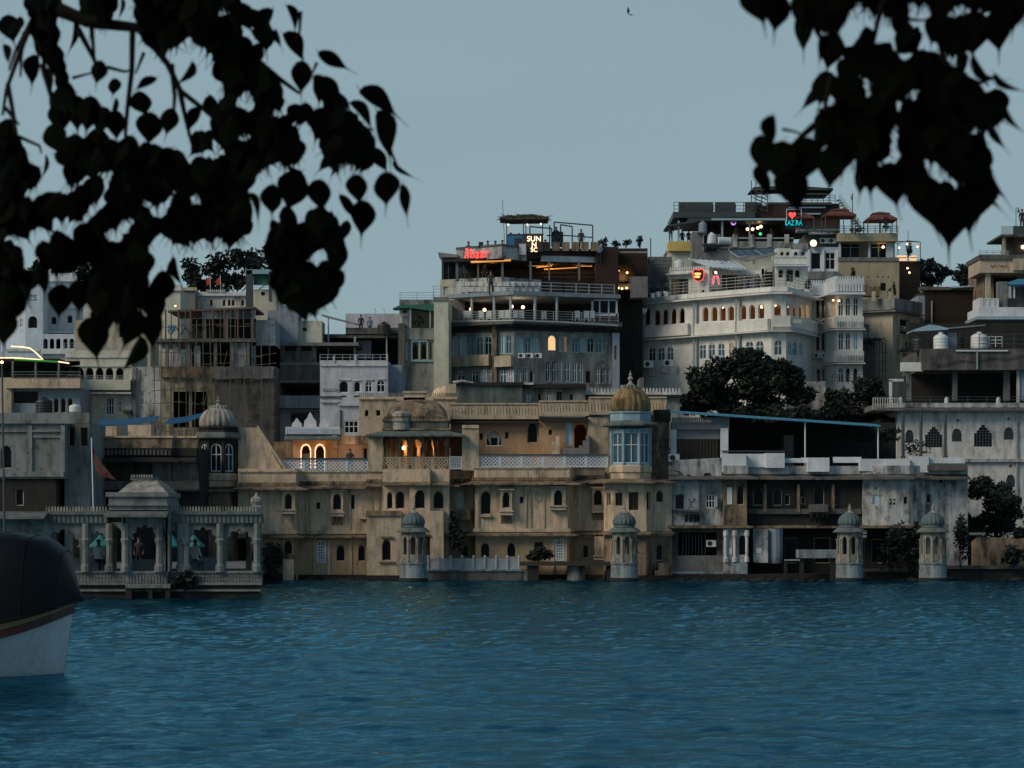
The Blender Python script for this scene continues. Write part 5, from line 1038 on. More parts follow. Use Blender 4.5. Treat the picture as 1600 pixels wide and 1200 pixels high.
# awnings
def awning(label, pts, Y, d, mat, drop=.0):
    t = thing('tarp_awning', label, 'awning', P(pts[0][0], pts[0][1], Y)); m = MB(); a, b = P(*pts[0], Y), P(*pts[1], Y); n = 10; vs = []
    for j, yy in enumerate((0, d)):
        for i in range(n + 1): p = a.lerp(b, i/n) + Vector((0, yy, (.45 if j else 0) - .14*math.sin(math.pi*i/n)*(1 if j == 0 else .5))); vs.append(p)
    m.add(vs + [v - Vector((0, 0, .05)) for v in vs], [(i, i+1, n+2+i, n+1+i) for i in range(n)] + [(i+2*(n+1), i+1+2*(n+1), n+2+i+2*(n+1), n+1+i+2*(n+1)) for i in range(n)] + [(i, 2*(n+1)+i, 2*(n+1)+i+1, i+1) for i in range(n)]); m.build('sheet', mat, t)
    m = MB()
    for p in (a, b): m.bar(p, p - Vector((0, 0, 1.6)), .035, 5)
    m.build('pole', rust, t); return t
awning('blue tarpaulin awning sagging below the cream arcade house', [(150, 663), (243, 657)], 176, 2.2, tarp_blue); awning('shorter blue tarpaulin awning beside the fluted white dome', [(258, 661), (312, 652)], 175, 2.2, tarp_blue)
bx(CA, 'lean_to_wall', [(145, 666, 182, 690), (200, 664, 236, 690)], 174, 2, beige)
YK = 184.0
U = house('unfinished_building', 'stained unfinished concrete building with open dark storeys, wrapped in scaffolding', 335, YK)
block(U, [(252, YK), (336, YK)], 573, None, 9, plaster('stained_cream_concrete', (.44, .40, .30), .95, (.04, .04, .035), seed=31), [('r', 283, 612, 668, 24, 'open'), ('r', 312, 612, 668, 24, 'open')]); block(U, [(336, YK - .6), (428, YK - .6)], 573, None, 9, mid_stone, [])
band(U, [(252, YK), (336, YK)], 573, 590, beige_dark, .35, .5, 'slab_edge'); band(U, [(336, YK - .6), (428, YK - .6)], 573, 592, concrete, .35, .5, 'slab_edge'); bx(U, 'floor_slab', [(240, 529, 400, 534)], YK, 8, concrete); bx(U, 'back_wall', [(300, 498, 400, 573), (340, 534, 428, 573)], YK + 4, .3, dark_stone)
bx(U, 'concrete_column', [(x, 534, x + 5, 573) for x in (258, 292, 334, 360, 385)] + [(x, 498, x + 4, 530) for x in (318, 352, 392)], YK + .2, .4, concrete); bx(U, 'block_infill', [(270, 537, 282, 573), (303, 540, 313, 573), (366, 536, 384, 573)], YK + .5, .2, white_worn); bx(U, 'block_wall', [(316, 484, 399, 498)], YK + .3, .3, white_worn); bx(U, 'grey_wall', [(400, 500, 430, 690), (393, 540, 430, 573)], YK + .8, 6, concrete_blue)
bx(U, 'teal_sheet', [(262, 508, 274, 518), (253, 530, 268, 545)], YK + 2, .1, tin_blue)
m = MB(); m.poly_prism([P(262, 485, YK - .3), P(398, 479, YK - .3), P(398, 482, YK - .3), P(262, 488, YK - .3)], (0, 7, .1)); m.build('frame_roof', rust, U); m = MB()
for x in (259, 279, 298, 333, 351, 372, 396): m.bar(P(x, 530, YK - .3), P(x, 484, YK - .3), .07, 5)
m.build('frame_post', rust, U, kind='stuff')
SC = house('scaffolding', 'bamboo and pipe scaffolding lashed around the unfinished concrete building', 335, YK - 1.4, cat='scaffolding'); m = MB(); rng = random.Random(12)
for i, x in enumerate(range(240, 432, 13)):
    t_ = rng.uniform(480, 500) if x < 400 else rng.uniform(505, 530); m.bar(P(x + rng.uniform(-2, 2), 705, YK - 1.3 - (i % 2)*.5), P(x + rng.uniform(-4, 4), t_, YK - 1.3 - (i % 2)*.5), .045, 4)
for y in (508, 532, 553, 572, 592, 608, 628, 650, 672):
    x = 238
    while x < 425: l = rng.uniform(40, 80); m.bar(P(x, y + rng.uniform(-4, 4), YK - 1.5), P(min(x + l, 432), y + rng.uniform(-5, 5), YK - 1.5), .035, 4); x += l - 10
for _ in range(14): x = rng.uniform(245, 410); y = rng.uniform(500, 640); m.bar(P(x, y, YK - 1.6), P(x + rng.uniform(-14, 14), y + rng.uniform(20, 55), YK - 1.6), .03, 4)
m.build('pole', bamboo, SC, kind='stuff'); m = MB(); m.path([P(263 + 2.2*i, 517 + 6*math.sin(i*.9), YK - .9) for i in range(28)], .05, 4); m.build('cable_coil', plastic_black, SC)
B2 = house('balustraded_house', 'distant white house with a balustraded roof and tiny arched windows below the hilltop tree', 350, 232)
block(B2, [(304, 232), (388, 232)], 460, None, 6, white_p, [('a', x, 468, 478, 4.5, 'dark') for x in (350, 358, 364, 379, 330)]); bx(B2, 'parapet', [(302, 456, 390, 462)], 231.7, .4, white_clean); merlons(B2, [(322, 231.6), (352, 231.6)], 456, 4, 3, white_clean, 'balustrade'); block(B2, [(278, 230), (305, 230)], 452, None, 5, concrete, []); bx(B2, 'parapet', [(276, 449, 307, 454)], 229.8, .4, cream)
block(B2, [(394, 229), (432, 229)], 452, None, 5, cream_lt, [('d', 411, 455, 463, 9, 'frame')]); railing(B2, [(394, 228.8), (440, 228.8)], 443, 452, steel_grey, 3, 14)
for i, (lb, x) in enumerate((('small red flag on the balustraded house roof, left of a pair', 329), ('small red flag on the balustraded house roof, right of a pair', 345))):
    t = thing('red_flag', lb, 'flag', P(x, 458, 230), 'red flags on the balustraded roof'); m = MB(); m.bar(P(x, 458, 230), P(x - 1, 430, 230), .03, 4); m.build('pole', plastic_white, t); m = MB(); m.poly_prism([P(x - 1, 432, 230), P(x - 7, 438, 230), P(x - 6, 446, 230), P(x - 1, 444, 230)], (0, .05, 0)); m.build('cloth', cloth_red, t)
TW = house('steel_water_tower', 'dark steel framed box tower with teal top beside the hilltop tree', 400, 226, cat='tower'); bx(TW, 'tower_body', [(384, 422, 394, 500), (420, 425, 424, 470)], 226, 1, steel_dark); bx(TW, 'tower_top', [(383, 421, 426, 428)], 226, 2, frame_teal); bx(TW, 'tower_panel', [(396, 428, 420, 445)], 226.5, .2, tarp_green)
YE = 189.0
DC = house('dark_concrete_building', 'gloomy half-open concrete building with grey pillar and white cabin right of the scaffolding', 470, YE)
bx(DC, 'pillar', [(436, 478, 466, 538)], YE, 3, concrete_blue); bx(DC, 'cabin', [(466, 501, 503, 538)], YE + .5, 3, cream_lt); bx(DC, 'cabin_window', [(473, 512, 479, 517)], YE + .45, .04, glass); bx(DC, 'side_block', [(418, 485, 436, 690)], YE + .8, 3, concrete_blue)
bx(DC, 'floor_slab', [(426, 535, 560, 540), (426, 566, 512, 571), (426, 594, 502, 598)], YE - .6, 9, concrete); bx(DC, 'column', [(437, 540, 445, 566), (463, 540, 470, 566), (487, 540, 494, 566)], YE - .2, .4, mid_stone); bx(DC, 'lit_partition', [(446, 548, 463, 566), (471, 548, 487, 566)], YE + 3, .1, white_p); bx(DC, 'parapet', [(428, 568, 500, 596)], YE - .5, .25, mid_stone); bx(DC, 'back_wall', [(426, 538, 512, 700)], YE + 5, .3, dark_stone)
bx(DC, 'balcony', [(428, 618, 502, 640)], YE - 1.4, .3, concrete_blue); bx(DC, 'balcony_floor', [(428, 638, 502, 642)], YE - 1.4, 4, concrete); bx(DC, 'lower_wall', [(428, 640, 512, 705)], YE - .6, .4, concrete_blue); bx(DC, 'lower_window', [(455, 646, 490, 662)], YE - .7, .08, glass); bx(DC, 'pier', [(424, 598, 434, 700)], YE - .8, .6, mid_stone)
RT = house('roof_terrace', 'dark open roof terrace with a tin canopy, parapet and wall behind, above the lavender house', 565, 191, cat='terrace')
bx(RT, 'back_wall', [(540, 490, 627, 514)], 197, .4, lavender); bx(RT, 'parapet', [(540, 512, 628, 524)], 191, .25, mid_stone); bx(RT, 'floor_slab', [(503, 522, 628, 528)], 191, 7, mid_stone); m = MB(); m.poly_prism([P(503, 491, 190.5), P(556, 505, 190.5), P(556, 507, 190.5), P(503, 494, 190.5)], (0, 5, .3)); m.build('tin_canopy', tin_dull, RT)
bx(RT, 'post', [(512, 495, 514, 560), (603, 522, 605, 560), (553, 526, 556, 560)], 190.6, .15, steel_grey); bx(RT, 'lower_back_wall', [(500, 526, 628, 600)], 195, .3, dark_stone); bx(RT, 'lavender_partition', [(558, 532, 580, 560)], 193.5, .2, lavender); bx(RT, 'side_pier', [(622, 505, 632, 640)], 190.5, 2, mid_stone)
figure('person', 'dark figure standing on the dark roof terrace, left of two', P(564, 522, 191.6), 'stand', cl_dark, cl_dark, sc=.85); figure('person', 'dark figure on the dark roof terrace, right of two beside the black tank', P(578, 524, 191.6), 'stand', cl_blue, cl_dark, sc=.8); tank('squat black water tank on the dark roof terrace', 600, 524, 190.4, 20, 20, plastic_black)
for lb, x in (('tilted satellite dish on the roof terrace wall, left of two', 587), ('tilted satellite dish on the roof terrace wall, right of two', 601)):
    t = thing('satellite_dish', lb, 'satellite dish', P(x, 490, 197.1), 'satellite dishes on the terrace wall'); m = MB(); b = P(x, 490, 197.1); m.path([b, b + Vector((0, 0, .25)), b + Vector((-.1, -.1, .4))], .025, 4); m.build('stand', steel_grey, t)
    m = MB(); m.lathe((0, 0, 0), [(.02, 0), (.2, .03), (.36, .12), (.34, .13), (.02, .03)], 14); o = m.build('dish', steel_grey, t); o.location = Vector((-.1, -.1, .42)); o.rotation_euler = (R(50), R(-30), 0)
YL2 = 178.0
LV = house('lavender_house', 'pale lavender house with four arched windows and a railed flat roof', 560, YL2)
block(LV, [(500, YL2), (606, YL2)], 563, None, 9, lavender, [('a', 537, 595, 614, 16, 'darkw'), ('a', 558, 596, 613, 11, 'darkw'), ('a', 576, 595, 613, 11, 'darkw'), ('a', 595, 594, 613, 12, 'darkw'), ('r', 537, 618, 621, 9, 'dark'), ('r', 557, 618, 621, 8, 'dark'), ('r', 549, 657, 677, 22, 'sash')]); block(LV, [(606, YL2 + 1.2), (628, YL2 + 1.2)], 570, None, 6, concrete_blue, [])
bx(LV, 'roof_post', [(520, 556, 523, 570), (553, 554, 557, 571), (603, 553, 606, 571)], YL2 - .05, .2, lavender); railing(LV, [(500, YL2 + .1), (606, YL2 + .1)], 554, 568, steel_grey, 3, 12, .02); band(LV, [(500, YL2), (606, YL2)], 569, 572, white_p, .12, .3, 'coping'); band(LV, [(500, YL2), (532, YL2)], 619, 622, mid_stone, .1, .2, 'ledge')
bx(LV, 'window_surround', [(528, 592, 547, 594), (552, 593, 564, 595), (570, 592, 583, 594), (588, 591, 602, 593)], YL2 - .1, .12, white_p); bx(LV, 'wall_ledge', [(528, 631, 612, 634), (500, 627, 528, 629)], YL2 - .2, .2, lavender); bx(LV, 'drain_pipe', [(531, 640, 533, 680)], YL2 - .12, .1, steel_dark); bx(LV, 'relief_row', [(504, 607, 526, 611)], YL2 - .06, .06, concrete_blue)
# ------------------------------------------------------------------ restaurant building with the red neon sign
YA = 192.0
A_ = house('restaurant_building', 'tall many-storeyed restaurant building with teal windows and a red neon sign on top', 800, YA, cat='restaurant')
pa = [(703, YA), (803, YA - 3), (880, YA - 1.4), (966, YA)]
def YF(px):
    for a, b in zip(pa, pa[1:]):
        if px <= b[0]: return a[1] + (b[1] - a[1])*(px - a[0])/(b[0] - a[0])
    return YA
r1 = [('a', 711.5, 525, 557, 11, 'pale'), ('a', 723.5, 525, 557, 11, 'pale'), ('r', 736, 527, 555, 7, 'teal'), ('a', 749.5, 524, 555, 12, 'teal'), ('a', 762.5, 524, 555, 12, 'teal'), ('a', 783.5, 523, 553, 11, 'teal'), ('a', 795, 523, 553, 11, 'teal'),
      ('a', 812, 525, 552, 11, 'teal'), ('a', 825, 525, 552, 11, 'teal'), ('a', 838, 526, 552, 11, 'teal'), ('a', 862.5, 524, 548, 13, 'lit'), ('r', 883.5, 526, 550, 5, 'litlow'), ('r', 875.3, 526, 550, 5, 'blue'), ('a', 898.5, 526, 551, 12, 'teal'), ('a', 911, 526, 551, 10, 'teal'), ('a', 923, 527, 551, 11, 'teal'), ('a', 935.5, 528, 552, 11, 'teal')]
r2 = [('c', 720, 578, 597, 12, 'blue'), ('c', 742, 577, 599, 10, 'darkw'), ('c', 756, 577, 599, 10, 'darkw'), ('c', 766.5, 577, 599, 7, 'darkw'), ('c', 786, 576, 600, 11, 'blue'), ('c', 798, 576, 600, 9, 'blue'), ('c', 810, 576, 598, 8, 'darkw'), ('c', 820.5, 576, 598, 8, 'darkw'), ('c', 831, 577, 598, 8, 'darkw'),
      ('r', 856, 565, 597, 8, 'blue'), ('r', 866, 565, 597, 8, 'blue'), ('r', 875.5, 565, 597, 6, 'blue'), ('r', 886, 564, 597, 9, 'blue'), ('r', 898, 566, 598, 8, 'blue'), ('r', 907, 566, 598, 7, 'blue'), ('r', 919, 580, 598, 8, 'wood'), ('r', 934, 575, 599, 7, 'blue'), ('r', 943, 575, 599, 7, 'blue'), ('r', 951, 575, 599, 6, 'blue'), ('r', 959, 575, 599, 6, 'blue')]
weath = plaster('weathered_grey_green_plaster', (.33, .355, .335), .85, (.045, .055, .05), seed=33)
block(A_, pa, 506, 560, 8, weath, r1); block(A_, pa, 560.05, None, 8, weath, r2)
for a, b in ((703, 768), (777, 803)): band(A_, [(a, YF(a)), (b, YF(b))], 557, 574, beige_pale, .45, .5, 'balcony_front')
bx(A_, 'drain_pier', [(769, 510, 776, 604)], YF(772) - .45, .4, beige_dark); sweep(A_, pa, [(.9, 0), (.9, .35), (-.2, .35), (-.2, 0)], mid_stone, 'terrace_slab', z=zz(512, YA)); sweep(A_, pa, [(.3, 0), (.3, .3), (-.2, .3), (-.2, 0)], dark_stone, 'cornice', z=zz(520, YA))
railing(A_, [(p, y - .8) for p, y in pa], 491, 506, steel_grey, 4, 16, .022, Yr=YA); m = MB(); m.path([P(p, y_, YF(p) - 1) for p, y_ in ((703, 503), (803, 501), (880, 504), (966, 509))], .09, 5); m.build('terrace_pipe', steel_grey, A_)
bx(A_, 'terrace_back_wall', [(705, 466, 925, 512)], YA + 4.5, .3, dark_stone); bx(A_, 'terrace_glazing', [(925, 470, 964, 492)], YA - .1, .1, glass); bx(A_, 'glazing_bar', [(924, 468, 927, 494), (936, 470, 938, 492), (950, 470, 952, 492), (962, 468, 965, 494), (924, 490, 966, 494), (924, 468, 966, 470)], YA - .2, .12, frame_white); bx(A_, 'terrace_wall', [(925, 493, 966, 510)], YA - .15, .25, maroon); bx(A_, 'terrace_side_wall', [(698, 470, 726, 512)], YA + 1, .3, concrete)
sweep(A_, pa, [(.5, 0), (.5, .3), (-7, .3), (-7, 0)], concrete_blue, 'upper_slab', z=zz(467, YA)); m = MB()
for x in (737, 772, 798, 836, 870): p = P(x, 508, YF(x) - .3); m.bar(p, Vector((p.x, p.y, zz(465, YA))), .11, 6)
m.build('terrace_post', steel_grey, A_, kind='stuff'); railing(A_, [(690, YA), (803, YA - 3.3)], 452, 464, steel_grey, 4, 22, .02, Yr=YA); railing(A_, [(803, YA - 3.3), (880, YA - 1.8), (960, YA - .4)], 446, 466, steel_grey, 4, 22, .035, Yr=YA)
CHR = None; CL = {735: 'second white dining chair from the left end of the terrace', 752: 'white dining chair midway between the first and second terrace posts', 764: 'white dining chair just left of the second terrace post', 783: 'white dining chair just right of the second terrace post', 792: 'white dining chair left of the terrace corner', 806: 'white dining chair under the brightest pendant lamps', 815: 'white dining chair right of the brightest pendant lamp', 850: 'white dining chair midway between the last two terrace posts', 902: 'white dining chair before the dark right part of the terrace', 916: 'white dining chair second from the glazed terrace end', 925: 'white dining chair next to the glazed terrace end'}
for x in (728, 735, 752, 764, 783, 792, 806, 815, 850, 902, 916, 925):    # white dining chairs on the terrace
    p = P(x, 506, YF(x) + .4)
    if CHR is None:
        CHR = thing('dining_chair', 'leftmost white dining chair along the open terrace railing', 'chair', p, 'white chairs on the dining terrace'); m = MB(); m.box(p.x - .2, p.x + .2, p.y - .2, p.y + .2, p.z + .42, p.z + .48); m.build('seat', plastic_white, CHR); m = MB(); m.box(p.x - .2, p.x + .2, p.y - .22, p.y - .17, p.z + .48, p.z + 1.0); m.build('backrest', plastic_white, CHR)
        for a in (-.16, .16):
            for b in (-.16, .16): m = MB(); m.box(p.x + a - .03, p.x + a + .03, p.y + b - .03, p.y + b + .03, p.z, p.z + .42); m.build('leg', plastic_white, CHR)
    else: copy_thing(CHR, p, CL[x])
bulbs('pendant_lamp', ['glowing pendant lamp over the dining terrace, beside its middle post', 'brightest glowing pendant lamp over the dining terrace, right of the middle post', 'faint pendant lamp deep in the dining terrace, left half', 'tiny lamp at the left end of the dining terrace'], [(799.5, 479, YA - 2), (817, 480, YA - 1.5), (757, 484, YA + 1), (736, 483, YA + 1)], .13, group='lamps over the dining terrace'); glow(808, 481, YA - .6, 40, (1, .7, .4)); glow(757, 483, YA + 1.6, 10, (1, .7, .4)); glow(862, 537, YA + .6, 10)
block(A_, [(678, YA - 3.4), (700, YA - 3.4), (705, YA - 2)], 469, None, 4, cream_lt, []); band(A_, [(677, YA - 3.4), (701, YA - 3.4)], 464, 470, weath, .1, .4, 'tower_cap'); band(A_, [(695, YA - 3.5), (701, YA - 3.5)], 500, 640, cream_lt, .1, .3, 'tower_pilaster')
YW2 = YA - 1
block(A_, [(624, YW2), (678, YW2)], 530, None, 5, weath, [('c', 649, 535, 562, 11, 'dark'), ('c', 662, 535, 562, 11, 'dark'), ('r', 630, 533, 563, 3, 'darkw'), ('r', 635.5, 533, 563, 3, 'darkw'), ('r', 673, 535, 562, 5, 'dark')]); bx(A_, 'window_frame', [(642, 531, 668, 534), (642, 562, 678, 565), (642, 534, 644, 562), (654.6, 534, 656.6, 562), (667, 534, 669, 562)], YW2 - .12, .12, frame_teal); band(A_, [(624, YW2), (678, YW2)], 513, 531, weath, .2, .4, 'balcony_slab')
bx(A_, 'terrace_room', [(624, 484, 641, 513)], YW2 + .4, 3, cream_lt); bx(A_, 'terrace_back', [(641, 484, 678, 513)], YW2 + 2.5, .2, cream_lt); bx(A_, 'room_window', [(629, 485, 636, 489)], YW2 + .35, .04, glass); bx(A_, 'room_door', [(628, 494, 638, 513)], YW2 + .36, .04, tin_dull); m = MB(); m.poly_prism([P(613, 482, YW2 - .4), P(625, 476.5, YW2 - .4), P(678, 475, YW2 - .4), P(678, 486, YW2 - .4), P(640, 481, YW2 - .4)], (0, 3, .1)); m.build('canopy', tarp_green, A_); bx(A_, 'terrace_post', [(640.5, 478, 642.5, 513), (671, 478, 673, 513)], YW2 - .2, .12, steel_grey)
bx(A_, 'roof_deck', [(624, 468, 678, 476)], YW2, 3, weath); railing(A_, [(625, YW2), (678, YW2)], 457, 469, steel_grey, 3, 30); railing(A_, [(677, YA - 3.4), (700, YA - 3.4)], 447, 466, steel_grey, 4, 12); shrub('scruffy planter bushes on the small side terrace under the green canopy', 657, 512, YW2 - .1, 15, 12, 160, .14, 1)
# white block storey, open bar storey, fascia with sign
YU = YA + 1.5; pu = [(690, YU + .5), (784, YU - 1.6), (846, YU + .6)]
block(A_, pu, 437, 470, 6, white_worn, []); block(A_, [(688, YU + .3), (714, YU + .1)], 437, 468, 3, cream, [('r', 697, 448, 462, 9, 'dark')]); m = MB(); rb = 0
for i in range(13): a = 716 + i*10; m.B(a, 440, a + 9, 447, YU - 1.9 + abs(a - 784)*.02, .08); m.B(a - 4, 448.5, a + 5, 455.5, YU - 1.9 + abs(a - 784)*.02, .08)
m.build('wall_block', white_p, A_, kind='stuff'); block(A_, [(846, YU + .6), (966, YU + 1.6)], 437, 470, 6, maroon, [])
bx(A_, 'bar_back_wall', [(692, 405, 1000, 440)], YU + 5, .3, wood_dark); sweep(A_, [(692, YU), (784, YU - 1.6), (822, YU + .4), (966, YU + 1.4)], [(.1, 0), (.1, .25), (-6, .25), (-6, 0)], dark_stone, 'bar_ceiling', z=zz(410, YU)); m = MB()
for x, w_ in ((714, 4), (747, 2.5), (785, 4), (829, 3.5), (858, 2.5), (905, 3)): m.B(x - w_/2, 408, x + w_/2, 438, YU - 1 + abs(x - 784)*.012, .2)
m.build('bar_post', concrete, A_, kind='stuff'); m = MB()
for x in range(716, 960, 9): m.bar(P(x, 437, YU - .4 + abs(x - 784)*.01), P(x, 431, YU - .4 + abs(x - 784)*.01), .02, 4)
m.build('baluster', steel_dark, A_, kind='stuff'); bx(A_, 'bar_shelf', [(845, 425, 930, 427), (850, 432, 930, 434)], YU + 2, .3, wood_brown)
pf = [(714, YU + .5), (784, YU - 2), (822, YU)]
band(A_, pf, 390, 409, white_worn, .1, .4, 'fascia'); band(A_, pf, 387, 390.5, steel_dark, .15, .5, 'fascia_cap'); band(A_, [(822, YU), (930, YU + 1)], 388, 404, maroon, .1, .4, 'fascia'); band(A_, [(845, YU + .1), (930, YU + 1)], 400, 409, concrete_blue, .3, .5, 'beam'); sweep(A_, [(714, YU + .5), (784, YU - 2), (822, YU), (930, YU + 1)], [(.0, 0), (.0, .2), (-7, .2), (-7, 0)], mid_stone, 'roof_deck', z=zz(391, YU))
block(A_, [(930, YU + .5), (966, YU + .9)], 385, 466, 6, maroon, []); block(A_, [(966, YU + 3), (1012, YU + 3)], 388, 462, 5, maroon, [('r', 979, 414, 452, 24, 'open')]); bx(A_, 'alcove_balcony', [(958, 443, 988, 452)], YU + 1.6, 1.3, gilt); bx(A_, 'stair_shaft', [(962, 458, 1004, 700)], YU + 4, 3, dark_stone); bx(A_, 'grey_block', [(985, 432, 1012, 465)], YU + 1.5, 2, concrete); block(A_, [(957, YA - .4), (968, YA - .2)], 520, None, 3, lavender, [('r', 962, 540, 562, 4, 'dark')])
glow(973, 432, YU + 4.5, 30, (1, .5, .18)); glow(860, 416, YU + 2, 26, (1, .46, .16)); glow(910, 418, YU + 3, 26, (1, .46, .16)); glow(770, 414, YU + .6, 6, (1, .5, .2))
bx(A_, 'corner_booth', [(690, 402, 714, 437)], YU + 1.2, .15, glass); bx(A_, 'booth_post', [(690, 400, 693, 438), (700, 402, 701.5, 437)], YU + .6, .15, steel_dark); m = MB(); m.poly_prism([P(684, 394, YU), P(716, 398, YU), P(716, 402, YU), P(690, 402, YU)], (0, 4, 0)); m.build('booth_roof', tin_dull, A_)
def led(label, p, q, Ya, Yb, mat, r=.05): m = MB(); m.bar(P(*p, Ya), P(*q, Yb), r, 5); m.build('light_strip', mat, None, label=label, cat='light strip')
led('amber light strip under the white fascia below the red neon sign', (736, 409.5), (798, 406.5), YU - .9, YU - 1.6, led_amber, .08)
for i, (p, q) in enumerate((((800, 413), (850, 416)), ((838, 418), (862, 415)), ((862, 411), (905, 415)), ((850, 421), (902, 418)), ((900, 414), (925, 416)))): led(['long amber ceiling strip left in the bar', 'short slanting amber strip behind the bar post', 'amber ceiling strip in the middle of the bar', 'lower amber strip over the bar counter', 'bright short amber strip at the right end of the bar'][i], p, q, YU + 2.5, YU + 2.5, led_amber, .045)
bulbs('alcove_lamp', ['row of warm lamps under the maroon alcove balcony, left one', 'row of warm lamps under the maroon alcove balcony, middle one', 'row of warm lamps under the maroon alcove balcony, right one', 'warm lamp strip in the maroon alcove, upper left', 'warm lamp in the maroon alcove, upper right'], [(966, 450, YU + 1.5), (972, 451, YU + 1.5), (979, 450, YU + 1.5), (966, 423, YU + 5), (980, 426, YU + 5)], .09, letter_cream, 'lamps of the maroon alcove')
a = plan(pf[0]); b = plan(pf[1]); u = (b - a).normalized(); ang = math.atan2(u.y, u.x); SN = thing('neon_sign', 'red neon outline sign reading abaar with a bar over the first letter', 'neon sign', P(727, 407, YU - .3))
cu = bpy.data.curves.new('t', 'FONT'); cu.body = '\u0101baar'; cu.size = 1.16; cu.extrude = .02; cu.offset = .004; cu.space_character = 1.12; cu.resolution_u = 4; t = bpy.data.objects.new('t', cu); C.objects.link(t); bpy.context.view_layer.update()
me = bpy.data.meshes.new_from_object(t.evaluated_get(bpy.context.evaluated_depsgraph_get())); bpy.data.objects.remove(t); xs_ = [v.co.x for v in me.vertices]; wd = max(xs_) - min(xs_)
me.transform(Matrix.Rotation(ang, 4, 'Z') @ Matrix.Rotation(R(90), 4, 'X') @ Matrix.Diagonal((2.28/wd, 1, 1, 1))); me.materials.clear(); me.materials.append(neon_red); o = bpy.data.objects.new('neon_letters', me); C.objects.link(o); o.parent = SN; pp = a + u*((kx(726.5)*a.y - a.x)/(u.x - kx(726.5)*u.y)); o.location = Vector((pp.x - .05, pp.y - .42, zz(406, pp.y))) - ORG[SN]
m = MB(); q0 = Vector((pp.x, pp.y - .36, zz(400, pp.y))); m.bar(q0, q0 + Vector((u.x*2.2, u.y*2.2, 0)), .02, 4); m.bar(q0 + Vector((u.x, u.y, 0)), q0 + Vector((u.x, u.y + .4, 0)), .02, 4); m.build('mounting_rail', steel_dark, SN)
glow(749, 400, YU - 2.2, 1.6, (1, .1, .08), .4)
S2 = thing('lit_letter_sign', 'cream lit letters reading SUN N SC stacked on a dark rooftop panel', 'sign', P(834, 393, YU - .6)); bx(S2, 'panel', [(817, 365, 848, 393)], YU - .5, .12, wood_dark)
for s, yb, h in (('SUN', 377, 8.5), ('N', 386, 8), ('SC', 394 - .6, 7)): text_mesh(s, h/F*YU*1.36, .02, letter_cream, P(834.5, yb, YU - .6), 0, 'letters', S2, align='CENTER')
DK = thing('rooftop_deck', 'blue boarded upper rooftop deck with a shaggy thatched canopy and bare steel pergola frames', 'deck', P(830, 391, YU)); bx(DK, 'blue_board', [(791, 367, 818, 390)], YU - .3, .15, blue_paint); bx(DK, 'board_hatch', [(804, 372, 813, 386)], YU - .4, .1, wood_dark); bx(DK, 'white_box', [(811, 381, 822, 398)], YU - .8, .5, white_p); bx(DK, 'deck_rail', [(793, 365.5, 850, 367)], YU - .35, .08, steel_dark); m = MB(); rng = random.Random(4)
bx(DK, 'post', [(x, 343, x + 1.6, 392) for x in (791, 817, 821, 847)], YU - .3, .12, steel_dark)
for i in range(260): x = rng.uniform(782, 857); y = 341 - 3*math.sin((x - 782)/75*math.pi) + rng.uniform(-3, 2.5); d = rng.uniform(-.8, 2.6); p = P(x, y, YU + d); q = p + Vector((rng.uniform(-.5, .5), rng.uniform(-.5, .5), rng.uniform(-.22, .1))); m.bar(p, q, .05, 3, .015)
m.poly_prism([P(781, 341, YU - .7), P(800, 338, YU - .7), P(857, 339, YU - .7), P(857, 342, YU - .7), P(800, 343, YU - .7)], (0, 3, 0)); m.build('thatch', thatch, DK, kind='stuff'); m = MB()
for pts_ in (((828, 384), (828, 354), (862, 357), (862, 384)), ((859, 384), (859, 352)), ((866, 384), (866, 347), (926, 352), (926, 384)), ((876, 380), (876, 351), (894, 354), (894, 378))):
    m.path([P(x, y, YU + .6) for x, y in pts_], .055, 5)
m.path([P(854, 368, YU + .7), P(885, 368, YU + .7), P(926, 371, YU + .7)], .05, 5); m.build('pergola_frame', steel_dark, DK); bx(DK, 'dark_booth', [(862, 362, 880, 384)], YU + 1.4, 1, canvas_dark); bx(DK, 'planter', [(848 + 15*i, 378, 860 + 15*i, 392) for i in range(6)], YU + .1, .4, beige_dark); bx(DK, 'speaker', [(748, 378, 755, 388)], YU - 1, .4, plastic_black)
m = MB(); m.bar(P(789, 390, YU), P(785, 312, YU), .03, 4); m.build('mast', steel_dark, DK)
bulbs('canopy_lamp', ['pale lamp under the thatched canopy, left post', 'pale lamp under the thatched canopy, middle post', 'pale lamp under the thatched canopy, right post'], [(794, 351, YU - .4), (824, 351, YU - .4), (845, 350, YU - .4)], .07, letter_cream, 'lamps under the thatch')
for lb, x, y, d, cl in (('dark seated guest behind the neon fascia, left of the speaker box', 732, 392, .4, cl_dark), ('dark seated guest right of the speaker box on the roof', 762, 391, -.4, cl_dark), ('dark seated guest in the middle of the roof edge', 774, 391, -.8, cl_blue), ('dark seated guest at the corner of the white fascia', 785, 390, -.9, cl_dark)): figure('person', lb, P(x, y + 15, YU + d), 'sit', cl, cl_dark, sc=1.05)
for lb, x, y, cl in (('guest in the thatched deck, left of two', 798, 381, cl_dark), ('guest in the thatched deck, right of two', 811, 382, cl_blue), ('person in a pale green shirt beside the lit letters', 852, 392, cl_green), ('dark person at the bare pergola frame', 869, 372, cl_dark), ('dark person seated high near the right pergola post', 908, 376, cl_dark), ('pale-shirted person at the right end of the planters', 936, 395, cl_white)): figure('person', lb, P(x, y + 16, YU + .5), 'stand', cl, cl_dark, sc=.95)
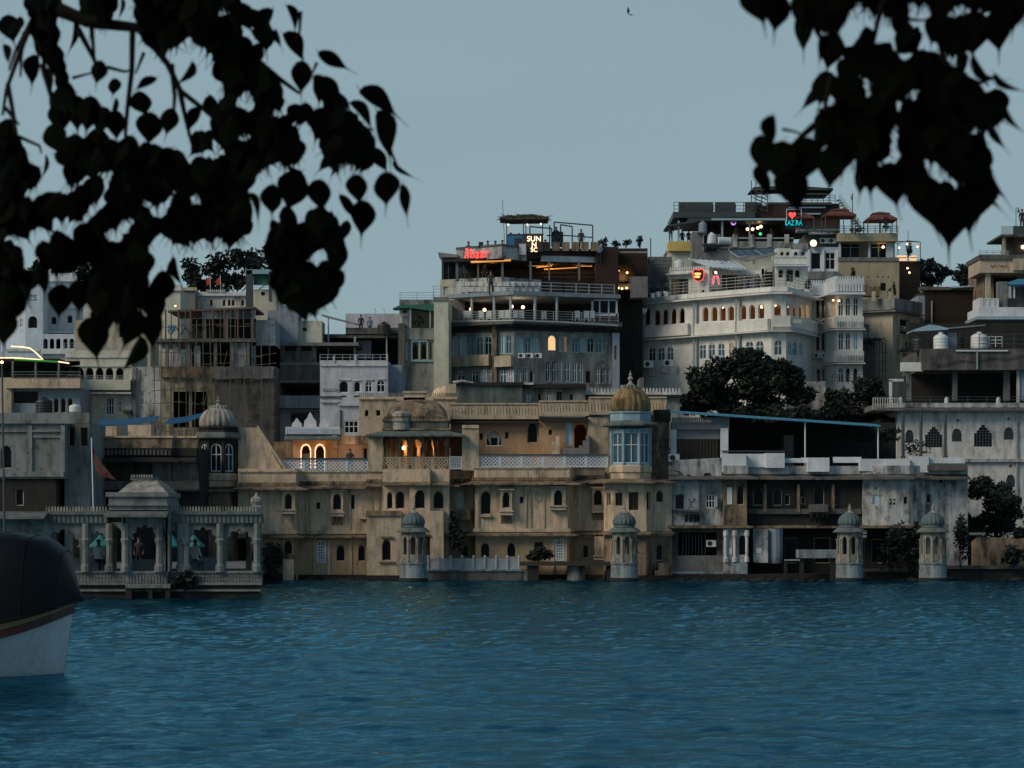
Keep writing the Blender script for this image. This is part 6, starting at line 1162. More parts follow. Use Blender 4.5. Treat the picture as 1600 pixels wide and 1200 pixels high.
figure('person', 'dark-clad man standing on the ledge before the white block wall', P(767, 461, YA - 2.5), 'stand', cl_dark, cl_dark, sc=1.05); figure('person', 'guest seated in the dark bar, left part', P(724, 440, YU + .3), 'sit', cl_blue, cl_dark); figure('person', 'guest seated in the dark bar beside the second post', P(757, 440, YU - .3), 'sit', cl_dark, cl_dark)
plants(['leafy planter on the maroon block, left', 'leafy planter on the maroon block, middle', 'leafy planter on the maroon block, right', 'spiky plant at the right end of the maroon roof'], [(943, 387, 9, 10), (960, 387, 10, 9), (978, 388, 10, 9), (1000, 388, 8, 12)], YU + 1.2, 'planters along the maroon roof')
bx(A_, 'roof_rail', [(946, 393, 1012, 395)], YU + 2.6, .1, steel_grey)
# lower grey wall and outhouse, crenellated wall
GW = house('grey_green_wall', 'streaked dark grey-green retaining wall below the restaurant building', 770, 175, cat='wall'); bx(GW, 'wall', [(712, 600, 816, 650)], 175, 1, plaster('dark_green_grey_render', (.14, .19, .19), .8, (.03, .035, .035), seed=35)); bx(GW, 'wall_top', [(710, 597, 818, 602)], 174.8, 1.4, dark_stone); m = MB(); m.path([P(708, 598, 174.6), P(722, 595, 174.6), P(740, 598, 174.6)], .12, 6, .04); m.build('roof_tile', white_worn, GW)
OH = house('outhouse', 'low pale outhouse with tiny square windows below the restaurant building', 860, 176); block(OH, [(816, 176), (915, 176)], 605, None, 4, weath, [('r', 826, 616, 628, 7, 'sash'), ('r', 843, 615, 630, 7, 'dark'), ('r', 857, 615, 627, 6, 'darkw'), ('r', 874, 612, 630, 9, 'wood'), ('r', 893, 616, 626, 7, 'dark')]); bx(OH, 'roof', [(814, 600, 916, 606)], 175.6, 5, dark_stone); bx(OH, 'roof_box', [(816, 598, 834, 601)], 175.5, 1, white_p)
CW = house('crenellated_terrace', 'long terrace edged with small white leaf-shaped crests behind the golden dome', 985, 178, cat='terrace'); bx(CW, 'terrace_wall', [(912, 614, 1062, 700)], 178, 3, weath); band(CW, [(910, 178), (1064, 178)], 613, 617, white_p, .2, .4, 'coping'); merlons(CW, [(912, 177.9), (1064, 177.9)], 613.5, 8, 5, white_p, 'crest'); bx(CW, 'gutter', [(910, 617, 1064, 620)], 177.6, .4, dark_stone)
bx(CW, 'side_wall', [(1000, 590, 1006, 614)], 180, 4, concrete)
for i, (x, y) in enumerate(((815, 560), (827.5, 560), (841, 560))): ac_unit(['left of three air conditioner boxes under the teal windows', 'middle of three air conditioner boxes under the teal windows', 'right of three air conditioner boxes under the teal windows'][i], x, y, YF(x) - .5, 11)
# ------------------------------------------------------------------ white arched hotel, right of centre
YT0 = 199.5
HT = house('white_arcaded_hotel', 'large white hotel with rows of arched windows lit amber and a rooftop bar', 1150, 190, cat='hotel')
ph = [(1000, YT0), (1205, 190.0), (1228, 190.0), (1268, 195)]
rA = [('a', x, y, y + 25, 11, 'frame') for x, y in ((1026, 484), (1039, 483), (1052, 482), (1065, 481))] + [('r', 1011, 482, 508, 9, 'dark')]
rB = [('a', x, y, y + 24, 11, 'frame') for x, y in ((1102, 479), (1116, 478.5), (1129, 478), (1142, 477.5), (1161, 476), (1175, 475.5), (1189, 474.5))]
rC = [('a', 1215, 474, 497, 13, 'frame')] + [('a', x, 475, 497, 8.5, 'frame') for x in (1234, 1243.5, 1252.5, 1261)]
rD = [('a', x, 540, 564, 11, 'blue') for x in (1018, 1033, 1047)] + [('a', x, 535, 561, 11, 'blue') for x in (1098, 1112, 1127)] + [('a', 1143, 534, 557, 7, 'litlow'), ('a', 1171, 532, 556, 12, 'blue'), ('a', 1187, 531, 556, 12, 'blue'), ('a', 1216, 530, 555, 13, 'blue')] + [('a', x, 534, 556, 7, 'blue') for x in (1234, 1242, 1251)]
block(HT, ph, 474, 541, 5, hotel_white, rA + rB + rC, Yr=YT0); block(HT, ph, 541.1, None, 9, hotel_white, rD, Yr=YT0)
bx(HT, 'inner_wall', [(1000, 470, 1270, 535)], 200.6, .2, plain('brown_interior_plaster', (.22, .12, .065), .9)); bx(HT, 'light_baffle', [(1078, 470, 1084, 535)], 197.2, 3.4, mid_stone)  # unseen inner wall added to keep lamp light out of the left arches
eave(HT, [(995, YT0 + .2), (1205, 190), (1228, 190), (1274, 195.3)], 473, .7, hotel_white, .12, .12, Yr=YT0); band(HT, ph, 466, 473, hotel_white, .15, .4, 'roof_edge', Yr=YT0)
for a, b, y in (((1002, 199.4), (1080, 195.8), 512), ((1087, 195.5), (1205, 190), 514)): sweep(HT, [a, b], [(.45, 0), (.45, .9), (-.1, .9), (-.1, 0)], hotel_white, 'balcony_front', z=zz(y + 17, YT0))
sweep(HT, [(1205, 189.9), (1228, 189.9), (1268, 194.9)], [(.5, 0), (.65, .25), (.5, .3), (.5, 1.1), (-.1, 1.1), (-.1, 0)], hotel_white, 'balcony_front', z=zz(531, YT0)); eave(HT, ph, 530.5, .7, hotel_white, .08, .08, 'ledge', Yr=YT0)
bx(HT, 'drain_pipe', [(1083, 470, 1086, 600), (1087.5, 470, 1089.5, 600)], 195.0, .15, steel_grey); bx(HT, 'drain_pipe', [(1149, 464, 1152, 560), (1154, 464, 1156, 560)], 191.9, .15, steel_grey); bx(HT, 'green_board', [(1231, 499, 1253, 505)], 189.5, .06, cl_green)
m = MB()
for x, y in ((1019, 582), (1038, 578)): m.path([P(x - 6, y - 5, 197.4), P(x - 6, y + 6, 197.4), P(x + 6, y + 6, 197.4), P(x + 6, y - 5, 197.4)], .03, 4)
m.build('wall_rack', steel_dark, HT, kind='stuff')
bulbs('arch_lamp', ['bare lamp in the left arch of the hotel corner bay', 'bare lamp in the second arch of the hotel corner bay', 'upper of two lamps in the seventh lit hotel arch', 'lower of two lamps in the seventh lit hotel arch', 'small lamp in the third lit hotel arch'], [(1211, 477, 191), (1233, 479, 193), (1188, 476, 192.5), (1190, 480, 192.5), (1129, 480, 195)], .11, letter_cream, 'lamps in the hotel arches')
for x, y, Y, p in ((1110, 486, 197.5, 20), (1134, 486, 196.5, 26), (1172, 484, 195, 16), (1190, 484, 195, 20), (1214, 482, 193, 26), (1238, 484, 195, 26), (1258, 485, 197, 20)): glow(x, y, Y, p, (1, .55, .22))
bk = thing('hanging_basket', 'white basket hung on ropes at the left corner of the hotel roof', 'basket', P(1004, 492, 198)); m = MB(); c = P(1004, 491, 198); m.lathe(c, [(.2, 0), (.36, .2), (.38, .45), (.3, .45)], 12); m.build('basket', hotel_white, bk); m = MB(); m.bar(c + Vector((-.35, 0, .4)), P(1009, 466, 198), .02, 4); m.bar(c + Vector((.35, 0, .4)), P(1012, 466, 198), .02, 4); m.build('rope', plastic_white, bk)
for i, (x, y, Y) in enumerate(((1013, 575, 197.6), (1044, 573, 196.2), (1122, 566, 192.2))): ac_unit(['air conditioner box under the left lower arches of the hotel', 'air conditioner box beside the wall racks of the hotel', 'air conditioner box just above the dark tree before the hotel'][i], x, y, Y, 15, rz=R(8))
# right wing
YN = 193.5
HW = house('white_hotel_wing', 'white hotel wing with projecting three-window bays and a patterned parapet', 1310, YN, cat='hotel')
wR = [('a', x, 466, 497, 6, 'dark') for x in (1278, 1287)]; wB = [('a', 1302, 465, 495, 8, 'litlow')] + [('a', x, 465, 494, 8, 'darkw') for x in (1314, 1325, 1337)] + [('a', x, 520, 547, 8, 'darkw') for x in (1314, 1325, 1337)] + [('a', x, 574, 598, 8, 'darkw') for x in (1314, 1325, 1337)]
block(HW, [(1266, YN + 3), (1292, YN + 3)], 457, None, 6, hotel_white, wR + [('a', x, 521, 548, 6, 'dark') for x in (1278, 1287)] + [('a', x, 576, 598, 6, 'dark') for x in (1279, 1288)]); block(HW, [(1291, YN + 1.6), (1307, YN), (1348, YN)], 457, None, 7, hotel_white, wB, Yr=YN)
pw = [(1266, YN + 3), (1289, YN + 3), (1307, YN - .1), (1350, YN - .1)]
band(HW, pw, 437, 456, white_clean, .15, .35, 'parapet', Yr=YN); merlons(HW, pw, 437, 6, 4, white_clean, 'crest', Yr=YN); merlons(HW, [(1307, YN - .32), (1349, YN - .32)], 455, 13, 4.5, hotel_white, 'parapet_relief', th=.04, fill=.5); eave(HW, pw, 456, .9, white_clean, .1, .2, Yr=YN)
for y0, y1 in ((495, 513), (549, 566)): band(HW, [(1291, YN + 1.6), (1307, YN - .1), (1349, YN - .1)], y0, y1, hotel_white, .3, .4, 'balcony_front', Yr=YN); eave(HW, [(1291, YN + 1.6), (1307, YN - .1), (1351, YN - .1)], y1, .5, hotel_white, .07, .1, 'ledge', Yr=YN); merlons(HW, [(1307, YN - .44), (1349, YN - .44)], y1 - 2, 10, 4, white_worn, 'balcony_relief', th=.03, fill=.5)
glow(1303, 471, YN - .5, 3, (1, .6, .3)); bulbs('wall_lamp', ['small lit lamp at the lit arch of the hotel wing', 'second small lit lamp beside the lit arch of the hotel wing'], [(1302, 469, YN - .25), (1311, 470, YN - .2)], .09, letter_cream)
for i, (x, y) in enumerate(((1276.5, 507), (1289, 507), (1276.5, 560), (1289, 560))): ac_unit(['upper left air conditioner box on the hotel wing recess', 'upper right air conditioner box on the hotel wing recess', 'lower left air conditioner box on the hotel wing recess', 'lower right air conditioner box on the hotel wing recess'][i], x, y, YN + 2.3 - (i % 2)*.9, 11)
# hotel rooftop
YR0 = 196.5
railing(HT, [(1002, YT0 - .2), (1205, 190.2), (1228, 190.2), (1268, 195.2)], 447, 466, steel_grey, 4, 17, .022, Yr=YT0)
RM = thing('rooftop_cabin', 'white rooftop cabin of the hotel carrying two neon signs', 'cabin', P(1085, 468, YR0)); block(RM, [(1046, YR0 + 1.5), (1108, YR0), (1128, YR0 + 2)], 419, 468, 4, hotel_white, [('r', 1062, 436, 464, 27, 'wood')], Yr=YR0); merlons(RM, [(1046, YR0 + 1.4), (1108, YR0 - .05), (1128, YR0 + 1.9)], 419.5, 5, 4, hotel_white, 'crest', Yr=YR0); eave(RM, [(1044, YR0 + 1.5), (1080, YR0 + .6)], 424, .5, hotel_white, .08, .1, Yr=YR0); bx(RM, 'roller_door', [(1049, 437, 1076, 463)], YR0 + 1.25, .06, wood_brown)
SH = thing('shield_sign', 'dark red shield-shaped neon sign with glowing orange script on the white cabin', 'neon sign', P(1091, 441, YR0 - .2)); k = YR0/F; c = P(1091, 431, YR0 + .1); m = MB(); pr = [(-8, 8), (-5, 10), (0, 8.5), (5, 10), (8, 8), (8.5, 0), (7, -6), (0, -10.5), (-7, -6), (-8.5, 0)]; m.poly_prism([c + Vector((x*k, -.25, y*k)) for x, y in pr], (0, .12, 0)); m.build('shield', maroon, SH); m = MB()
m.path([c + Vector((x*k, -.29, y*k)) for x, y in pr + pr[:1]], .03, 5); m.build('shield_rim', neon_red, SH); m = MB()
for y0, n in ((2.2, 7), (-2.4, 6)): m.path([c + Vector(((-6 + 1.55*i)*k, -.3, (y0 + (1.5 if i % 2 else -1.1) + (.5 if i % 3 == 0 else 0))*k)) for i in range(n)], .055, 5)
m.build('glowing_script', neon_orange, SH)
NF = thing('neon_figure_sign', 'pink neon legs below a dark disc with a white mark, on the white cabin', 'neon sign', P(1118, 446, YR0 + .6)); c = P(1118, 434, YR0 + .6); m = MB(); m.bar(c + Vector((0, -.28, 7.5*k)), c + Vector((0, -.2, 7.5*k)), 4*k, 14); m.build('disc', plastic_black, NF); m = MB(); m.path([c + Vector((x*k, -.31, y*k)) for x, y in ((-2, 9), (1.5, 8.5), (-1.5, 6.5), (2, 6))], .05, 5); m.build('white_mark', letter_cream, NF); m = MB()
for s in (-1, 1): m.path([c + Vector((s*x*k, -.3, y*k)) for x, y in ((1.2, 2.5), (3.5, 1.5), (5, -3), (4.5, -8), (5.6, -11))], .035, 5); m.path([c + Vector((s*x*k, -.3, y*k)) for x, y in ((1.2, 2.5), (2.2, -2), (3, -7), (3.6, -11))], .035, 5)
m.build('pink_tube', neon_pink, NF)
BR = thing('rooftop_bar', 'open hotel rooftop bar under ribbed slanting tin roofs', 'bar', P(1160, 468, YR0 + 1)); bx(BR, 'beam', [(1126, 422, 1192, 429)], YR0 + 1.8, .3, hotel_white); bx(BR, 'back_wall', [(1126, 425, 1215, 465)], YR0 + 4, .2, wood_dark); bx(BR, 'white_partition', [(1152, 428, 1185, 452)], YR0 + 3.6, .1, concrete_blue); bx(BR, 'counter', [(1112, 452, 1268, 466)], YR0 - .5, .4, canvas_dark); bx(BR, 'post', [(1188, 420, 1194, 462), (1190, 416, 1196, 440)], YR0 + 1.5, .3, hotel_white); glow(1140, 436, YR0 + 2.5, 5)
def slant(name, root, q, Y, d, mat, ribs, rm): 
    a, b, c_, d_ = [P(x, y, Y) for x, y in q]; e = Vector((0, d, 0)); b2 = [a + e, b + e, c_, d_]; m = MB(); m.add(b2 + [p - Vector((0, 0, .08)) for p in b2], [(0,1,2,3), (7,6,5,4), (0,4,5,1), (1,5,6,2), (2,6,7,3), (3,7,4,0)]); m.build(name, mat, root); m = MB()
    for i in range(ribs + 1): t = i/ribs; m.bar(b2[3].lerp(b2[2], t) + Vector((0, 0, .03)), b2[0].lerp(b2[1], t) + Vector((0, 0, .03)), .04, 4)
    m.build('roof_rib', rm, root, kind='stuff')
slant('tin_roof', BR, ((1080, 397), (1153, 402), (1166, 420), (1110, 417)), YR0, 3.5, tin_grey, 8, frame_white); slant('canopy_roof', BR, ((1150, 398), (1205, 392), (1214, 396), (1165, 408)), YR0 + 1.5, 2, concrete, 1, concrete); m = MB()
for p, q in (((1080, 419), (1080, 397)), ((1106, 420), (1150, 401)), ((1166, 420), (1153, 402))): m.bar(P(*p, YR0 + 1), P(*q, YR0 + 3.2), .05, 4)
m.build('roof_strut', steel_grey, BR)
def solar(label, q, Y, d, n):
    t = thing('solar_panel', label, 'solar panel', P(q[3][0], q[3][1] + 4, Y), 'solar panels on the hotel roof'); a, b, c_, d_ = [P(x, y, Y) for x, y in q]; e = Vector((0, d, 0)); m = MB(); v = [a + e, b + e, c_, d_]; m.add(v + [p - Vector((0, 0, .1)) for p in v], [(0,1,2,3), (7,6,5,4), (0,4,5,1), (1,5,6,2), (2,6,7,3), (3,7,4,0)]); m.build('frame', steel_grey, t)
    for i in range(n):
        t0, t1 = (i + .06)/n, (i + .94)/n; up_ = Vector((0, -.01, .03)); m = MB(); m.add([v[3].lerp(v[2], t0) + up_, v[3].lerp(v[2], t1) + up_, v[0].lerp(v[1], t1) + up_, v[0].lerp(v[1], t0) + up_], [(0,1,2,3)]); m.build('panel', panel_blue, t)
    m = MB(); m.bar(v[0], v[0] - Vector((0, 0, 1.2)), .03, 4); m.bar(v[1], v[1] - Vector((0, 0, 1.2)), .03, 4); m.build('leg', steel_grey, t)
solar('left row of dark solar panels above the hotel bar', ((1143, 389), (1180, 387), (1190, 398), (1152, 400)), YR0 + 3.5, 1.4, 3); solar('right row of dark solar panels above the hotel bar', ((1182, 387), (1212, 386), (1226, 396), (1192, 398)), YR0 + 3.8, 1.4, 3)
PV = thing('white_roof_pavilion', 'small white rooftop room with a balustraded balcony and dark arches beside the hotel bar', 'pavilion', P(1237, 466, YR0 + 1.5)); block(PV, [(1212, YR0 + 1.5), (1262, YR0 + 1.5)], 417, 466, 3, hotel_white, [('a', 1220, 421, 434, 8, 'dark'), ('r', 1234, 421, 440, 10, 'wood'), ('a', 1246, 421, 434, 8, 'dark')]); block(PV, [(1212, YR0 + 3.5), (1236, YR0 + 3.5)], 388, 418, 3, hotel_white, [('a', 1222, 393, 403, 6, 'dark'), ('a', 1231, 393, 403, 6, 'dark')]); eave(PV, [(1209, YR0 + 1.2), (1264, YR0 + 1.2)], 413, .5, white_clean, .1, .1); band(PV, [(1209, YR0 + 1.2), (1260, YR0 + 1.2)], 402, 413, hotel_white, .05, .2, 'balcony_front'); merlons(PV, [(1209, YR0 + 1.1), (1260, YR0 + 1.1)], 402.5, 4, 3.2, hotel_white, 'balustrade')
for i, (x, y, nm, cl) in enumerate(((1157, 463, 'first seated guest from the left at the hotel roof bar', cl_dark), (1167, 462, 'second seated guest from the left at the hotel roof bar', cl_dark), (1175, 461, 'third seated guest from the left at the hotel roof bar', cl_blue), (1191, 461, 'fourth seated guest from the left at the hotel roof bar', cl_dark))): figure('person', nm, P(x, y, YR0 - 1.5), 'sit', cl, cl_dark, rz=R(25*i))
figure('person', 'standing waiter in dark clothes at the hotel roof bar', P(1184, 463, YR0), 'stand', cl_dark, cl_dark)
plants(['potted plant at the left end of the hotel roof railing', 'second potted plant on the hotel roof, before the grey block wall', 'third potted plant on the hotel roof, by the roller door', 'small cone-shaped plant under the shield sign', 'bushy plants at the post of the hotel roof bar', 'green plant beside the white rooftop room', 'low plants before the white rooftop room arches'], [(1019, 466, 6, 10), (1029, 464, 6, 12), (1041, 463, 7, 14), (1097, 466, 5, 9), (1200, 460, 9, 26), (1262, 460, 7, 16), (1225, 462, 8, 8)], YR0 - .6, 'potted plants on the hotel roof', pot=plastic_white)
GB = thing('grey_block_wall', 'bare grey concrete-block wall at the left of the hotel roof', 'wall', P(1033, 470, 201)); bx(GB, 'wall', [(1013, 401, 1050, 472)], 201, 3, concrete); m = MB()
for r in range(11):
    for i in range(7): x = 1013.3 + 5.3*i + (2.6 if r % 2 else 0); m.B(x, 402 + 6*r, min(x + 4.9, 1050), 407.4 + 6*r, 200.95, .08)
m.build('concrete_block', concrete, GB, kind='stuff'); bx(GB, 'pipe', [(1016, 372, 1017.5, 402)], 201, .1, steel_dark)
tank('white barrel tank beside the shield sign cabin roof', 1061, 419, YR0 + 3, 15, 13, plastic_white)
# ------------------------------------------------------------------ upper rooftop restaurant with teal letters
YZ = 224.0
Z_ = house('hilltop_restaurant', 'dark hilltop restaurant stacked with roof decks, steel stairs and a teal neon name', 1180, YZ, cat='restaurant')
block(Z_, [(1046, YZ), (1240, YZ)], 388, None, 8, cream_lt, []); bx(Z_, 'yellow_wall', [(1045, 377, 1082, 392)], YZ - .5, 3, yellow_p); bx(Z_, 'floor_slab', [(1045, 384, 1240, 389)], YZ - .4, 8, concrete); bx(Z_, 'back_wall', [(1096, 335, 1240, 388)], YZ + 5, .3, wood_dark); bx(Z_, 'roof_slab', [(1075, 341, 1240, 345)], YZ - .6, 8, steel_dark); bx(Z_, 'roof_edge', [(1112, 341, 1230, 344)], YZ - .75, .14, tin_grey)
m = MB(); m.poly_prism([P(1042, 352, YZ - .8), P(1096, 342, YZ - .8), P(1096, 345, YZ - .8), P(1046, 354, YZ - .8)], (0, 6, .2)); m.build('side_canopy', steel_dark, Z_); bx(Z_, 'upper_deck', [(1052, 331, 1180, 340)], YZ - .2, 8, steel_dark); railing(Z_, [(1053, YZ - .2), (1180, YZ - .2)], 316, 332, steel_dark, 3, 17, .03); bx(Z_, 'post', [(1059, 345, 1062, 378), (1127, 344, 1130, 372), (1170, 345, 1172, 380)], YZ - .3, .2, steel_grey)
bx(Z_, 'parapet_post', [(1118 + 27*i, 366, 1125 + 27*i, 386) for i in range(5)], YZ - .8, .3, white_worn); bx(Z_, 'parapet', [(1112, 377, 1240, 388)], YZ - .7, .2, weath); bx(Z_, 'parapet_rail', [(1118, 371, 1240, 373)], YZ - .7, .1, steel_grey); bx(Z_, 'table', [(1140, 369, 1165, 371)], YZ + 1, 1, wood_brown)
def sofa(label, px, py, Y, w): 
    t = thing('lounge_sofa', label, 'sofa', P(px, py, Y), 'dark sofas on the upper deck'); c = P(px, py, Y); h = w/2/F*Y; m = MB(); m.box(c.x - h, c.x + h, Y, Y + .8, c.z, c.z + .42); m.build('seat', canvas_dark, t); m = MB(); m.box(c.x - h, c.x + h, Y + .6, Y + .8, c.z + .42, c.z + .95); m.build('backrest', canvas_dark, t); m = MB(); m.box(c.x - h, c.x - h + .2, Y - .02, Y + .59, c.z + .42, c.z + .7); m.build('armrest', canvas_dark, t); m = MB(); m.box(c.x + h - .2, c.x + h, Y - .02, Y + .59, c.z + .42, c.z + .7); m.build('armrest', canvas_dark, t)
sofa('long dark sofa at the left of the upper deck railing', 1088, 331, YZ + .4, 54); sofa('dark high-backed sofa at the middle of the upper deck', 1134, 331, YZ + .4, 32); sofa('dark sofa at the foot of the scaffold stair tower', 1178, 331, YZ + .6, 26)
bx(Z_, 'dark_cabin', [(1178, 321, 1232, 342)], YZ + .2, 6, maroon); bx(Z_, 'cabin', [(1224, 318, 1312, 362)], YZ + 1.6, 6, wood_dark); bx(Z_, 'cabin_ledge', [(1222, 323, 1290, 325), (1224, 333, 1282, 335)], YZ + 1.2, .4, tin_grey); bx(Z_, 'top_deck', [(1200, 316, 1300, 320)], YZ + 1, 6, steel_dark); railing(Z_, [(1250, YZ + 1), (1305, YZ + 1)], 305, 317, steel_dark, 3, 9, .03)
for q in (((1172, 298), (1178, 292), (1240, 290), (1240, 295)), ((1240, 290), (1302, 294), (1302, 297), (1240, 297)), ((1232, 301), (1294, 302), (1294, 304), (1232, 304))): m = MB(); m.poly_prism([P(x, y, YZ + .8) for x, y in q], (0, 3, 0)); m.build('dark_canopy', canvas_dark, Z_)
ST = thing('scaffold_stair', 'dark steel scaffold stair tower at the left edge of the upper deck', 'stair', P(1187, 331, YZ)); m = MB()
for x in (1174, 1181, 1190, 1199): m.bar(P(x, 331, YZ - .1), P(x, 282 + (x - 1174)*.4, YZ - .1), .05, 4); m.bar(P(x, 331, YZ + 1.2), P(x, 290, YZ + 1.2), .05, 4)
for y in (297, 308, 319): m.bar(P(1173, y, YZ - .1), P(1200, y, YZ - .1), .04, 4)
for i in range(5): m.bar(P(1178, 298 + 6*i, YZ), P(1198, 306 + 6*i, YZ), .06, 4)
m.build('frame', steel_dark, ST)
S3 = thing('steel_stair', 'sloping steel stair with railings descending to the right behind the maroon canopies', 'stair', P(1330, 365, YZ + 1)); m = MB()
for d in (0, 1): m.bar(P(1312, 312, YZ + d), P(1345, 356, YZ + d), .07, 4); m.bar(P(1312, 304, YZ + d), P(1345, 348, YZ + d), .035, 4)
for i in range(12): t = i/11; p = P(1312, 312, YZ).lerp(P(1345, 356, YZ), t); m.box(p.x - .2, p.x + .2, YZ, YZ + 1, p.z - .03, p.z + .03); m.bar(p, p + Vector((0, 0, .48)), .025, 4)
for x in (1312, 1318, 1333, 1340): m.bar(P(x, 366, YZ), P(x, 308 + (x - 1312)*1.2, YZ), .05, 4)
m.build('frame', steel_grey, S3); FL2 = thing('red_flag', 'small red flag on a pole above the steel stair', 'flag', P(1332, 352, YZ + .5)); m = MB(); m.bar(P(1332, 352, YZ + .5), P(1332, 302, YZ + .5), .04, 5); m.build('pole', steel_dark, FL2); m = MB(); m.poly_prism([P(1332, 302, YZ + .5), P(1329.5, 308, YZ + .5), P(1330.5, 314, YZ + .5), P(1332, 312, YZ + .5)], (0, .05, 0)); m.build('cloth', cloth_red, FL2)
def canopy_pavilion(label, px, yb, Y, w, ye, yt, tiers):
    k = Y/F; t = thing('maroon_canopy', label, 'canopy', P(px, yb, Y + 1), 'maroon canopies on the hilltop terrace'); c = P(px, ye, Y + 1); r = w/2*k*1.41; H_ = (ye - yt)*k; m = MB(); q = R(45)
    m.lathe(c, [(r, -.12), (r, 0), (r*.58, H_*.55), (r*.5 if tiers > 1 else .05, H_*(.62 if tiers > 1 else 1)), (.03, H_*(.64 if tiers > 1 else 1.01))], 4, rot=q); m.build('canopy', red_roof, t)
    if tiers > 1: m = MB(); m.lathe(c + Vector((0, 0, H_*.66)), [(r*.60, 0), (r*.58, .06), (r*.1, H_*.34), (.02, H_*.35)], 4, rot=q); m.build('upper_canopy', red_roof, t)
    a = w/2*k*.93
    for sx, sy in ((-1, -1), (1, -1), (1, 1), (-1, 1)): m = MB(); m.bar(Vector((c.x + sx*a, c.y + sy*a, P(px, yb, Y + 1).z)), Vector((c.x + sx*a, c.y + sy*a, c.z)), .05, 5); m.build('post', rust, t)
    m = MB(); m.bar(P(px, yb, Y + 1), c, .08, 6); m.build('centre_pole', rust, t); return t
canopy_pavilion('two-tiered maroon canopy standing clear at the right end of the terrace', 1375, 366, 221.5, 48, 344, 331, 2); canopy_pavilion('wide maroon canopy in front of the steel stair', 1310, 364, 222.5, 50, 338, 326, 2); canopy_pavilion('small maroon canopy beside the teal letters', 1256, 360, 222.5, 30, 341, 333, 1)
LZ = thing('heart_sign', 'framed red neon heart over teal letters reading LAZ RA', 'neon sign', P(1239, 356, YZ - 1.2)); k = YZ/F; m = MB(); m.path([P(x, y, YZ - 1.3) for x, y in ((1229, 352), (1229, 327), (1252, 327), (1252, 344))], .04, 4); m.build('frame', frame_white, LZ); c = P(1238, 336, YZ - 1.4); m = MB(); hp = [(16*math.sin(t)**3*.36*k, 0, (13*math.cos(t) - 5*math.cos(2*t) - 2*math.cos(3*t) - math.cos(4*t))*.36*k) for t in (2*math.pi*i/24 for i in range(24))]; m.poly_prism([c + Vector(p) for p in hp], (0, .1, 0)); m.build('heart', neon_red, LZ); bx(LZ, 'backing', [(1228, 353, 1252, 357), (1231, 329, 1247, 344)], YZ - 1.25, .06, plastic_black); text_mesh('LAZ RA', 8.2/F*YZ*1.36, .02, neon_teal, P(1240, 352, YZ - 1.4), 0, 'letters', LZ, align='CENTER', sx=.72)
PS = thing('purple_sign', 'round purple neon sign hanging in the dark hilltop restaurant', 'neon sign', P(1146, 353, YZ + .5)); m = MB(); c = P(1146, 348, YZ + .5); m.bar(c, c + Vector((0, .05, 0)), 4*k, 16); m.build('disc', neon_purple, PS); m = MB(); m.path([c + Vector((x*k, -.03, y*k)) for x, y in ((-2.2, 1.6), (-2.2, -1), (-.6, -1), (-.6, 1.6))], .05, 4); m.path([c + Vector((x*k, -.03, y*k)) for x, y in ((2.2, 1.5), (.6, 1.5), (.6, -1), (2.2, -1), (2.2, .3), (1.4, .3))], .05, 4); m.build('mark', plastic_black, PS)
bulbs('bar_lamp', ['bright boxy amber lamp in the hilltop restaurant', 'amber lamp left of the boxy lamp in the hilltop restaurant', 'tiny amber lamp, first of a row in the hilltop restaurant', 'tiny amber lamp, third of a row in the hilltop restaurant'], [(1189, 354, YZ + .8), (1184, 356, YZ + .8), (1168, 358, YZ + 2), (1176, 358, YZ + 2)], .15, letter_cream, 'lamps in the hilltop restaurant'); bulbs('green_lamp', ['small green glowing lamp in the hilltop restaurant'], [(1188, 365.5, YZ + .5)], .14, neon_green); glow(1186, 356, YZ + 1.4, 9)
figure('person', 'dark figure at the far left edge of the hilltop restaurant canopy', P(1048, 378, YZ - .3), 'stand', cl_dark, cl_dark, sc=.95)
for lb, x, y in (('dark seated diner under the left canopy of the hilltop restaurant', 1066, 379), ('second seated diner under the left canopy', 1076, 379), ('seated diner in the dark bar left of the green lamp', 1150, 374), ('seated diner right of the green lamp', 1205, 376)): figure('person', lb, P(x, y + 2, YZ + .3), 'sit', cl_dark, cl_dark, sc=.9)
tank('tall grey cylinder tank on a stand left of the dark bar', 1098, 364, 216, 13, 18, concrete_blue); tank('white square-shouldered tank beside the grey cylinder', 1112, 381, 215, 14, 17, plastic_white); tank('white barrel lying on its side behind the slanting tin roof', 1131, 383, 215, 20, 13, plastic_white, lie=True); tank('dark barrel below the white tank', 1110, 392, 214.6, 18, 12, plastic_black, lie=True)
TS = thing('tank_stand', 'steel stand and concrete plinth carrying the tanks beside the hotel roof', 'stand', (kx(1105)*215, 215, zz(470, 215))); bx(TS, 'plinth', [(1082, 362, 1097, 472), (1097, 392, 1140, 472)], 215, 2.5, concrete); m = MB()
for x in (1099, 1104, 1119, 1139): m.bar(P(x, 392, 214.9), P(x, 364 if x < 1100 else 381, 214.9), .06, 5)
m.build('frame', steel_grey, TS); bx(TS, 'platform', [(1097, 381, 1142, 383), (1091, 363.6, 1105, 365)], 214.6, 1.6, steel_dark)
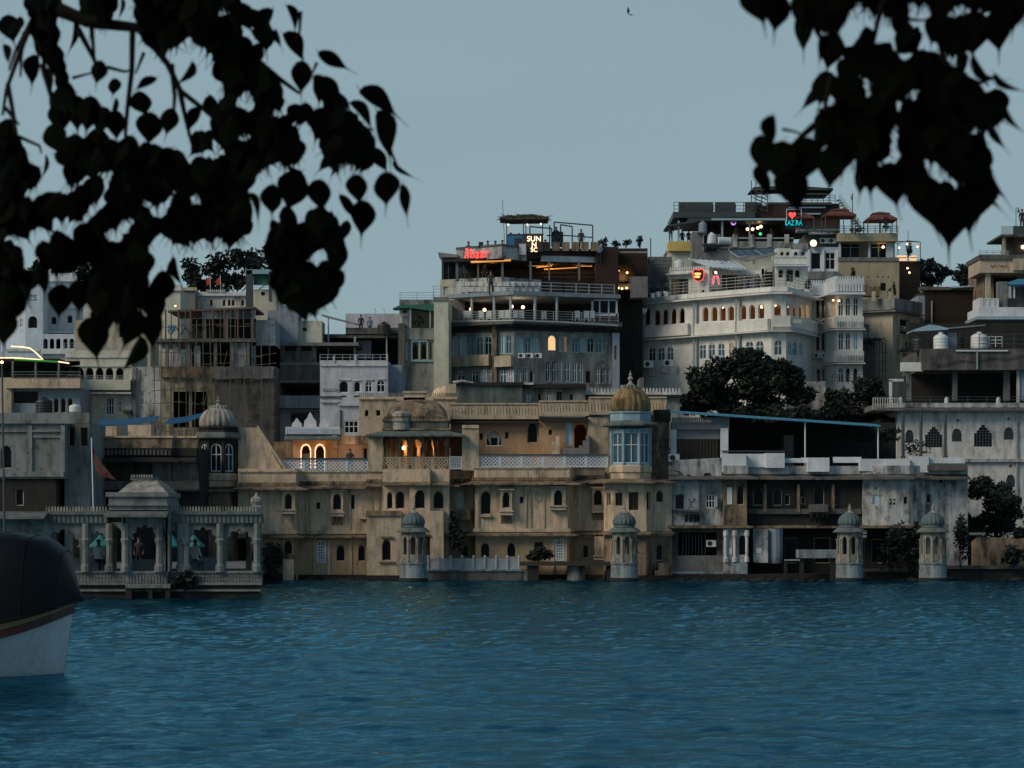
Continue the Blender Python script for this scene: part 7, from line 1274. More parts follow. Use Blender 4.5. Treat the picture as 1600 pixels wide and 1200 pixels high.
# cream block with round lit sign, terrace with canopies, recessed rooms
YQ = 219.0
CB = house('round_sign_house', 'white and ochre upper house with a round lit sign and a broad canopy terrace', 1325, YQ); cb = [('a', 1243, 393, 412, 6, 'dark'), ('a', 1254, 393, 412, 6, 'dark'), ('r', 1275, 395, 421, 16, 'darkw'), ('r', 1297, 395, 421, 16, 'darkw')]
block(CB, [(1236, YQ + 1.5), (1260, YQ), (1311, YQ)], 386, None, 7, bluewhite, cb, Yr=YQ); bx(CB, 'upper_wall', [(1258, 366, 1312, 388)], YQ + .4, 5, mid_stone); bx(CB, 'parapet', [(1225, 380, 1262, 389)], YQ - .2, .3, white_worn); bx(CB, 'pilaster', [(1262, 390, 1266, 428), (1284, 390, 1288, 428), (1306, 390, 1310, 428)], YQ - .15, .2, frame_white); bx(CB, 'stone_wall', [(1262, 424, 1312, 436)], YQ - 1.2, 1.2, grey_stone)
block(CB, [(1310, YQ - .4), (1405, YQ - .4)], 407, None, 7, olive_p, [('d', x, 431, 434, 2.5, 'dark') for x in (1346, 1356, 1371, 1380, 1388)]); bx(CB, 'terrace_slab', [(1308, 364, 1403, 377)], YQ - .9, 8, olive_p); bx(CB, 'room_wall', [(1313, 377, 1398, 408)], YQ + 1.5, .3, concrete); bx(CB, 'room_glazing', [(1316, 381, 1342, 407), (1362, 381, 1386, 407)], YQ + 1.4, .08, glass); bx(CB, 'glazing_bar', [(1328, 381, 1329.5, 407), (1372, 381, 1373.5, 407), (1316, 386, 1342, 387.2), (1362, 386, 1386, 387.2)], YQ + 1.3, .08, frame_teal); bx(CB, 'column', [(1311, 377, 1314, 408), (1357, 377, 1360, 408), (1385, 380, 1396, 408)], YQ - .3, .3, bluewhite); bx(CB, 'balcony_edge', [(1310, 402, 1405, 408)], YQ - .5, .3, concrete)
railing(CB, [(1248, YQ - .6), (1308, YQ - .9), (1403, YQ - .9)], 354, 365, steel_dark, 3, 12, .03); bx(CB, 'terrace_beam', [(1246, 357, 1312, 361)], YQ - .6, 1.5, concrete_blue); bx(CB, 'worn_band', [(1264, 362, 1308, 366)], YQ - .75, .2, white_worn)
RS = thing('round_sign', 'round cream lit sign with a dark rim on the upper white house', 'sign', P(1271, 389, YQ - .5)); c = P(1271, 380, YQ - .5); k = YQ/F; m = MB(); m.bar(c, c + Vector((0, .25, 0)), 6.2*k, 24); m.build('rim', plastic_black, RS); m = MB(); m.bar(c + Vector((0, -.03, 0)), c + Vector((0, -.005, 0)), 5.4*k, 24); m.build('lit_face', disc_cream, RS); m = MB(); m.path([c + Vector((x*k, -.05, y*k)) for x, y in ((-.7, 2.2), (.7, 2.2), (.9, 0), (.5, -2.4), (-.5, -2.4), (-.9, 0), (-.7, 2.2))], .018, 4); m.build('emblem', gilt, RS)
for i, x in enumerate((1287, 1300)): ac_unit(['air conditioner box right of the round lit sign, left one', 'air conditioner box right of the round lit sign, right one'][i], x, 381, YQ + .1, 12)
bulbs('room_lamp', ['small amber lamp in the recessed room under the canopy terrace'], [(1380, 386, YQ + .8)], .13, letter_cream); glow(1377, 386, YQ + .7, 6); plants(['bushy pot plant under the two-tiered maroon canopy', 'low bushes along the left of the canopy terrace', 'spiky green plant on the wing roof before the ochre wall', 'dark creeper at the corner of the white wing parapet', 'small cypress in a pot before the ochre wall', 'thin cactus-like plant before the ochre wall'], [(1384, 364, 8, 18), (1335, 364, 22, 7), (1333, 440, 4, 14), (1343, 452, 4, 9), (1390, 463, 3, 9), (1398, 462, 3, 14)], YQ - 1.4, 'plants around the ochre wall')
ML = thing('rubble_heap', 'small brick lean-to and stacked white chairs against the ochre wall', 'shed', P(1365, 470, 212)); m = MB(); m.poly_prism([P(1346, 462, 212), P(1346, 449, 212), P(1354, 444, 212), P(1362, 449, 212), P(1376, 447, 212), P(1376, 462, 212)], (0, 1.5, 0)); m.build('shed_wall', beige_dark, ML); bx(ML, 'shed_window', [(1376, 442, 1384, 454)], 212.2, .1, glass)
YB2 = 201.0
CH_ = house('cream_corner_house', 'plain cream corner house with a barred window, bamboo lattice and stained parapet', 1390, YB2); pcr = [(1343, YB2 + 1.5), (1395, YB2), (1437, YB2 + 4)]
block(CH_, pcr, 480, None, 6, cream, [('r', 1351, 510, 534, 7, 'sash'), ('r', 1413, 499, 522, 14, 'dark')], Yr=YB2); band(CH_, pcr, 466, 484, weath, .25, .35, 'parapet', Yr=YB2); eave(CH_, pcr, 484, .5, weath, .08, .1, Yr=YB2); bx(CH_, 'window_frame', [(1346, 508, 1348, 536), (1355.5, 508, 1357, 536), (1346, 507, 1357, 509)], YB2 + 1.0, .1, tarp_green); bx(CH_, 'window_ledge', [(1405, 516, 1422, 518)], YB2 + 1, .7, concrete); ac_unit('air conditioner box in the shaded window of the cream corner house', 1411, 515, YB2 + 1.3, 7); bx(CH_, 'parapet_pier', [(1363, 455, 1368, 470), (1389, 455, 1393, 470)], YB2 - .2, .3, cream)
BL = house('bamboo_lattice', 'bamboo lattice fence leaning on the cream corner house, overgrown on top', 1365, YB2 - .5, cat='fence'); m = MB()
for i in range(9): x = 1345 + 4.8*i; m.bar(P(x, 600, YB2 - .6), P(x + .5, 532 + (i % 3)*2, YB2 - .6), .045, 4)
for y in (538, 552, 566, 580, 593): m.bar(P(1343, y, YB2 - .65), P(1386, y - 1, YB2 - .65), .035, 4)
m.build('lattice_pole', bamboo, BL, kind='stuff'); shrub('creeper tangled over the top of the bamboo lattice', 1365, 540, YB2 - .7, 24, 8, 200, .14, 0, name='creeper', cat='plant'); bx(CH_, 'annex', [(1384, 528, 1440, 620)], YB2 + 3, 3, concrete)
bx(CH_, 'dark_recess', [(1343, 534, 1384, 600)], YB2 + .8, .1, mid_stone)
RB = house('lit_rooftop_bar', 'small distant rooftop bar with amber lit counters and string lamps above the trees', 1418, 232, cat='bar'); bx(RB, 'building', [(1404, 408, 1438, 470)], 232, 4, brick_m); bx(RB, 'amber_counter', [(1402, 399, 1417, 407), (1422, 399, 1432, 407)], 231.6, .3, emitm('lit_counter_panel', (1.0, .62, .34), .9)); bx(RB, 'counter_slat', [(1402, 402, 1417, 403), (1422, 402, 1432, 403)], 231.5, .1, wood_brown); m = MB(); m.path([P(x, y, 231.8) for x, y in ((1403, 400), (1403, 377), (1438, 378), (1438, 408))], .05, 4); m.path([P(1400, 381, 231), P(1418, 376, 231), P(1438, 378, 231)], .04, 4); m.bar(P(1419, 408, 232), P(1419, 360, 232), .03, 4); m.build('frame', steel_dark, RB)
bulbs('string_lamp', ['white string lamp over the distant rooftop bar, left', 'white string lamp over the distant rooftop bar, middle', 'white string lamp over the distant rooftop bar, right', 'tiny warm lamp on the brick wall below the rooftop bar', 'second tiny warm lamp below the rooftop bar'], [(1405, 387, 231), (1417.5, 381.5, 231), (1433.5, 385.5, 231), (1418, 419, 231), (1421, 426, 231)], .1, letter_cream, 'lamps of the distant rooftop bar'); shrub('potted shrub between the lamps of the distant rooftop bar', 1420, 402, 231.2, 7, 18, 120, .16)
tree('background_tree', 'dark round tree beyond the brick house, left of two on the skyline', 1445, 236, [(1430, 425, 24, 18), (1450, 412, 22, 14), (1470, 430, 18, 14), (1415, 440, 18, 20), (1455, 440, 26, 16)], 380, .26, 2, clumps=8, seed=41); tree('background_tree', 'dark tree beyond the grey tin roof, right of two on the skyline', 1505, 236, [(1495, 428, 14, 12), (1508, 422, 16, 12), (1524, 430, 14, 12), (1510, 438, 20, 10)], 300, .24, 2, clumps=7, seed=42)
BH = house('brick_house', 'dark brown brick house with a grey sheet roof left of the blue-fenced balcony', 1485, 206); bx(BH, 'brick_wall', [(1446, 452, 1530, 620)], 206, 6, brick_m); m = MB()
for r in range(26):
    for i in range(14): x = 1446.5 + 6*i + (3 if r % 2 else 0); m.B(x, 453 + 2.4*r, min(x + 5.5, 1530), 455 + 2.4*r, 205.96, .06)
m.build('brick_course', brick_m, BH, kind='stuff'); slant('sheet_roof', BH, ((1490, 440), (1528, 442), (1532, 446), (1484, 449)), 205.5, 5, tin_grey, 6, tin_grey); bx(BH, 'side_wall', [(1434, 462, 1447, 620)], 206.3, 4, concrete_blue); bx(BH, 'roof_edge', [(1438, 448, 1534, 453)], 205.7, 1, mid_stone); bx(BH, 'wall_pipe', [(1455, 470, 1457, 520)], 205.8, .1, steel_grey)
YU2 = 198.0
UR = house('terraced_tower_house', 'stacked house at the right edge with a beige lettered band, glass-railed deck and white balcony', 1575, YU2); block(UR, [(1538, YU2 + 3), (1690, YU2 + 3)], 403, None, 7, beige_dark, [('r', 1549 + 22, 432, 470, 36, 'open')])
bx(UR, 'lettered_band', [(1531, 405, 1690, 426)], YU2 + 1, 5, beige_pale); bx(UR, 'band_corner', [(1584, 404, 1690, 422)], YU2 + .6, .4, beige_pale); bx(UR, 'deck', [(1530, 398, 1690, 405)], YU2 + .8, 6, mid_stone); railing(UR, [(1530, YU2 + .8), (1575, YU2 + .8)], 392, 400, steel_grey, 3, 10); bx(UR, 'column', [(1541, 424, 1548, 472), (1568, 366, 1572, 400)], YU2 + 1.4, .5, cream); bx(UR, 'dark_upper_room', [(1584, 366, 1690, 400)], YU2 + 2, 5, wood_dark); bx(UR, 'upper_slab', [(1564, 366, 1690, 369)], YU2 + .9, 6, mid_stone); bx(UR, 'glass_balustrade', [(1564.5, 353, 1583, 366)], YU2 + .9, .04, glass_pale); bx(UR, 'dark_balustrade', [(1583, 353, 1690, 366)], YU2 + .9, .1, steel_dark); m = MB()
for i in range(9): m.path([P(1548 + 3*i, 415 + (1.5 if i % 2 else -1.5), YU2 + .95), P(1550.2 + 3*i, 416 - (1.2 if i % 3 else -1.8), YU2 + .95)], .035, 4)
m.build('faded_script', beige_dark, UR); m = MB(); m.path([P(x, y, YU2 + 2.5) for x, y in ((1578, 398), (1577, 386), (1580, 376), (1584, 372))], .05, 4); [m.bar(P(1576, y, YU2 + 2.5), P(1584, y, YU2 + 2.5), .03, 4) for y in (374, 380, 386, 392)]; m.build('spiral_stair', steel_dark, UR)
bulbs('amber_wall_lamp', ['amber lamp in the dark upper room at the right edge'], [(1598.5, 386, YU2 + 1.8)], .16, bulb_warm); LPR = thing('roof_lamp', 'slender rooftop lamp post with a hanging lantern against the sky at right', 'lamp post', P(1587, 366, YU2 + 1)); m = MB(); m.path([P(1587.5, 366, YU2 + 1), P(1587.5, 325, YU2 + 1), P(1592, 325, YU2 + 1)], .035, 4); m.build('post', steel_dark, LPR); m = MB(); c = P(1591.5, 332, YU2 + 1); m.lathe(c, [(.12, 0), (.1, .15), (.03, .32)], 8); m.build('lantern', steel_dark, LPR)
figure('person', 'dark figure at the railing of the topmost deck at the right edge', P(1597, 361, YU2 + 1.6), 'stand', cl_dark, cl_dark)
YV2 = 194.0
bx(UR, 'white_balcony', [(1530, 480, 1690, 494)], YV2, 5, white_clean); bx(UR, 'balcony_soffit', [(1526, 494, 1690, 499)], YV2 - .2, 5, tin_grey); bx(UR, 'balcony_wall', [(1531, 465, 1536, 481)], YV2 + .1, 3, white_clean); jali(UR, (1537, YV2 + .1), (1561, YV2 + .1), 466, 480.5, 3, white_clean, cell=.3); bx(UR, 'rubble_pillar', [(1559, 440, 1574, 481)], YV2 + .4, .7, grey_stone); bx(UR, 'cabin_wall', [(1574, 443, 1690, 481)], YV2 + 3, .3, mid_stone); bx(UR, 'cabin_post', [(1574, 443, 1580, 481), (1584, 444, 1586, 470)], YV2 + .5, .3, white_clean); m = MB(); m.poly_prism([P(1572, 442, YV2 + .2), P(1590, 436, YV2 + .2), P(1690, 436, YV2 + .2), P(1690, 441, YV2 + .2), P(1580, 445, YV2 + .2)], (0, 3, 0)); m.build('blue_roof', tin_blue, UR); bx(UR, 'dark_tub', [(1576, 466, 1589, 481)], YV2 + .2, .8, plastic_black); bx(UR, 'lower_wall', [(1526, 499, 1690, 580)], YV2 + 4, 4, dark_stone); bx(UR, 'lower_column', [(1539, 507, 1545, 548), (1590, 509, 1593, 545)], YV2 - 1, .3, hotel_white); bx(UR, 'lower_glazing', [(1546, 508, 1570, 546)], YV2 + 3.9, .08, panel_blue)
# terrace of the stepped-window house: tanks, roofs, railings
TR = thing('tank_terrace_roof', 'thin blue-grey tin roof on posts over the tank terrace', 'roof', P(1460, 548, YX + 3)); m = MB(); m.poly_prism([P(1425, 516, YX + 1), P(1452, 507, YX + 1), P(1468, 509, YX + 1), P(1482, 513, YX + 1), P(1482, 515, YX + 1), P(1425, 518, YX + 1)], (0, 2.5, 0)); m.build('sheet', tin_grey, TR); m = MB(); m.poly_prism([P(1480, 512, YX + 1.2), P(1540, 507, YX + 1.2), P(1540, 508.6, YX + 1.2), P(1480, 514, YX + 1.2)], (0, 2.5, 0)); m.build('sheet', tin_dull, TR); m = MB()
for x in (1430, 1447, 1479, 1500): m.bar(P(x, 548, YX + 1.5), P(x, 513, YX + 1.5), .04, 4)
m.build('post', steel_dark, TR)
tank('ribbed white water tank on the terrace above the stepped windows', 1470, 548, YX + 1, 23, 27, plastic_white); tank('wide white water tank behind the terrace railing at right', 1530, 545, YX + 1.6, 26, 25, plastic_white); tank('round dark tank on the corner of the tank terrace', 1436, 550, YX + 1.2, 26, 24, plastic_black); bx(TR, 'blue_door', [(1481, 520, 1495, 552)], YX + 1.6, .1, concrete_blue); railing(X, [(1530, YX + .3), (1640, YX + .3)], 522, 545, steel_dark, 3, 17, .03); railing(X, [(1545, YX + 1.4), (1566, YX + 1.4)], 526, 542, frame_white, 3, 12, .03); bx(X, 'white_pipe', [(1494, 547, 1575, 549)], YX - .35, .1, plastic_white); bx(X, 'drain_pipe', [(1526, 548, 1528, 577)], YX - .35, .1, steel_grey); bx(X, 'terrace_back', [(1420, 505, 1690, 548)], YX + 8, .3, dark_stone); plants(['weedy plant on the left end of the tank terrace', 'potted plant on the terrace beside the white pipe'], [(1412, 560, 12, 18), (1502, 546, 7, 12)], YX + .8); bx(X, 'low_white_wall', [(1408, 566, 1443, 580)], YX, .4, hotel_white)
# big trees in front of the hotel
tree('courtyard_tree', 'large dark tree spreading in front of the white hotel above the blue roof', 1165, 181, [(1095, 605, 32, 32), (1125, 585, 36, 30), (1160, 578, 36, 30), (1195, 575, 36, 26), (1230, 590, 34, 30), (1180, 610, 44, 30), (1130, 620, 44, 26), (1240, 615, 30, 24), (1085, 630, 26, 20), (1170, 555, 22, 12), (1210, 640, 40, 18), (1150, 640, 50, 16), (1110, 605, 40, 36), (1200, 605, 44, 40), (1140, 655, 50, 16), (1190, 655, 44, 14), (1220, 650, 36, 14)], 1500, .2, 0, clumps=10, seed=51)
tree('courtyard_tree', 'dark round tree between the white hotel wing and the right-hand terrace', 1330, 183, [(1315, 620, 28, 26), (1345, 615, 32, 28), (1375, 625, 24, 24), (1330, 645, 40, 22), (1300, 648, 26, 16), (1365, 600, 16, 12), (1372, 650, 24, 16)], 1200, .2, 0, clumps=9, seed=52)
tree('courtyard_tree', 'low dark tree filling the gap behind the blue sheet roof', 1290, 178, [(1260, 650, 30, 16), (1290, 655, 30, 16), (1380, 660, 26, 18), (1230, 652, 40, 16)], 900, .2, 0, clumps=8, seed=53)
bx(HT, 'lower_white_wall', [(1255, 596, 1290, 640)], 186, 1, white_worn); railing(HW, [(1268, 190), (1350, 190)], 585, 600, steel_dark, 3, 8, .03)
GV = thing('shade_vines', 'dark green vines hanging under the right end of the blue sheet roof', 'plant', P(1380, 742, YV + 5)); m = MB(); rng = random.Random(8)
for i in range(16): leafball(m, P(rng.uniform(1335, 1400), rng.uniform(672, 685), YV + 4), .7, .7, .3, 40, .16, rng)
m.build('foliage', foliage[1], GV); m = MB(); [m.bar(P(x, 740, YV + 4), P(x + 4, 676, YV + 4), .04, 4) for x in (1345, 1370, 1392)]; m.build('stem', bark, GV)
BD = thing('bird', 'small dark bird in flight high in the open sky', 'bird', P(982, 20, 110)); m = MB(); c = P(982, 23, 110); m.lathe((0, 0, 0), [(.005, -.2), (.035, -.12), (.055, 0), (.04, .12), (.02, .18), (.004, .22)], 8); b = m.build('body', bird_m, BD); b.location = c - ORG[BD]; b.rotation_euler = (R(90), 0, R(75)); m = MB(); m.add([c, c + Vector((.06, -.05, .16)), c + Vector((-.03, -.12, .36)), c + Vector((-.08, .02, .14))], [(0, 1, 2, 3)]); m.build('wing', bird_m, BD); m = MB(); m.add([c + Vector((.02, .04, 0)), c + Vector((.10, .06, .04)), c + Vector((.26, .2, .02)), c + Vector((.05, .12, .0))], [(0, 1, 2, 3)]); m.build('wing', bird_m, BD)
# ------------------------------------------------------------------ the two peepal trees hanging over the viewer
def leaf_mesh(v):
    rng = random.Random(v); m = MB(); bend = (.10, .28, .5, .2)[v % 4]; fold = (.10, .22, .35, .55)[v % 4]; curl = rng.uniform(-.12, .12)
    prof = [(0, .0), (.03, .17), (.12, .31), (.26, .39), (.40, .385), (.54, .31), (.66, .205), (.76, .11), (.84, .045), (.92, .022), (1.05, .013), (1.24, .006)]   # along, half width
    L_ = [(t - (.06*(1 - t/.12) if t < .12 else 0)) for t, w_ in prof]
    mid = []; lf = []; rt = []
    for (t, w_), tt in zip(prof, L_):
        z = -bend*t*t*.5; x0 = curl*t*t
        mid.append((x0, t, z)); lf.append((x0 - w_*math.cos(fold), tt, z + w_*math.sin(fold))); rt.append((x0 + w_*math.cos(fold), tt, z + w_*math.sin(fold)*.8))
    n = len(prof); th = .006; top = mid + lf + rt; vs = top + [(a, b, c - th) for a, b, c in top]
    fs = []
    for o, s in ((0, 1), (3*n, -1)):
        for i in range(n - 1):
            a = (o + i, o + i + 1, o + n + i + 1, o + n + i); b = (o + i + 1, o + i, o + 2*n + i, o + 2*n + i + 1); fs += [a[::s], b[::s]]
    for base in (n, 2*n): fs += [(base + i, base + i + 1, 3*n + base + i + 1, 3*n + base + i) for i in range(n - 1)]
    m.add(vs, fs); m.bar((0, 0, 0), (curl, -.16, .04), .010, 4, .007)
    return m.mesh('leaf', [leaf_m])
LEAF = [leaf_mesh(i) for i in range(4)]
def inside(p, poly):
    x, y = p; r = False
    for (x0, y0), (x1, y1) in zip(poly, poly[1:] + poly[:1]):
        if (y0 > y) != (y1 > y) and x < (x1 - x0)*(y - y0)/(y1 - y0) + x0: r = not r
    return r
def leaf_matrix(px, py, ang, L, wf, Y, rng):
    """leaf body centred on pixel (px, py), tip direction ang (0 right, 90 down), body length L px, wf < 1 turns it edge-on"""
    s = L/F*Y/.80; a = R(ang); d = Vector((math.cos(a), 0, -math.sin(a))); d = (d + Vector((0, rng.uniform(-.25, .25), 0))).normalized()
    side = Vector((0, -1, 0)).cross(d).normalized(); nrm = d.cross(side); th = math.acos(max(.1, min(1, wf*.98))) * rng.choice((-1, 1))
    s2 = side*math.cos(th) + nrm*math.sin(th); n2 = s2.cross(d)
    M = Matrix((s2, d, n2)).transposed().to_4x4(); c = P(px, py, Y) - d*s*.42
    return Matrix.Translation(c) @ M @ Matrix.Diagonal((s*1.0, s, s, 1))
def leafy(root, leaves, polys, holes, nfill, L0, Yr, seed, sparse=()):
    rng = random.Random(seed); allv = []
    for (x, y, a, L, wf) in leaves: allv.append((x, y, a + rng.uniform(-5, 5), L, wf, rng.uniform(*Yr)))
    for poly in polys:
        xs = [p[0] for p in poly]; ys = [p[1] for p in poly]; area = 0
        for (x0, y0), (x1, y1) in zip(poly, poly[1:] + poly[:1]): area += x0*y1 - x1*y0
        n = int(abs(area)/2*nfill); k = 0; tries = 0
        while k < n and tries < n*60:
            tries += 1; x, y = rng.uniform(min(xs), max(xs)), rng.uniform(min(ys), max(ys)); L = L0*rng.uniform(.8, 1.15); a = rng.gauss(90, 24); wf = rng.uniform(.55, 1)
            tip = (x + math.cos(R(a))*L*.55, y + math.sin(R(a))*L*.55); tp = (x, y - L*.3); l_ = (x - L*.32*wf, y); r_ = (x + L*.32*wf, y)
            if not all(inside(q, poly) for q in (tip, l_, r_, tp)): continue
            if any((x - hx)**2 + (y - hy)**2 < (hr + L*.44)**2 for hx, hy, hr in holes): continue
            allv.append((x, y, a, L, wf, rng.uniform(*Yr))); k += 1
    main = allv[:300]; rest = allv[300:]
    for (x, y, a, L, wf, Y) in main:
        o = bpy.data.objects.new('leaf', LEAF[rng.randrange(4)]); C.objects.link(o); o.parent = root
        o.matrix_local = Matrix.Translation(-ORG[root]) @ leaf_matrix(x, y, a, L, wf, Y, rng)
    if rest:
        m = MB()
        for (x, y, a, L, wf, Y) in rest:
            M = leaf_matrix(x, y, a, L, wf, Y, rng); me = LEAF[rng.randrange(4)]; m.add([M @ v.co for v in me.vertices], [tuple(p.vertices) for p in me.polygons])
        m.build('leaf_mass', leaf_m, root, kind='stuff')
    print('leaves', root.name, len(allv))
def twigs(root, lines, Y, r0=.012):
    for ln in lines:
        r = ln[0]; m = MB(); m.path([P(x, y, Y) for x, y in ln[1:]], r0*r, 6, r0*r*.45); m.build('twig', twig_m, root)
def crown(root, c, rad, n, seed):  # unseen leaf mass, enlarged and thickened to shade the hanging leaves
    rng = random.Random(seed); m = MB(); c = Vector(c)
    for _ in range(n):
        d = Vector((rng.gauss(0, 1), rng.gauss(0, 1), rng.gauss(0, 1))).normalized()*rng.random()**.4; p = c + Vector((d.x*rad[0], d.y*rad[1], d.z*rad[2]))
        if p.z < CH + .235*max(p.y, 0) + .55: continue
        q = Vector((rng.gauss(0, .4), rng.gauss(0, .4), -1)).normalized(); s = q.orthogonal().normalized(); L = rng.uniform(.18, .3)
        m.add([p, p + q*L*.35 + s*L*.42, p + q*L*.75 + s*L*.2, p + q*L*1.2, p + q*L*.75 - s*L*.2, p + q*L*.35 - s*L*.42], [(0, 1, 2, 3), (0, 3, 4, 5)])
    m.build('crown', leaf_m, root, kind='stuff')
# left tree
TL = thing('peepal_tree', 'peepal tree whose dark heart-shaped leaves hang across the upper left of the view', 'tree', (-6.8, -1.5, 1.9))
m = MB(); t0 = Vector((-6.8, -1.5, 1.75)); m.path([t0, Vector((-6.75, -1.45, 3.2)), Vector((-6.6, -1.2, 4.6)), Vector((-6.3, -.8, 5.8))], .38, 10, .24); m.build('trunk', twig_m, TL)
m = MB(); m.path([Vector((-6.3, -.8, 5.8)), Vector((-6.0, 2.5, 6.5)), Vector((-4.6, 6.2, 6.7)), Vector((-3.2, 8.4, 6.2)), P(-120, -90, 9), P(-20, -45, 9), P(45, -12, 9), P(90, 14, 9), P(140, 35, 9), P(215, 43, 9)], .06, 8, .018); m.build('limb', twig_m, TL); m = MB(); m.path([Vector((-6.0, 2.5, 6.5)), Vector((-3.4, 5.6, 7.0)), Vector((-1.5, 8.0, 6.7)), P(300, -60, 9), P(330, 10, 9)], .12, 8, .03); m.build('limb', twig_m, TL); m = MB(); m.path([Vector((-6.3, -.8, 5.8)), Vector((-5.0, 0, 7)), Vector((-3.2, 1.5, 7.6)), Vector((-2, -2, 7.6))], .16, 8, .06); m.build('limb', twig_m, TL)
LL = [(456, 28, 65, 36, .55), (434, 60, 75, 25, .4), (460, 72, 50, 44, .75), (520, 95, 28, 44, .42), (470, 120, 95, 42, .9), (517, 140, 55, 42, .85), (532, 157, 50, 38, .6), (592, 158, 25, 58, .5), (565, 180, 45, 46, .5), (604, 208, 65, 64, .6), (562, 222, 95, 46, .95), (594, 250, 70, 34, .7), (630, 267, 42, 36, .3), (605, 295, 80, 46, 1), (632, 314, 78, 44, .45), (557, 295, 92, 38, 1), (565, 340, 100, 46, 1), (545, 325, 58, 42, .4), (536, 363, 100, 34, .7), (498, 305, 92, 42, 1), (497, 347, 95, 42, 1), (452, 347, 85, 44, .6), (435, 362, 100, 38, .45), (455, 297, 112, 56, 1), (427, 312, 92, 44, .9), (400, 325, 62, 44, .4), (365, 358, 88, 56, 1), (335, 350, 90, 52, 1), (300, 352, 92, 50, 1),
      (145, 527, 95, 54, 1), (206, 512, 98, 52, 1), (209, 552, 108, 50, .8), (238, 515, 95, 50, .55), (278, 425, 80, 38, .35), (262, 420, 110, 36, .35), (250, 452, 100, 52, 1), (238, 478, 92, 50, .9), (95, 470, 98, 44, .85), (47, 442, 130, 40, .6), (225, 417, 85, 44, .9), (15, 480, 100, 56, 1), (4, 510, 95, 50, 1), (18, 460, 90, 50, .9), (150, 470, 95, 48, .9), (180, 478, 92, 50, 1), (126, 462, 95, 44, .9), (200, 470, 98, 48, .9), (160, 500, 95, 44, .8), (72, 438, 95, 40, .5),
      (15, 45, 80, 38, 1), (24, 42, 110, 32, .8), (11, 85, 70, 28, .7), (54, 110, 105, 42, .55), (116, 55, 92, 44, .4), (105, 140, 62, 46, .45), (82, 95, 85, 46, .8), (75, 60, 92, 46, .9), (66, 25, 95, 44, .9), (80, 20, 80, 44, .9), (76, 130, 85, 40, .5), (153, 113, 100, 32, 1), (179, 136, 90, 24, 1), (179, 172, 90, 32, .5), (228, 130, 152, 32, .25), (220, 163, 80, 38, 1), (290, 115, 110, 38, .7), (265, 190, 95, 36, 1), (232, 200, 100, 44, 1), (305, 185, 115, 32, .6), (85, 165, 80, 36, .9), (92, 185, 95, 40, 1), (85, 217, 80, 42, 1), (140, 178, 95, 48, 1), (118, 176, 90, 46, 1), (160, 190, 92, 40, .9), (152, 225, 95, 42, 1), (110, 240, 98, 48, 1), (124, 262, 95, 48, 1), (70, 260, 100, 30, .3), (12, 210, 100, 44, .9), (180, 195, 95, 38, .8), (170, 242, 95, 44, 1), (195, 268, 92, 46, 1), (240, 250, 92, 44, 1), (145, 20, 95, 44, .9), (160, 12, 80, 44, .9), (135, 8, 100, 40, .8), (172, 20, 95, 34, .6), (190, 12, 88, 30, .4), (225, 25, 92, 46, 1), (97, 160, 60, 40, .9)]
L1 = [(215, -30), (350, -30), (385, 18), (428, 20), (427, 55), (412, 72), (415, 105), (450, 122), (500, 124), (534, 158), (550, 185), (580, 215), (582, 255), (560, 288), (510, 278), (470, 264), (432, 268), (418, 264), (385, 292), (392, 345), (382, 385), (320, 378), (285, 392), (250, 375), (228, 388), (238, 430), (215, 488), (190, 496), (150, 486), (120, 440), (110, 415), (72, 442), (60, 442), (32, 490), (0, 520), (-25, 520), (-25, 225), (20, 208), (42, 250), (60, 262), (65, 290), (100, 312), (98, 250), (120, 218), (150, 228), (200, 222), (230, 232), (268, 240), (300, 222), (330, 202), (342, 190), (322, 172), (347, 130), (336, 108), (312, 68), (300, 60), (280, 75), (250, 98), (225, 72), (214, 32)]
L2 = [(428, 345), (460, 372), (500, 330), (522, 340), (544, 388), (532, 445), (515, 475), (492, 488), (474, 508), (448, 482), (430, 474), (420, 420), (418, 380)]
L4 = [(42, -25), (98, -25), (90, 40), (92, 75), (106, 120), (114, 162), (98, 155), (84, 105), (68, 102), (52, 60)]
L3 = [(128, -20), (182, -20), (180, 15), (168, 40), (130, 30)]
HLL = [(52, 305, 10), (60, 372, 9), (98, 355, 11), (178, 370, 10), (152, 325, 8), (252, 338, 5), (310, 315, 7), (48, 412, 9), (165, 275, 7), (130, 285, 4), (435, 268, 9), (500, 275, 8), (490, 230, 9), (435, 180, 6), (340, 240, 9), (380, 218, 7), (385, 162, 11), (455, 160, 5), (495, 165, 6), (498, 405, 9), (350, 22, 6), (386, 52, 6), (415, 98, 5), (128, 348, 4), (110, 300, 5), (200, 350, 5), (470, 200, 3), (300, 250, 4), (268, 310, 3), (545, 262, 5), (230, 320, 3), (20, 372, 4), (450, 130, 7), (130, 425, 6)]
leafy(TL, LL, [L1, L2, L3, L4], HLL, .0092, 38, (8.3, 9.8), 61)
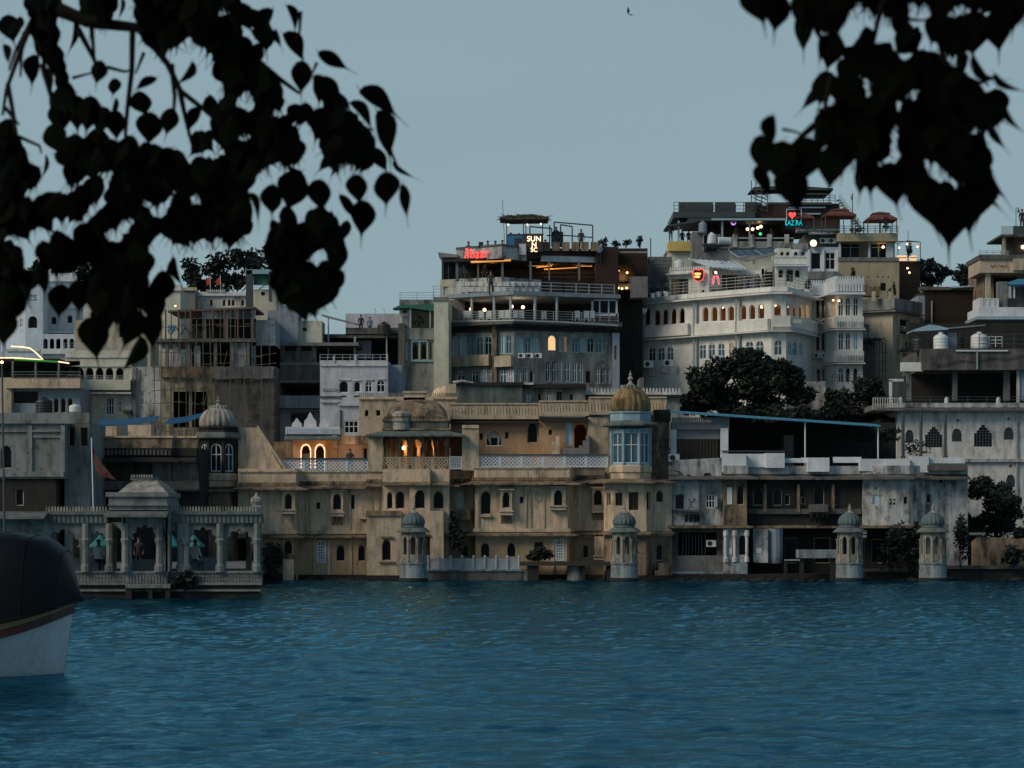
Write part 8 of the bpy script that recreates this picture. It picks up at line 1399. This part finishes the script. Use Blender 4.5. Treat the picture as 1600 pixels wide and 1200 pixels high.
twigs(TL, [(1.5, (215, 43), (232, 62), (262, 100), (282, 142), (320, 172), (345, 195)), (1.2, (45, 45), (28, 90), (10, 140), (4, 180)), (.9, (38, 50), (33, 90), (32, 120)), (1.3, (66, 100), (80, 150), (90, 165)), (1.2, (122, 45), (145, 88), (156, 115)), (1, (143, 44), (148, 95)), (1.2, (207, 50), (206, 110), (199, 170), (196, 210), (204, 252)), (1, (12, 130), (22, 185), (25, 225), (38, 250)), (1.1, (268, 100), (273, 150), (271, 185)), (1.1, (281, 142), (291, 190), (303, 238)), (1, (60, -8), (50, 30), (24, 80), (14, 110)), (1.4, (330, -5), (358, 12), (382, 20)), (1.3, (405, 98), (435, 122), (468, 146)), (.8, (600, 190), (612, 240), (622, 262)), (1, (85, 112), (100, 140), (112, 152)), (.7, (28, 213), (62, 228), (65, 240)), (.6, (113, 122), (150, 112)), (.7, (168, 105), (195, 112), (208, 108)), (.8, (225, 82), (212, 115)), (1, (345, 100), (358, 150), (362, 190)), (.9, (8, 168), (30, 195)), (.8, (200, 215), (215, 232)), (.7, (470, 18), (468, 50), (462, 62)), (.7, (495, 98), (488, 115)), (.6, (560, 200), (585, 202)), (.8, (450, 262), (472, 270), (470, 285))], 9.0, .0105)
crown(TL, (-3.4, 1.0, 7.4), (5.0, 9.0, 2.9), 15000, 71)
# right tree
TR2 = thing('peepal_tree', 'peepal tree whose larger dark heart-shaped leaves hang across the upper right of the view', 'tree', (6.6, -2.2, 1.9))
m = MB(); m.path([Vector((6.6, -2.2, 1.75)), Vector((6.55, -2.1, 3.2)), Vector((6.4, -1.9, 4.6)), Vector((6.1, -1.5, 5.8))], .36, 10, .22); m.build('trunk', twig_m, TR2); m = MB(); m.path([Vector((6.1, -1.5, 5.8)), Vector((5.4, 2, 6.5)), Vector((3.6, 5.2, 6.3)), Vector((2.4, 6.6, 5.7)), P(1640, -60, 7), P(1560, -25, 7), P(1450, -15, 7), P(1380, 0, 7)], .11, 8, .02); m.build('limb', twig_m, TR2); m = MB(); m.path([Vector((6.1, -1.5, 5.8)), Vector((4.6, -.8, 6.8)), Vector((2.6, 0, 7.4)), Vector((1.6, -3, 7.4))], .15, 8, .06); m.build('limb', twig_m, TR2)
RL = [(1187, 4, 72, 62, 1), (1212, 18, 98, 52, .95), (1253, 52, 75, 46, .6), (1285, 76, 130, 40, .55), (1297, 80, 102, 48, .9), (1258, 14, 85, 58, 1), (1281, 48, 90, 40, .2), (1270, 151, 115, 44, .5), (1288, 138, 95, 48, .9), (1207, 205, 100, 44, .75), (1192, 243, 85, 54, .75), (1192, 282, 80, 44, .7), (1217, 252, 95, 58, .9), (1228, 262, 98, 46, .8), (1255, 250, 100, 62, 1), (1237, 294, 92, 62, 1), (1298, 260, 95, 58, .8), (1320, 242, 92, 50, .9), (1357, 270, 95, 60, .8), (1393, 288, 92, 60, 1), (1450, 318, 98, 74, 1), (1483, 342, 95, 74, .95), (1510, 326, 88, 66, .9), (1537, 312, 92, 52, .8), (1548, 308, 80, 46, .5), (1553, 280, 65, 58, .42), (1527, 280, 95, 56, .7), (1555, 212, 55, 42, .55), (1580, 187, 75, 40, .5), (1557, 180, 92, 40, .9), (1532, 104, 62, 36, .5), (1538, 118, 35, 40, .5), (1572, 132, 45, 44, .5), (1560, 48, 75, 52, .9), (1523, 52, 90, 62, 1), (1555, 165, 85, 46, .9), (1502, 102, 75, 42, .35), (1587, 18, 82, 46, .8), (1470, 15, 88, 46, .6), (1300, 200, 90, 60, .9), (1280, 215, 95, 50, .7), (1318, 150, 92, 52, .9), (1345, 280, 88, 46, .6), (1420, 270, 92, 58, .9), (1340, 105, 80, 40, .4)]
R1 = [(1242, -40), (1625, -40), (1625, 22), (1572, 32), (1562, 72), (1540, 62), (1520, 78), (1500, 92), (1508, 132), (1532, 142), (1553, 165), (1548, 222), (1542, 255), (1534, 290), (1522, 305), (1500, 328), (1480, 338), (1450, 328), (1430, 305), (1392, 292), (1377, 262), (1350, 280), (1340, 246), (1310, 262), (1296, 252), (1290, 235), (1262, 260), (1252, 245), (1280, 198), (1290, 180), (1282, 158), (1300, 120), (1325, 105), (1318, 88), (1322, 62), (1290, 64), (1268, 30)]
HRR = [(1375, 35, 10), (1378, 60, 11), (1440, 20, 14), (1436, 38, 7), (1500, 20, 8), (1474, 22, 4), (1335, 42, 6), (1353, 132, 6), (1427, 152, 5), (1405, 165, 3), (1412, 92, 5), (1486, 100, 5), (1462, 78, 5), (1308, 148, 7), (1300, 212, 4), (1398, 217, 6), (1453, 262, 7), (1467, 280, 9), (1510, 296, 8), (1282, 236, 6), (1540, 30, 4), (1382, 262, 5), (1408, 262, 5), (1235, 270, 5), (1520, 212, 3), (1344, 15, 5), (1320, 75, 4)]
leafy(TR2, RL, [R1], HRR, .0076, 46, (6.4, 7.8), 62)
twigs(TR2, [(1.3, (1290, 188), (1270, 198), (1256, 210), (1240, 226), (1222, 238)), (.5, (1222, 202), (1240, 205), (1256, 211)), (.5, (1212, 232), (1228, 226), (1240, 226)), (.5, (1420, 30), (1440, 32), (1455, 28)), (1, (1380, 0), (1370, 40), (1360, 90)), (1.2, (1450, -12), (1470, 60), (1478, 110), (1500, 150)), (.9, (1500, 118), (1530, 130), (1560, 118)), (.6, (1520, 105), (1545, 135)), (1, (1300, 120), (1290, 160), (1288, 190))], 7.0, .010)
crown(TR2, (3.2, -.5, 7.4), (5.0, 8.5, 2.9), 15000, 72)
